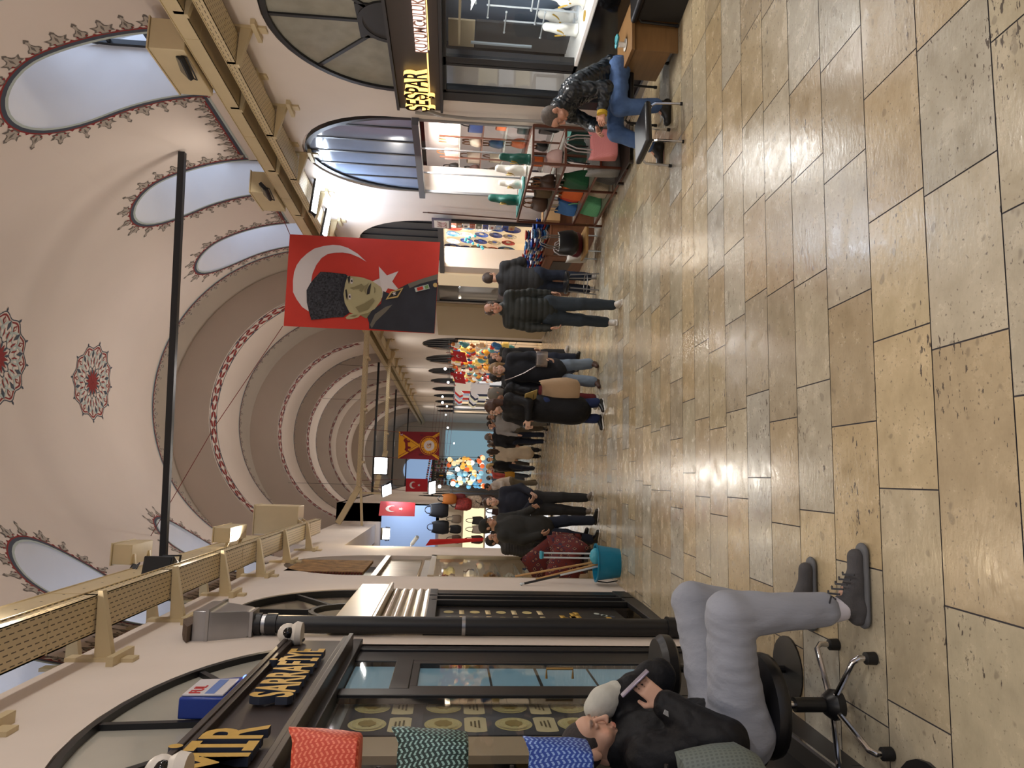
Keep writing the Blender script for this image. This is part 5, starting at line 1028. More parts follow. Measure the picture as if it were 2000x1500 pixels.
F.poly(zz([(800, 620), (820, 640), (790, 730), (768, 850), (780, 950), (832, 1060), (800, 1085), (750, 960), (735, 850), (755, 720)]), mat('print_band', rgb(36, 36, 44), .9))
for pts, m_ in (([(815, 655), (850, 640), (845, 700), (830, 735)], ink), ([(790, 800), (805, 795), (815, 860), (810, 925), (795, 880)], ink), ([(850, 680), (870, 665), (882, 700), (868, 735), (850, 725)], whf), ([(858, 690), (872, 685), (875, 712), (860, 716)], ink), ([(825, 855), (845, 845), (855, 880), (842, 915), (824, 900)], whf), ([(830, 868), (846, 866), (848, 892), (832, 893)], ink), ([(840, 780), (900, 765), (975, 735), (1000, 760), (995, 800), (975, 830), (950, 815), (955, 790), (880, 800)], shade), ([(1030, 860), (1040, 800), (1058, 760), (1086, 725), (1075, 790), (1062, 850)], ink), ([(1005, 760), (1040, 740), (1060, 720), (1030, 800), (1015, 850), (1005, 810)], shade), ([(1110, 760), (1130, 790), (1130, 830), (1115, 850), (1118, 800)], shade), ([(900, 1000), (1000, 960), (1100, 900), (1120, 930), (1040, 1030), (940, 1060)], shade), ([(1245, 920), (1305, 830), (1450, 785), (1385, 895)], goldp), ([(1272, 900), (1318, 843), (1425, 808), (1375, 880)], ink), ([(1575, 790), (1590, 838), (1750, 800), (1735, 748)], tealp), ([(1600, 790), (1612, 825), (1680, 808), (1668, 770)], redf), ([(1690, 770), (1700, 805), (1740, 795), (1730, 755)], mat('print_green', rgb(110, 140, 90), .8))): F.poly(zz(pts), m_)
F.poly(zz([(1345+26*math.cos(a)*(1 if i % 2 else .4), 853+26*math.sin(a)*(1 if i % 2 else .4)) for i, a in enumerate(np.linspace(0, 2*PI, 11)[:-1])]), whf); F.poly(zz([(1815+26*math.cos(a), 760+26*math.sin(a)) for a in np.linspace(0, 2*PI, 13)[:-1]]), goldp)
F.build('flag', 'large red flag with crescent, star and a man in a fur hat')
cord = mat('red_cord', rgb(120, 50, 40), .6)
tag(M().tube([(2.2, 11, 4.3), (.6, 11.4, 5.35), (-1.3, 11.8, 6.4)], .006, 5).build('cord', cord), 'thin red cord from the large flag to the left of the vault', 'cord'); tag(M().tube([(3.66, 11, 4.29), (4.1, 11, 4.5)], .006, 5).build('cord', cord), 'short cord tying the large flag to the right trunk', 'cord')
yel = mat('flag_yellow', rgb(226, 160, 34), .8); mar = mat('flag_maroon', rgb(122, 20, 32), .8)
G = Flag((.38, 19, 3.04), (1.1, 19, 3.05), (1.11, 19, 1.98), (.38, 19, 1.97), .005, (8, 12)).cloth(mar)
G.poly([(0.0, 0.0), (1, 0.0), (.5, .5)], yel)
for a0, a1 in ((0, 1), (1, 0)):
    s = 1 if a1 > a0 else -1
    for o, w, m_ in ((0, .11, yel), (.075, .012, mar), (-.075, .012, mar)): G.poly([(min(1, max(0, a0+s*(o-w))), 0), (min(1, max(0, a0+s*(o+w))), 0), (min(1, max(0, a1+s*(o+w))), 1), (min(1, max(0, a1+s*(o-w))), 1)], m_)
cir = lambda r, k=28, c=(.5, .75): [(c[0]+r*1.48*math.cos(2*PI*i/k), c[1]+r*math.sin(2*PI*i/k)) for i in range(k)]
G.poly(cir(.235), yel); G.poly(cir(.225), mar); G.poly(cir(.2), yel); G.poly(cir(.13), whf)
G.poly([(.27, .2), (.33, .15), (.42, .17), (.58, .16), (.66, .12), (.74, .14), (.75, .19), (.68, .21), (.66, .28), (.61, .28), (.6, .22), (.46, .23), (.44, .3), (.38, .3), (.37, .23), (.3, .24), (.26, .3), (.24, .27)], mar)
G.poly(star(.12, .92, .045, .02, -PI/2, 1.5), yel); G.poly(star(.88, .92, .045, .02, -PI/2, 1.5), yel); G.poly(cir(.045, 14, (.9, .07)), mar); G.poly(crescent(.9, .07, .03, .024, .012, 1.48, 10, 0), whf)
gf = G.build('flag', 'yellow and maroon club flag with lion and round emblem')
tx = lambda ch, a, b, sz, rot, m_: text('lettering', ch, sz, .001, m_, Matrix.Translation(Vector(G.P(a, b, .03)))@Matrix.Rotation(PI/2, 4, 'X')@Matrix.Rotation(rot, 4, 'Z'), gf, 1, align='CENTER')
for i, ch in enumerate('GALATASARAY HOLIGANS '):
    if ch != ' ': q = -PI*.95+2*PI*i/21; tx(ch, .5+.168*1.48*math.sin(q), .75-.168*math.cos(q)+.02*math.cos(q), .062, -q, mar)
tx('G', .47, .79, .16, 0, yel); tx('S', .54, .80, .14, 0, mar); tx('1905', .2, .56, .07, PI/2, ink); tx('GS', .84, .56, .07, -PI/2, ink)
def trflag(label, tl, tr, br, bl, ang=0, grp=None, rip=.005, vert=True):
    f = Flag(tl, tr, br, bl, rip, (6, 9)).cloth(mat('flag_deep_red', rgb(172, 22, 34), .8)); w_ = (Vector(tl)-Vector(tr)).length; h_ = (Vector(tl)-Vector(bl)).length; asp = h_/w_
    if vert: f.poly(crescent(.5, .33, .16, .128, .06, asp, 22, PI/2), whf); f.poly(star(.5, .6, .075, .03, PI/2, asp), whf)
    else: f.poly(crescent(.36, .5, .25, .2, .08, asp, 22, 0), whf); f.poly(star(.66, .5, .13, .05, PI, asp), whf)
    return f.build('flag', label)
trflag('red crescent flag hanging below the floodlights on the left', (-.52, 21, 2.93), (-.14, 21, 2.93), (-.14, 21, 2.3), (-.51, 21, 2.3)); trflag('red crescent flag seen edge-on by the left wall opening', (-1.0, 17.2, 3.3), (-.68, 17.7, 3.32), (-.7, 17.7, 2.48), (-1.0, 17.2, 2.46))
trflag('small red crescent flag over the trinket shop, nearer of two', (4.3, 24.6, 1.75), (4.0, 25.0, 1.6), (3.95, 25.0, 1.2), (4.25, 24.6, 1.3), vert=True); trflag('small red crescent flag over the trinket shop, further of two', (4.2, 29.4, 1.75), (3.85, 29.8, 1.6), (3.8, 29.8, 1.15), (4.15, 29.4, 1.25))
f = Flag((-1.3, 13.35, 2.06), (-1.18, 13.35, 1.98), (-1.14, 13.35, 1.0), (-1.2, 13.35, 1.02), .01, (4, 10)).cloth(mat('pennant_red', rgb(206, 34, 30), .7)); f.build('pennant', 'plain red pennant on the end of the left wall')
for a, b in (((.4, 19, 3.04), (.4, 18.1, 3.84)), ((1.08, 19, 3.05), (1.08, 18.1, 3.84)), ((-.5, 21, 2.93), (-.33, 18.1, 3.86)), ((-.16, 21, 2.93), (-.2, 18.1, 3.84))): tag(M().tube([a, b], .006, 4).build('flag_string', cord), 'thin cord holding the %s to the gantry' % {.4: 'left corner of the club flag', 1.08: 'right corner of the club flag', -.5: 'left corner of the red flag', -.16: 'right corner of the red flag'}[a[0]], 'cord')
# gantries across the street
def gantry(lb, x0, x1, y, z, legs):
    t = thing('cable_gantry', lb, 'cable tray', ((x0+x1)/2, y, z)); mb = M().use(slot_y); mb.box((x0, y-.16, z), (x1, y+.16, z+.008)).box((x0, y-.165, z), (x1, y-.155, z+.1)).box((x0, y+.155, z), (x1, y+.165, z+.1)); mb.build('channel', None, t)
    for a, b, r in legs: M().use(traym).tube([a, b], r, sq=True).build('brace', None, t)
    for x in np.arange(x0+.6, x1, 1.3): M().box((x-.03, y-.2, z-.05), (x+.03, y+.2, z)).build('bracket', traym, t)
slot_y = slot_mat(); 
gantry('cream slotted gantry crossing the street with the big floodlight', -.35, 4.05, 18, 3.84, [((-.35, 18, 3.88), (-1.25, 18, 4.35), .07), ((-.38, 18, 3.84), (-1.7, 18, 3.74), .03), ((-.5, 18.0, 4.0), (-.5, 18.0, 3.3), .02)])
gantry('second cream slotted gantry across the street further on', .8, 4.0, 26, 3.98, [((.8, 26, 4.0), (-.6, 26, 4.3), .08), ((4.0, 26, 4.0), (4.4, 26, 3.9), .08)])
for y in (28, 37, 48): tag(M().tube([(-1.4, y, 4.62), (4.3, y, 4.62)], .04, sq=True).build('tie_bar', black), 'black iron tie bar across the far vault, %s' % {28: 'second from the viewer', 37: 'third from the viewer', 48: 'last of the row'}[y], 'tie bar')
flood('big lit floodlight hanging under the first gantry', (.17, 17.75, 3.36), (.1, 12, 1.4), 1, .42, .34, 22, (1, .9, .7)); area('flood_light', (.17, 17.6, 3.36), (.3, 11, 0.2), .4, .3, 48, (1, .9, .76))
flood('lit floodlight seen edge-on beside the big one on the gantry', (-.42, 17.9, 3.2), (-1.4, 17.0, 2.4), 1, .4, .26, 34, (.95, .95, 1)); flood('lower lit floodlight left of the hanging red flag', (-.34, 18.3, 2.1), (-1.2, 17.2, 1.4), 1, .4, .2, 34, (.97, .97, 1))
flood('warm lit lamp at the end of the left wall', (-1.1, 13.35, 2.78), (-1.0, 12.2, 1.8), 1, .22, .18, 40, (1, .82, .5)); point('wall_end_lamp', (-.95, 13.2, 2.85), 20, (1, .78, .45), .1)
area('flood_light', (-.4, 17.7, 3.0), (-1.5, 18.6, 1.5), .4, .3, 26, (.9, .95, 1))
t = thing('wall_camera', 'small white bullet camera on the end of the left wall', 'security camera', (-1.2, 13.2, 2.25)); M().tube([(-1.26, 13.2, 2.3), (-1.12, 13.1, 2.2)], .035, 10).build('body', wht, t); M().tube([(-1.3, 13.17, 2.32), (-1.25, 13.2, 2.3)], .012, 6).build('bracket', wht, t)
# display wall facing the street corner
t = thing('display_wall', 'lit corner shelf unit with bags under a pale blue panel', 'shelf unit', (-1.4, 18.55, -1))
M().box((-2.6, 18.5, 1.98), (-.8, 18.55, 3.35)).build('blue_panel', mat('pale_blue_panel', rgb(150, 178, 222), .5, emit=.5, ecol=rgb(170, 196, 240)), t); lit = mat('lit_shelf_back', rgb(226, 216, 180), .6, emit=1.5, ecol=rgb(250, 236, 196)); lw = mat('lit_shelf_white', rgb(235, 235, 230), .6, emit=1.6, ecol=rgb(240, 246, 255))  # shelf backs glow by themselves in place of shelf lighting
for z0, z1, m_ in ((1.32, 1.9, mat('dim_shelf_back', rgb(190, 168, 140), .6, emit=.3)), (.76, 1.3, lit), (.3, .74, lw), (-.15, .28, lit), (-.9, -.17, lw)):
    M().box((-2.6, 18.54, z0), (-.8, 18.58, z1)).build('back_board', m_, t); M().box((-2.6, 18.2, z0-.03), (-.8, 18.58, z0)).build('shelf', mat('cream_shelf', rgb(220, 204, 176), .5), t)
M().box((-.82, 18.2, -1), (-.78, 18.6, 1.95)).build('side_panel', mat('cream_shelf', (0, 0, 0)), t)
k = 0
for z, ks in ((1.33, 3), (.77, 3), (.31, 4), (-.14, 3)):
    for j in range(ks): col = [(96, 66, 48), (30, 28, 30), (150, 130, 110), (70, 40, 34), (200, 190, 180), (60, 60, 64)][k % 6]; k += 1; bag('handbag', '%s bag on the lit corner shelves, %s shelf' % (['brown', 'black', 'taupe', 'dark red brown', 'cream', 'grey'][(k-1) % 6], {1.33: 'topmost', .77: 'second', .31: 'third', -.14: 'lowest'}[z]), (-1.62+.25*j+rnd(-.02, .02), 18.37, z), rnd(-.2, .2), .22, .12, rnd(.2, .3), mat('bag_%d_%d_%d' % col, rgb(*col), .5), blackl, 'hobo', 'bags on the lit corner shelves')
for i, (x, z, s, col, lb) in enumerate(((-1.3, 1.85, .42, (26, 30, 38), 'large black backpack hanging on the corner shelf unit'), (-.88, 1.9, .46, (24, 28, 40), 'dark navy backpack hanging at the street corner'), (-.72, 1.3, .4, (150, 40, 34), 'red patterned shoulder bag hanging at the street corner'), (-.66, 1.0, .4, (206, 190, 170), 'cream patterned shoulder bag hanging at the street corner'), (-.62, .7, .36, (60, 40, 36), 'dark brown bag hanging at the street corner'), (-.6, 1.65, .34, (190, 110, 40), 'orange scarf bag hanging above the patterned bags'), (-.58, 1.4, .3, (120, 30, 40), 'wine red bag hanging above the patterned bags'), (-.62, .35, .3, (34, 34, 38), 'small black bag lowest at the street corner'))): bag('backpack' if i < 2 else 'shoulder_bag', lb, (x, 18.05-.05*(i % 3), z-s*.5), rnd(-.3, .3), s*.8, .2, s, mat('hang_%d' % i, rgb(*col), .55, noise=.5 if i in (2, 3) else 0, nscale=26), blackl, 'sack' if i < 2 else 'hobo', hh=.12)
# rows of lit shops further down the street
tr_c = [(220, 60, 40), (240, 170, 60), (245, 235, 220), (200, 120, 60), (60, 120, 180), (240, 200, 160), (150, 30, 30), (90, 160, 170), (250, 220, 120), (120, 70, 50)]
trn = ['red', 'amber', 'white', 'orange brown', 'blue', 'pale peach', 'dark red', 'teal', 'yellow', 'brown']
def shopfit(side, i, yc, lum, col):
    x = XR if side > 0 else XF; s = side; t = thing('storefront', '%s lit far shop front on the %s side, number %d from the viewer' % ('warm' if col[2] < .8 else 'cool', 'ceramics' if side > 0 else 'carpet', i+1) if False else '%s far shop front on the side of the %s, %s along' % ('warm lit' if col[2] < .8 else 'cool lit', 'ceramics' if side > 0 else 'carpets', ['first', 'second', 'third', 'fourth', 'fifth', 'sixth', 'seventh', 'eighth', 'ninth'][i]), 'shop front', (x, yc, gz(yc)))
    m_ = mat('far_back_%d%d' % (side, i), (.75*col[0], .75*col[1], .75*col[2]), .7, emit=lum, ecol=col, noise=.5, nscale=2.2)  # back wall glows by itself to read as a lit shop
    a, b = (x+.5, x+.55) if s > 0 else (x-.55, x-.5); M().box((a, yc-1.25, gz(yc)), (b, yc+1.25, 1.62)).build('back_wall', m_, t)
    a, b = (x-.04, x+.04); mb = M().use(black)
    for yy in (yc-1.24, yc+1.24): mb.box((a, yy-.03, gz(yc)), (b, yy+.03, 1.6))
    mb.box((a, yc-1.27, 1.56), (b, yc+1.27, 1.66)); mb.build('frame', None, t)
    mb = M().use(dark).ext(arch(yc, 1.22, 1.66, 1.62, 1.16), x+.06*s, x+.1*s, 'x'); mb.use(black)
    for q in (-.6, -.2, .2, .6): h = 1.16*math.sqrt(1-(q/1.22)**2); mb.box((x+.02*s-.02, yc+q-.025, 1.66), (x+.02*s+.02, yc+q+.025, 1.62+h))
    mb.build('fanlight', None, t)
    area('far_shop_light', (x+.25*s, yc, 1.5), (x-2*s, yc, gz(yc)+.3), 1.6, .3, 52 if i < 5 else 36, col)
wc = [(1, .80, .55), (1, .85, .62), (.86, .93, 1), (.75, .88, 1), (1, .84, .6), (.95, .96, 1), (1, .8, .55), (.9, .95, 1), (1, .85, .65)]
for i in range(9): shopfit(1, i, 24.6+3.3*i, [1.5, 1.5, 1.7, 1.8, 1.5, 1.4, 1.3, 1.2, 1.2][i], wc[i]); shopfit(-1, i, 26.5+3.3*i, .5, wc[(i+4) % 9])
orn = {}
for i, c in enumerate(tr_c):
    m_ = mat('trinket_%d' % i, rgb(*c), .35, emit=.12)
    if i % 3 == 0: o = M().ball((0, 0, -.08), .075, 10).tube([(0, 0, 0), (0, 0, .1)], .006, 4).build('hanging_ornament', m_)
    elif i % 3 == 1: o = M().lathe([(.02, 0), (.07, -.05), (.08, -.12), (.04, -.2), (.015, -.22)], (0, 0, 0), 10).build('hanging_ornament', m_)
    else: o = M().lathe([(.01, 0), (.05, -.01), (.045, -.09), (.085, -.11), (.09, -.25), (.02, -.26)], (0, 0, 0), 10).build('hanging_ornament', m_)
    orn[i] = tag(o, '', 'ornament', 'ornaments hanging at the far trinket shops')
dg = thing('display_grid', 'black wire display grid hung with trinkets at the far right shops', 'display grid', (4.46, 28, -1.5)); mb = M()
for z in np.arange(-.4, 1.95, .25): mb.box((4.45, 23.3, z), (4.46, 33.2, z+.01))
for y in np.arange(23.3, 33.3, .5): mb.box((4.45, y, gz(y)), (4.46, y+.012, 1.95))
mb.build('wires', black, dg)
first = set()
for q in range(240):
    i = q % 10; y = 18.9+13*rnd(0, 1)**1.5 if q < 40 else rnd(23.4, 33); x = 4.38-rnd(0, .06); z = rnd(-.1, 1.85)
    if y < 23.3: y = rnd(23.4, 26)
    o = orn[i] if i not in first else orn[i].copy()
    if i in first: C.objects.link(o)
    first.add(i); o.location = (x, y, z); s = rnd(.8, 1.5); o.scale = (s, s, s); o['label'] = '%s trinket hanging outside the far lit shops on the right' % trn[i]
def tshirt(loc, col, lb, s=1.0):
    P = [(-.25, -.6), (.25, -.6), (.25, -.12), (.42, -.25), (.5, -.12), (.3, .05), (.1, .08), (0, .03), (-.1, .08), (-.3, .05), (-.5, -.12), (-.42, -.25), (-.25, -.12)]
    mb = M(); mb.ext([(x*s, z*s) for x, z in P], -.04, .04, 'y'); o = mb.build('hanging_shirt', mat('shirt_%d_%d_%d' % col, rgb(*col), .8, emit=.15)); o.location = loc; o.rotation_euler = (0, 0, -.9); tag(o, lb, 'shirt', 'shirts hanging at the far clothes shop')
for q in range(12): col = [(236, 230, 220), (214, 210, 214), (200, 50, 44), (40, 46, 70), (170, 190, 214), (230, 226, 200)][q % 6]; tshirt((4.2-.12*(q % 2), 33.5+1.0*(q//2), 1.5-.75*(q % 2)), col, '%s shirt hanging outside the far clothes shop on the right' % ['cream', 'light grey', 'red', 'navy', 'pale blue', 'ivory'][q % 6], 1.3)
lc = [(90, 170, 220), (250, 230, 180), (230, 110, 60), (140, 200, 230), (255, 250, 230), (240, 180, 80)]
lr = thing('lamp_rail', 'black ceiling frame carrying the mosaic lamps', 'rail', (0, 27.5, 2.3))
for y in (26.3, 27.0, 27.5, 28.0, 28.7): M().tube([(XF, y, 2.3), (.8, y, 2.3)], .02, 6).build('bar', black, lr)
for q in range(72):
    col = lc[q % 6]; zl = rnd(.35, 1.72); lm = mat('lamp_%d' % (q % 6), rgb(*col), .3, emit=[.8, 1.1, .8, .9, 1.8, 1.0][q % 6], noise=.5, nscale=30); o = M().use(lm).ball((0, 0, 0), .095, 10).use(rubber).lathe([(.03, .1), (.045, .12), (.02, .16)], (0, 0, 0), 8).tube([(0, 0, .15), (0, 0, 2.3-zl)], .005, 4).build('mosaic_lamp')
    o.location = (rnd(-.42, .72) if q % 3 else rnd(-.45, .1), 27.5+rnd(-1.2, 1.2), zl); tag(o, '%s glass mosaic lamp hanging in the glowing cluster on the left' % ['blue', 'cream', 'orange', 'pale blue', 'white', 'amber'][q % 6], 'lamp', 'mosaic lamps in the glowing cluster')
fm = [mat('tiny_flag_%d' % i, rgb(*c), .8) for i, c in enumerate(((168, 34, 40), (150, 40, 50), (40, 60, 120), (200, 190, 180), (40, 110, 80), (190, 60, 50)))]
fc = ['red', 'crimson', 'blue', 'white', 'green', 'scarlet']
for r in range(7): tag(M().tube([(XF, 45.02, 3.235-.2*r), (.98, 45.02, 3.0-.2*r), (4.45, 45.02, 2.8-.2*r)], .008, 4).build('bunting_line', cord), 'thin line of the far bunting, %s from the top' % ['first', 'second', 'third', 'fourth', 'fifth', 'sixth', 'seventh'][r], 'cord')
for q in range(84):
    r, c = divmod(q, 12); i = (q*7+q//5) % 6; tag(M().use(fm[i]).box((-.62+.135*c, 45, 3.1-.2*r-.018*c), (-.51+.135*c, 45.01, 3.22-.2*r-.018*c)).use(fm[(i+3) % 6]).box((-.59+.135*c, 44.99, 3.14-.2*r-.018*c), (-.54+.135*c, 45.0, 3.18-.2*r-.018*c)).build('bunting_flag'), '%s little flag in the grid of bunting across the far street' % fc[i], 'flag', 'little flags of the far bunting')
tag(M().use(black).box((-.25, 43, 1.9), (.1, 43.02, 2.5)).use(yel).ball((-.08, 42.99, 2.2), (.09, .01, .12), 12).build('banner'), 'small black banner with gold oval before the far bunting', 'banner')
# end of the street: arched window and blue-white light
wn = struct(M().use(black).box((-1, 61.9, 3.2), (1.6, 62, 3.3)).build('window_9')); M().use(mat('far_daylight', rgb(150, 180, 220), .5, emit=1.0)).ext([(-1.0+.2, 3.3), (1.4, 3.3)]+arc(.3, 4.6, 1.1, 0, 180, 14), 61.95, 61.98, 'y').build('pane', None, wn)
tag(M().use(mat('far_glow', rgb(160, 200, 220), .5, emit=.6)).box((-.7, 61.8, -2.5), (3.8, 61.9, 2.2)).build('far_shop_window'), 'cool lit shop window closing the far end of the street', 'shop window')
BP = [(4.0, 27, 2.0), (4.0, 31, 1.9), (3.9, 36, 2.2), (3.9, 41, 2.0), (3.9, 47, 2.1), (2.6, 40, 1.9), (2.0, 46, 1.5), (3.0, 30, 2.1), (-.4, 24, 2.0)]
for q in range(9):
    t = thing('pendant_bulb', 'small bright bulb on a cord at %s along the far street' % ['the trinket shops', 'the first dark arch', 'the clothes shop', 'the second dark arch', 'the last lit arch', 'the bunting', 'the end window', 'the club flag', 'the lamp cluster'][q], 'bulb', BP[q]); x, y, z = BP[q]
    M().ball(BP[q], .055, 10).build('bulb', mat('white_bulb', (1, 1, 1), .3, emit=9), t); h = ZC+math.sqrt(max(.1, VR**2-(x-XC)**2)); M().tube([(x, y, z+.05), (x, y, h)], .005, 4).build('cord', rubber, t)
# ================================================================ PEOPLE
def rotm(yaw=0, pitch=0, roll=0):
    """head/limb frame: faces -Y at yaw 0; pitch > 0 looks down; columns are local axes in world"""
    return np.array(Matrix.Rotation(yaw, 3, 'Z')@Matrix.Rotation(pitch, 3, 'X')@Matrix.Rotation(roll, 3, 'Y'))
skin_m = mat('skin', (.5, .3, .2), .5, attr=True, spec=.35)
def head_sdf(S_, c, R, s=1.0):
    T = lambda p: np.array(c)+s*(R@np.array(p)); q = lambda *r: tuple(s*x for x in r)
    S_.ell(T((0, .018, .032)), q(.074, .094, .092), .02*s, R).ell(T((0, -.03, -.04)), q(.057, .062, .072), .03*s, R).ell(T((0, -.055, -.092)), q(.03, .028, .022), .02*s, R).ell(T((0, -.052, .05)), q(.058, .04, .04), .02*s, R)
    S_.cone(T((0, -.094, .022)), T((0, -.117, -.018)), .008*s, .013*s, .008*s).ell(T((-.011, -.106, -.024)), q(.009, .011, .008), .006*s, R).ell(T((.011, -.106, -.024)), q(.009, .011, .008), .006*s, R)
    for sx in (-1, 1):
        S_.ell(T((sx*.033, -.098, .02)), q(.018, .014, .011), .008*s, R, True); S_.ell(T((sx*.032, -.083, .018)), q(.014, .012, .011), .004*s, R); S_.ell(T((sx*.03, -.088, .042)), q(.024, .01, .007), .01*s, R)
        S_.ell(T((sx*.076, .014, .0)), q(.009, .022, .032), .006*s, R).ell(T((sx*.084, .02, .006)), q(.006, .018, .026), .004*s, R).ell(T((sx*.045, -.055, -.03)), q(.025, .03, .03), .02*s, R)
    S_.ell(T((0, -.097, -.052)), q(.024, .01, .0065), .005*s, R).ell(T((0, -.096, -.063)), q(.021, .01, .0075), .005*s, R)
def face_col(c, R, s, base, beard=0, hairc=(.02, .015, .012)):
    base = np.array(base)
    def f(V):
        L = ((V-np.array(c))@R)/s; col = np.tile(base, (len(V), 1)); x, y, z = np.abs(L[:, 0]), L[:, 1], L[:, 2]
        inh = (np.abs(L) < .2).all(1)
        def mix(m, k, w=1.0): col[:] = col*(1-np.clip(m, 0, 1)[:, None]*w)+np.array(k)*np.clip(m, 0, 1)[:, None]*w
        g = lambda cx, cy, cz, rx, ry, rz: np.clip(1.6-1.6*np.sqrt(((x-cx)/rx)**2+((y-cy)/ry)**2+((z-cz)/rz)**2), 0, 1)*inh
        mix(g(0, -.1, -.057, .028, .03, .014), base*np.array([.85, .5, .5])); mix(g(.034, -.09, .046, .03, .04, .008), hairc, .85); mix(g(.033, -.09, .019, .018, .03, .006), base*.35, .8)
        mix(g(.045, -.085, -.02, .03, .04, .03), base*np.array([1.08, .85, .82]), .5)
        if beard: mix(((z < -.03) & (z > -.14) & (y < .03) & (y > -.12) & inh & ~((z > -.075) & (z < -.035) & (x < .02))).astype(float)*np.clip((-.02-z)/.03, 0, 1), hairc, beard)
        return col
    return f
def hand_sdf(S_, w, d, n, side, curl=.5, s=1.0, spread=.1):
    d = np.array(d, float); d /= np.linalg.norm(d); n = np.array(n, float); n -= d*(n@d); n /= np.linalg.norm(n); l = np.cross(d, n)*side; w = np.array(w, float)
    R = np.stack([l, d, n], 1); S_.box(w+d*.045*s, (.038*s, .048*s, .013*s), .013*s, .015, R)
    for i, (o, L_) in enumerate(((-.03, .068), (-.01, .078), (.011, .073), (.03, .058))):
        p = w+d*.088*s+l*o*s; dr = d+l*o*spread*6; a = 0
        for k, (fr, r) in enumerate(((.42, .0088), (.32, .008), (.26, .0072))):
            a += curl*(.55+.25*k)*(1+.08*i); v = dr/np.linalg.norm(dr)*math.cos(a)+n*math.sin(a); q = p+v*L_*fr*s; S_.cone(p, q, r*s, (r-.0006)*s, .004); p = q
    p = w+d*.025*s-l*.03*s; q = p+(d*.6-l*.7+n*.35)*.038*s; r = q+(d*.85-l*.1+n*.5*curl)*.034*s; S_.cone(p, q, .013*s, .0105*s, .012).cone(q, r, .0105*s, .0085*s, .006)
SK = (rgb(190, 148, 124), rgb(172, 128, 106), rgb(206, 168, 148), rgb(160, 118, 96))
def figure(label, J, o, h=.008, grp=None, loc=None):
    """J: joints in world coordinates; o: looks. The body is one mesh; clothes, hair and eyes are its children"""
    A = {k: np.array(v, float) for k, v in J.items() if k not in ('R', 'handL', 'handR')}; R = J['R']; s = o.get('hs', 1.0); base = o.get('skin', SK[0]); hc = o.get('hair', (.015, .011, .009))
    S_ = SDF(h, .03); head_sdf(S_, A['head'], R, s); up = A['chest']-A['pelvis']; up /= np.linalg.norm(up)
    S_.cone(A['neck'], A['head']+R@np.array((0, .022, -.07))*s, .056, .05, .02).chain([A['pelvis'], A['pelvis']+up*.15, A['chest'], A['neck']-up*.04], [.11, .1, .115, .06], .05)
    for q in 'LR':
        S_.chain([A['neck']-up*.05, A['sh'+q], A['el'+q], A['wr'+q]], [.06, .05, .038, .027], .03).chain([A['pelvis'], A['hip'+q], A['kn'+q], A['an'+q]], [.1, .075, .05, .038], .03).cone(A['an'+q], A['an'+q]*.55+A['toe'+q]*.45, .034, .026, .01)
        hd = J['hand'+q]
        if h < .011: hand_sdf(S_, A['wr'+q], hd[0], hd[1], 1 if q == 'L' else -1, hd[2] if len(hd) > 2 else .5)
        else: d = np.array(hd[0], float); d /= np.linalg.norm(d); S_.cone(A['wr'+q], A['wr'+q]+d*.12, .034, .026, .01)
    b = S_.build('person', skin_m, None, 1, None, face_col(A['head'], R, s, base, o.get('beard', 0), hc)); tag(b, label, 'person', grp)
    jm = o['jacket']; L_ = o.get('fat', 1.0); hem = o.get('hem', .1); tq = .022
    side = A['shL']-A['shR']; side /= np.linalg.norm(side); fwd = np.cross(up, side); 
    JK = SDF(h*1.1, .05); cw = np.linalg.norm(A['shL']-A['shR'])/2
    JR = np.stack([side, -fwd, up], 1)
    mid = (A['pelvis']+A['chest'])/2; JK.ell(A['chest']-up*.03, (cw*.98*L_, .135*L_, .2), .06, JR).ell(mid, (.175*L_, .14*L_, .2), .08, JR).ell(A['pelvis']-up*(hem-.1)*.6, (.185*L_, .148*L_, .13+hem*.5), .06, JR).cone(A['neck']-up*.1, A['neck']+up*.015, .09, .075 if not o.get('collar') else .088, .03)
    for q in 'LR':
        JK.cone(A['neck']-up*.06, A['sh'+q], .085, .07, .04); sl = o.get('sleeve', .062); JK.chain([A['sh'+q]-side*(.06 if q == 'L' else -.06), A['sh'+q]-up*.005, A['el'+q], A['el'+q]+(A['wr'+q]-A['el'+q])*.93], [.075, sl*1.12, sl, sl*.78], .04)
    if o.get('hood'): JK.ell(A['neck']-up*.05+(-fwd)*.09, (.13, .07, .12), .03, JR)
    if o.get('coat'): JK.chain([A['pelvis'], A['pelvis']-np.array((0, 0, o['coat']))], [.17, .2], .08); JK.cone((A['hipL']+A['hipR'])/2, (A['knL']+A['knR'])/2, .17, .17, .1) if o.get('coat') > .3 else None
    V, Fq = JK.run()
    if o.get('coat'): pass
    st = o.get('style'); rng = sum(map(ord, label)) & 255
    if st == 'quilt':   # horizontal tubes of a padded jacket
        ax = lambda V: V@up; pit = o.get('pitch', .075); dp = lambda V: .006*np.abs(np.sin(ax(V)*PI/pit))-.003+.004*wob(V, 26, rng)
    elif st == 'crumple': dp = lambda V: .005*np.abs(np.sin((V@up+.35*(V@side))*PI/.045))+.005*np.abs(np.sin((V@up-.5*(V@fwd))*PI/.05))-.005+.006*wob(V, 105, rng)
    elif st == 'puff': dp = lambda V: .016*np.abs(wob(V, 14, rng))+.012*np.abs(wob(V, 30, rng+1))-.012+.003*wob(V, 90, rng+2)
    elif st == 'none': dp = None
    else: dp = lambda V: .006*wob(V, 22, rng)+.004*wob(V, 48, rng+1)
    sdf_link('jacket' if not o.get('coat') else 'coat', V, Fq, jm, b, 2, dp)
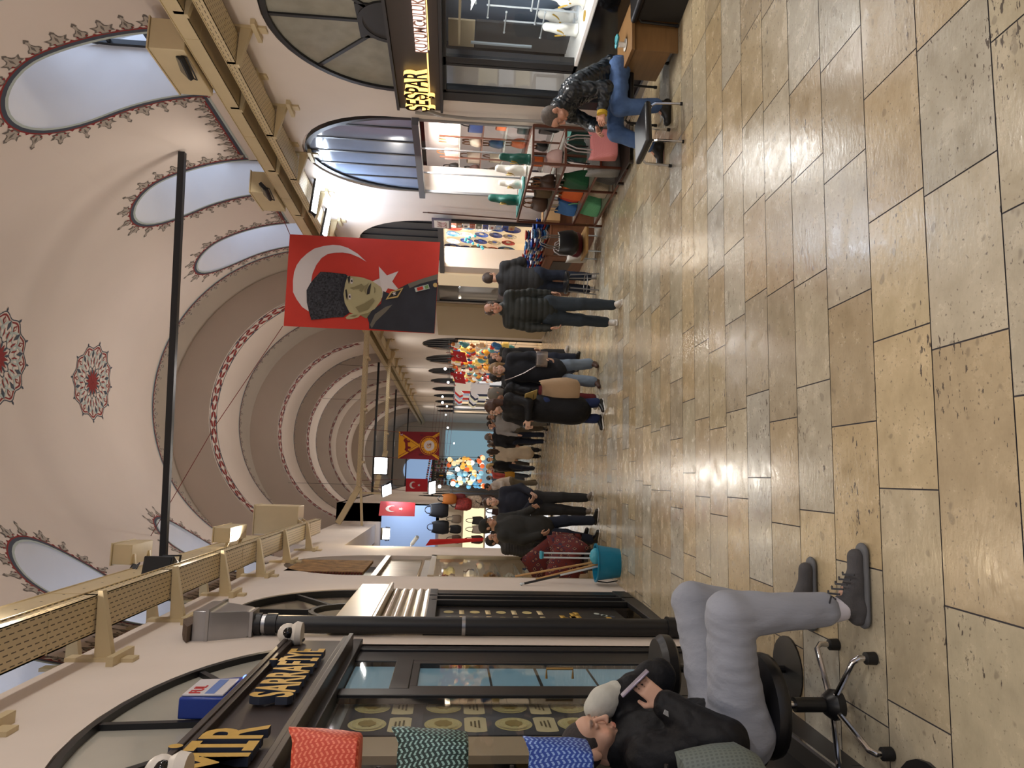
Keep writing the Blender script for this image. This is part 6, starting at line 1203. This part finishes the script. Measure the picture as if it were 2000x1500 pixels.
    if o.get('trousers') is not None:
        TR = SDF(h*1.1, .05); TR.cone(A['hipL'], A['hipR'], .125*L_, .125*L_).cone(A['pelvis'], A['pelvis']+up*.08, .13, .13)
        w_ = o.get('leg', (.105, .078, .07))
        for q in 'LR':
            e = A['an'+q]+(A['kn'+q]-A['an'+q])*o.get('cuff', .06); TR.chain([A['hip'+q], A['kn'+q], e], [w_[0], w_[1], w_[2]], .035)
        V, Fq = TR.run(); sdf_link('trousers', V, Fq, o['trousers'], b, 2, lambda V: .006*wob(V, 30, rng+3)+.004*wob(V*np.array((1, 1, .5)), 70, rng+4))
    for q in 'LR':
        an, to = A['an'+q], A['toe'+q]; f = to-an; f[2] = 0; f /= np.linalg.norm(f); fl = min(an[2], to[2]+.02); gz_ = to[2]-.032
        SH = SDF(min(h, .008), .015); B = np.stack([np.cross(f, (0, 0, 1)), f, (0, 0, 1)], 1); cc = an+f*.055; base_z = to[2]
        SH.cone(an+f*.0, np.array((an[0], an[1], base_z))+f*.0, .048, .045).cone(np.array((an[0], an[1], base_z))-f*.035, np.array((an[0], an[1], base_z))+f*.17*o.get('shlen', 1), .038, .034).cone(an+f*.02-np.array((0, 0, .02)), np.array((an[0], an[1], base_z+.01))+f*.1*o.get('shlen', 1), .04, .035)
        sh = SH.build('shoe', o['shoe'], b, 2)
        if o.get('sole') is not None: SO = SDF(min(h, .008), .01); SO.box(np.array((an[0], an[1], base_z-.022))+f*.07, (.042, .135, .014), .012, None, B); SO.build('sole', o['sole'], sh, 1)
    hs = o.get('hairstyle', 'short'); T = lambda p: A['head']+s*(R@np.array(p)); hm = o['hairmat']; H = SDF(min(h, .009), .012); q = lambda *r: tuple(s*x for x in r)
    if hs != 'none':
        th = {'crop': .004, 'short': .01}.get(hs, .016)
        H.ell(T((0, .022, .036)), q(.076+th, .094+th, .093+th), .01, R)
        if hs == 'bald_top': H.ell(T((0, -.01, .11)), q(.07, .1, .06), .01, R, True)
        H.ell(T((0, -.118, -.032 if hs == 'crop' else -.02)), q(.07, .07, .088), .012, R, True); H.ell(T((0, -.02, -.13)), q(.12, .14, .09), .01, R, True) if hs in ('crop', 'short', 'bald_top') else None
        if hs in ('crop', 'short', 'bald_top'):
            for sx in (-1, 1): H.ell(T((sx*.09, .005, -.02)), q(.03, .03, .045), .01, R, True)
        if hs == 'long':
            for x, y, z0, z1, r in ((-.07, .03, .03, -.22, .035), (.07, .03, .03, -.22, .035), (0, .08, .02, -.27, .06), (-.045, .07, 0, -.27, .05), (.045, .07, 0, -.27, .05)): a, e = T((x, y, z0)), T((x*.9, y+.01, z0)); e = e+np.array((0, 0, z1)); H.cone(a, e, r*s, r*.75*s, .02)
        if hs == 'bob': H.ell(T((0, .04, -.04)), q(.085, .075, .1), .02, R)
        if hs == 'bun': H.ell(T((0, .1, .06)), q(.04, .04, .04), .015, R)
        V, Fq = H.run(); sdf_link('hair', V, Fq, hm, b, 1, (lambda V: .003*wob(V*np.array((1, 1, .25)), 160, 5)) if hs != 'crop' else None)
    if o.get('cap'): K = SDF(h, .01); K.ell(T((0, .02, .06)), q(.09, .108, .085), .01, R).ell(T((0, -.09, .05)), q(.07, .06, .012), .02, R).ell(T((0, -.0, -.05)), q(.14, .2, .09), .005, R, True); K.build('cap', o['cap'], b, 1)
    if o.get('eyes', h < .011):
        for sx in (-1, 1):
            E_ = M().use(mat('eye_white', rgb(214, 206, 200), .2)); c_ = T((sx*.032, -.0865, .019)); E_.ball(tuple(c_), .0105*s, 12); E_.use(mat('iris', rgb(40, 28, 22), .1)); E_.ball(tuple(c_+R@np.array((0, -.0065, 0))*s), .0055*s, 8); E_.build('eye', None, b)
    return b
def stand(x, y, rz, h=1.75, stride=.0, lead=1, armL=None, armR=None, yaw=0, pitch=0, lean=0, sw=.19, z=None):
    k = h/1.75; z0 = gz(y) if z is None else z; c, s_ = math.cos(rz), math.sin(rz)
    W = lambda p: np.array((x+c*p[0]*k-s_*p[1]*k, y+s_*p[0]*k+c*p[1]*k, z0+p[2]*k)); D = lambda p: np.array((c*p[0]-s_*p[1], s_*p[0]+c*p[1], p[2]))
    st = stride*lead; J = dict(pelvis=W((0, 0, .95)), chest=W((0, -lean*.6, 1.3)), neck=W((0, -lean+.01, 1.48)), head=W((0, -lean*1.3-.012, 1.625)), R=rotm(rz+yaw, pitch))
    for q, sx in (('L', 1), ('R', -1)):
        t = st*sx; J['sh'+q] = W((sx*sw, -lean*.9+.01, 1.42)); J['hip'+q] = W((sx*.09, 0, .9))
        up = max(0, t)*-.0; J['kn'+q] = W((sx*.095, -t*.5-.04, .5)); J['an'+q] = W((sx*.1, -t, .085+(max(0, -t)*.22))); J['toe'+q] = W((sx*.115, -t-.15, .04))
        a = armL if q == 'L' else armR
        if a is None: a = ((sx*(sw+.055), .03+t*.25, 1.14), (sx*(sw+.06), -.05+t*.55, .89))
        J['el'+q], J['wr'+q] = W(a[0]), W(a[1]); d = J['wr'+q]-J['el'+q]; J['hand'+q] = (d, D(a[2]) if len(a) > 2 else D((-sx, -.2, 0)), a[3] if len(a) > 3 else .55)
    return J
# ---- materials of clothes
def cloth(nm, c, r=.85, b=.25): return mat(nm, rgb(*c), r, bump=b, bscale=160, noise=.08, nscale=6)
blackd = mat('black_down', rgb(13, 14, 20), .6, bump=.25, bscale=30, spec=.3); navyd = cloth('navy_quilt', (20, 27, 34), .3, .05); greend = cloth('dark_green_quilt', (26, 31, 29), .6, .1); blackc = cloth('black_cloth', (18, 18, 21), .8); charc = cloth('charcoal_cloth', (40, 40, 42), .85); greyc = mat('grey_trouser', rgb(150, 155, 168), .85, noise=.1, nscale=5, bump=.35, bscale=22, stretch=(1, 1, .35)); jeans = mat('blue_jeans', rgb(74, 102, 148), .85, noise=.25, nscale=7, bump=.2, bscale=40); djeans = cloth('dark_jeans', (26, 34, 52), .85); ljeans = cloth('pale_jeans', (120, 134, 152), .85); tealj = cloth('slate_jeans', (40, 50, 60), .85); taupe = cloth('taupe_coat', (82, 76, 70), .85); whitec = cloth('white_knit', (206, 198, 190), .85); redc = cloth('dark_red_trouser', (96, 20, 26), .85); beigec = cloth('beige_cloth', (168, 142, 112), .85)
shoew = mat('pale_sneaker', rgb(196, 190, 182), .6); shoeg = mat('grey_suede', rgb(78, 77, 80), .85, bump=.2, bscale=200, noise=.1, nscale=20); shoek = mat('black_shoe', rgb(20, 19, 20), .4); shoeb = mat('brown_shoe', rgb(70, 44, 32), .5); soleg = mat('grey_rubber_sole', rgb(96, 98, 102), .6); solew = mat('white_sole', rgb(214, 210, 204), .6)
hk = mat('black_hair', rgb(26, 22, 22), .55); hb_ = mat('brown_hair', rgb(58, 40, 30), .5, noise=.3, nscale=30); hbl = mat('blonde_hair', rgb(136, 104, 66), .5, noise=.3, nscale=40); hg = mat('grey_hair', rgb(118, 108, 100), .6, noise=.2, nscale=60); hcrop = mat('cropped_hair', rgb(52, 46, 46), .75, noise=.35, nscale=70)
# ---- the man on the swivel stool
J = dict(pelvis=(-1.08, 3.12, .43), chest=(-1.12, 3.13, .75), neck=(-1.125, 3.13, .885), head=(-1.103, 3.12, 1.012), R=rotm(PI/2-.12, .30, 0),
 shR=(-1.11, 2.95, .815), elR=(-1.0, 2.82, .56), wrR=(-.90, 2.98, .75), handR=((.45, .2, .6), (.1, 1, .2), .75), shL=(-1.08, 3.31, .815), elL=(-.91, 3.38, .66), wrL=(-.985, 3.27, .93), handL=((-.5, -.4, .45), (-.6, -.5, -.5), .55),
 hipR=(-1.03, 3.02, .42), knR=(-.55, 2.98, .475), anR=(-.525, 3.02, -.04), toeR=(-.34, 3.02, -.113), hipL=(-1.03, 3.22, .42), knL=(-.575, 3.42, .475), anL=(-.64, 3.52, -.06), toeL=(-.47, 3.51, -.135))
man = figure('man in black padded jacket and grey trousers on a swivel stool, looking at his phone', J, dict(jacket=blackd, trousers=greyc, shoe=shoeg, hairmat=hcrop, hairstyle='crop', style='puff', fat=1.12, sleeve=.085, leg=(.122, .09, .072), collar=1, hem=.1, cuff=.17, shlen=1.28, beard=.35, skin=rgb(206, 164, 142), eyes=False), .0055)
for an, q in (((-.525, 3.02), 0), ((-.64, 3.52), 1)):
    z = gz(an[1]); f = np.array((1, -.0, 0)); SO = SDF(.006, .01); SO.cone((an[0]-.04, an[1], z+.02), (an[0]+.235, an[1], z+.017), .046, .044, sq=(1, 1, .42)); SO.build('thick_sole', soleg, man, 1)
sk_ = SDF(.006, .02); sk_.cone((-.527, 3.02, -.04), (-.54, 3.02, .03), .05, .052); sk_.build('sock', mat('white_sock', rgb(206, 204, 214), .9), man, 1)
mb = M()
for i in range(6): u = -.38-.02*i; z = -.065+.017*i; mb.tube([(u+.0, 2.972, z-.012), (u-.004, 3.02, z+.012), (u+.0, 3.06, z-.01)], .0045, 5)
mb.tube([(-.50, 2.96, .045), (-.46, 2.93, .05), (-.47, 2.95, .03)], .004, 5); mb.build('laces', mat('grey_lace', rgb(60, 62, 68), .8), man)
ca = SDF(.006, .03); ca.chain([(-.96, 3.30, .875), (-.985, 3.27, .935), (-1.005, 3.245, .975)], [.058, .062, .054]); ca.build('plaster_cast', mat('cast_white', rgb(196, 196, 188), .8, noise=.12, nscale=10, bump=.2, bscale=40), man, 1)
M().box((-.009, -.002, -.032), (.009, .002, .032), Matrix.Translation((-.925, 2.9, .745))@Matrix.Rotation(.5, 4, 'Y')@Matrix.Rotation(.3, 4, 'Z')).build('reflective_tag', mat('silver_tag', rgb(150, 152, 156), .4), man)
t = thing('phone', 'pale smartphone in the hand of the man on the swivel stool', 'phone', (-.84, 3.0, .84)); mt = Matrix.Translation((-.835, 3.02, .86))@Matrix.Rotation(-.75, 4, 'Y')@Matrix.Rotation(.2, 4, 'Z'); M().box((-.004, -.036, -.075), (.004, .036, .075), mt).build('body', mat('phone_shell', rgb(150, 140, 160), .3, .4), t, bevel=.003); M().box((-.0048, -.033, -.071), (-.004, .033, .071), mt).build('screen', mat('phone_screen', rgb(20, 20, 24), .08), t)
t = thing('swivel_stool', 'black swivel stool on five chrome legs under the man with the phone', 'stool', (-1.0, 3.12, gz(3.12)))
M().lathe([(.06, .215), (.17, .22), (.208, .24), (.214, .265), (.206, .29), (.16, .3), (.02, .3)], (-.95, 3.12, 0), 32).build('seat', mat('black_vinyl', rgb(22, 22, 25), .38), t, sharp=60)
hub = (-.95, 3.12); M().tube([(hub[0], hub[1], .19), (hub[0], hub[1], .12)], .016, 12).build('piston', chrome, t); M().tube([(hub[0], hub[1], .13), (hub[0], hub[1], -.01)], .031, 16).build('column_cover', mat('black_plastic', rgb(24, 24, 26), .35), t)
M().lathe([(.03, -.09), (.062, -.075), (.065, -.04), (.04, -.005), (.03, .0)], (hub[0], hub[1], 0), 20).build('hub', mat('black_plastic', (0, 0, 0)), t)
for a in (39, -33, -114, 180, 108):
    c, s = math.cos(math.radians(a)), math.sin(math.radians(a)); e = (hub[0]+.275*c, hub[1]+.275*s); z = gz(e[1])
    lg = M().tube([(hub[0]+.05*c, hub[1]+.05*s, -.045), (e[0]-.02*c, e[1]-.02*s, -.065), (e[0], e[1], -.085), (e[0], e[1], z+.05)], .013, 10).build('leg', chrome, t); M().lathe([(.018, .05), (.026, .045), (.027, .004), (.02, 0)][::-1], (e[0], e[1], z), 14).build('glide', rubber, lg)
# ---- the man in the quilted jacket on the right
J = dict(pelvis=(4.0, 6.5, .2), chest=(3.74, 6.45, .58), neck=(3.56, 6.42, .72), head=(3.45, 6.4, .775), R=rotm(-PI/2-.05, .75, 0),
 shL=(3.63, 6.24, .63), elL=(3.63, 6.16, .335), wrL=(3.42, 6.2, .36), handL=((-1, .1, .05), (.1, .6, -.6), .7), shR=(3.6, 6.62, .62), elR=(3.52, 6.66, .36), wrR=(3.36, 6.42, .35), handR=((-.9, -.4, .05), (.2, -.6, -.6), .7),
 hipL=(3.98, 6.4, .16), knL=(3.52, 6.3, .17), anL=(3.58, 6.32, -.21), toeL=(3.42, 6.32, -.30), hipR=(3.98, 6.6, .16), knR=(3.42, 6.62, .13), anR=(3.3, 6.6, -.22), toeR=(3.14, 6.6, -.31))
figure('man in shiny black quilted jacket and jeans bent forward on a chair', J, dict(jacket=navyd, trousers=jeans, shoe=shoek, hairmat=mat('grey_crop', rgb(84, 74, 68), .7, noise=.3, nscale=60), hairstyle='crop', style='crumple', fat=.98, sleeve=.062, leg=(.1, .08, .068), hem=.06, collar=1, skin=rgb(196, 146, 124), eyes=False), .006)
tag(M().tube([(3.405, 6.19, .36), (3.375, 6.19, .362)], .05, 16).build('cuff', mat('yellow_cuff', rgb(196, 164, 50), .8)), 'yellow cuff at the wrist of the man in the quilted jacket', 'cuff')
# ---- people on their feet
S1 = dict(shoe=shoew, hairmat=hk)
figure('man in dark green quilted jacket walking towards the viewer', stand(2.17, 9.1, -.12, 1.78, .13, 1, yaw=-.05, sw=.172), dict(S1, jacket=greend, trousers=tealj, style='quilt', hairstyle='bald_top', hairmat=mat('receding_hair', rgb(74, 58, 48), .6), skin=rgb(196, 150, 128), fat=.95, sleeve=.06, collar=1, sole=solew), .0075)
figure('man in dark hooded jacket and jeans, seen from behind at the ceramics counter', stand(3.17, 11.2, PI-.35, 1.84, .05, 1, ((.27, -.1, 1.16), (.2, -.32, 1.1)), ((-.27, -.1, 1.16), (-.2, -.32, 1.1)), yaw=-.5, pitch=.3, lean=.05), dict(S1, jacket=charc, trousers=djeans, style='quilt', pitch=.1, hood=1, hairmat=mat('mid_brown_hair', rgb(66, 52, 44), .6), hairstyle='short', fat=1.12, sleeve=.072, sole=solew), .0085)
figure('person in black jacket behind the man in the green quilted jacket', stand(2.15, 13.2, .25, 1.7, .08, yaw=.5), dict(jacket=blackc, trousers=djeans, shoe=shoek, hairmat=hk, hairstyle='long', fat=1.05), .010)
figure('dark haired person in black coat further behind the green quilted jacket', stand(2.0, 14.3, .5, 1.68, .08, yaw=.3), dict(jacket=blackc, trousers=blackc, shoe=shoek, hairmat=hk, hairstyle='bob'), .011)
fw = figure('blonde woman in dark navy coat with silver bag and pale jeans', stand(1.62, 10.75, -.45, 1.68, .16, -1, yaw=.15, pitch=-.05), dict(jacket=cloth('navy_coat', (24, 27, 36)), trousers=ljeans, shoe=shoeb, hairmat=hbl, hairstyle='long', coat=.22, skin=SK[2], hair=(.12, .08, .04), leg=(.1, .085, .085)), .008)
t = bag('handbag', 'silver metallic shoulder bag of the blonde woman in navy', (1.76, 10.52, .26), -.3, .24, .1, .17, mat('silver_leather', rgb(168, 160, 158), .25, .8, noise=.2, nscale=20), None, 'box'); o = M().tube([(1.66, 10.55, .42), (1.55, 10.6, .6), (1.47, 10.62, .78), (1.44, 10.68, .88)], .012, 6).build('strap', mat('silver_leather', (0, 0, 0)), t)
figure('woman with headscarf and black jacket turned away beside the long coat', stand(1.22, 10.75, -1.0, 1.68, .08, 1, ((.24, -.1, 1.15), (.1, -.3, 1.12)), ((-.26, -.05, 1.14), (-.2, -.28, 1.1)), yaw=-.3, pitch=.1), dict(jacket=blackd, trousers=redc, shoe=shoew, hairmat=mat('grey_scarf', rgb(112, 106, 98), .8), hairstyle='bob', style='puff', skin=SK[1]), .009)
figure('woman with long brown hair in a long black coat holding a book', stand(.98, 10.2, -.9, 1.72, .07, -1, ((.24, -.12, 1.15), (.08, -.3, 1.15)), ((-.25, -.08, 1.14), (-.08, -.3, 1.12)), yaw=-.25, pitch=.15), dict(jacket=blackd, trousers=cloth('deep_blue_jeans', (24, 40, 84)), shoe=shoek, sole=solew, hairmat=mat('auburn_hair', rgb(70, 42, 28), .45, noise=.3, nscale=40), hairstyle='long', coat=.55, style='none', skin=SK[2]), .008)
t = bag('shopping_bag', 'large beige cloth bag hanging from the arm of the woman in the long coat', (1.22, 10.15, -.16), -.5, .44, .22, .56, mat('beige_bag', rgb(176, 148, 118), .8, bump=.4, bscale=12), None, 'sack', hh=.2)
t = thing('book', 'yellow covered booklet in the hands of the woman in the long coat', 'book', (1.15, 9.95, .6)); mt = Matrix.Translation((1.13, 9.97, .56))@Matrix.Rotation(-.9, 4, 'Z')@Matrix.Rotation(.5, 4, 'X'); M().box((-.09, -.006, -.1), (.09, .006, .1), mt).build('cover', mat('pale_yellow_card', rgb(176, 152, 92), .6), t); M().box((-.087, -.0065, -.05), (.03, -.0062, -.04), mt).build('print', ink, t)
figure('young man in navy jacket and grey trousers facing the viewer on the left', stand(-.42, 11.35, .3, 1.72, .06, 1, ((.25, -.06, 1.15), (.1, -.27, 1.0)), ((-.25, -.06, 1.15), (-.06, -.27, 1.02)), yaw=-.1, pitch=.1), dict(jacket=cloth('navy_jacket', (18, 22, 38)), trousers=charc, shoe=mat('grey_sneaker', rgb(130, 122, 114), .6), sole=solew, hairmat=hb_, hairstyle='short', skin=SK[2]), .008)
figure('man with cap and glasses in a dark grey coat beside the cushions', stand(-.76, 10.55, .95, 1.76, .1, 1, ((.26, -.04, 1.15), (.16, -.26, .98)), None, yaw=.25, pitch=.1, lean=.03), dict(jacket=cloth('dark_grey_coat', (38, 38, 36)), trousers=djeans, shoe=shoek, sole=solew, hairmat=hk, hairstyle='short', cap=cloth('dark_cap', (30, 30, 28)), fat=1.1, sleeve=.07, coat=.1), .008)
figure('person in ribbed grey padded jacket half hidden behind the man with the cap', stand(-1.02, 11.6, .8, 1.66, .0), dict(jacket=cloth('ribbed_grey', (56, 54, 52)), trousers=blackc, shoe=shoek, hairmat=hk, style='quilt', pitch=.045), .010)
figure('man in white hooded top leaning and pointing near the mosaic lamps', stand(-.18, 23.4, -1.3, 1.78, .06, 1, ((.3, -.15, 1.2), (.3, -.45, 1.2)), ((-.26, -.02, 1.14), (-.2, -.2, .95)), lean=.14), dict(jacket=whitec, trousers=cloth('khaki', (104, 96, 80)), shoe=shoew, hairmat=hk, fat=1.15, sleeve=.075, hood=1), .012)
figure('blonde woman in dark jacket holding a mustard bag in the far street', stand(.3, 24.8, -.9, 1.74, .1), dict(jacket=blackd, trousers=djeans, shoe=shoew, hairmat=mat('pale_blonde', rgb(190, 160, 104), .5), hairstyle='long', skin=SK[2]), .012)
bag('handbag', 'mustard yellow shoulder bag of the blonde woman in the far street', (.05, 24.6, -.55), .3, .22, .12, .34, mat('mustard', rgb(176, 128, 30), .7), None, 'sack')
figure('older man in black jacket and dark jeans walking down the middle of the street', stand(1.12, 20.6, PI-.1, 1.8, .12, 1, yaw=-1.0), dict(jacket=blackc, trousers=djeans, shoe=shoew, hairmat=hg, hairstyle='short', fat=1.1), .011)
figure('person in light grey top striding beside the long black coat', stand(1.42, 19.9, -.2, 1.74, .25, 1, yaw=-.5), dict(jacket=cloth('light_grey_top', (150, 146, 142)), trousers=cloth('olive_trouser', (92, 84, 70)), shoe=shoek, hairmat=hk, hairstyle='short', fat=1.05), .011)
figure('person in brown grey coat just behind the long black coat', stand(1.75, 21.6, .4, 1.76, .08), dict(jacket=taupe, trousers=charc, shoe=shoek, hairmat=hb_, hairstyle='short', fat=1.1), .012)
figure('woman in long cream coat walking away in the middle of the street', stand(.75, 22.6, PI, 1.7, .1), dict(jacket=cloth('cream_coat', (206, 190, 166)), trousers=blackc, shoe=shoek, hairmat=hb_, hairstyle='long', coat=.5), .012)
# ---- the crowd further off: five figures and copies of them in other clothes
Z = lambda h, **k: stand(0, 0, 0, h, z=0, **k)
def proto(nm, J, o): return figure(nm, J, o, .015)
pA = proto('a', Z(1.76, stride=.1), dict(jacket=blackc, trousers=djeans, shoe=shoek, hairmat=hk)); pB = proto('b', Z(1.66, stride=.06), dict(jacket=blackd, trousers=blackc, shoe=shoek, hairmat=hb_, hairstyle='long', style='puff')); pC = proto('c', Z(1.74, stride=.14), dict(jacket=charc, trousers=charc, shoe=shoew, hairmat=hk, fat=1.12, style='quilt'))
jk = [cloth('crowd_%d' % i, c) for i, c in enumerate(((30, 32, 40), (150, 130, 104), (84, 44, 120), (90, 96, 100), (22, 22, 24), (188, 160, 136), (46, 60, 50), (120, 40, 40), (60, 70, 100)))]
jn = ['dark blue grey', 'tan', 'purple', 'mid grey', 'black', 'pale peach', 'dark green', 'dark red', 'slate blue']
crowd = [(2.55, 15.2, pC, 4, .5, 'nearest of the crowd below the beige board'), (2.0, 16.8, pB, 4, 2.6, 'between the navy coat and the beige board'), (2.0, 19.2, pB, 5, .6, 'left of the blonde woman, behind her shoulder'), (1.75, 24.5, pA, 0, .4, 'behind the headscarf woman'), (1.9, 27, pC, 2, 3, 'in front of the far clothes shop'), (1.45, 28.5, pB, 3, 2.9, 'beyond the striding grey figure'), (1.1, 25.5, pB, 5, 3.1, 'just left of the older man in black'), (.95, 29, pA, 4, .2, 'below the club flag'), (.6, 27, pC, 6, .3, 'right of the cream coat'), (.45, 30.5, pB, 0, 3, 'between cream coat and blonde woman, far off'), (.15, 28, pA, 7, .4, 'behind the blonde woman with the mustard bag'), (2.4, 29.5, pA, 3, 2.8, 'beside the trinket shop'), (2.9, 31, pB, 4, .9, 'at the far trinkets'), (2.2, 33, pC, 8, .1, 'at the far shirts'), (1.6, 34, pA, 1, 3.1, 'in the middle of the far street'), (1.0, 35, pB, 4, .1, 'in the farthest row, centre'), (.5, 34.5, pA, 4, 3.0, 'in the farthest row, under the bunting'), (2.7, 36, pB, 5, 3.2, 'in the farthest row by the wall'), (-.1, 31, pC, 0, 2.2, 'beside the mosaic lamps'), (3.3, 27.5, pA, 4, 1.5, 'looking into the far trinket shop'), (1.3, 31, pC, 8, .3, 'in the middle of the crowd'), (2.0, 38, pA, 3, .2, 'farthest away on the right')]
used = set()
for x, y, p_, ci, rz, wh in crowd:
    lb = 'person in %s jacket %s' % (jn[ci], wh)
    if p_ not in used: c_ = p_; used.add(p_); c_.location = (x, y, gz(y)); c_.rotation_euler = (0, 0, rz); c_['label'] = lb
    else: c_ = dup(p_, (x, y, gz(y)), rz, lb)
    for ch in c_.children:
        if ch.name.startswith(('jacket', 'coat')): ch.material_slots[0].link = 'OBJECT'; ch.material_slots[0].material = jk[ci]
    c_['group'] = 'people in the far crowd'
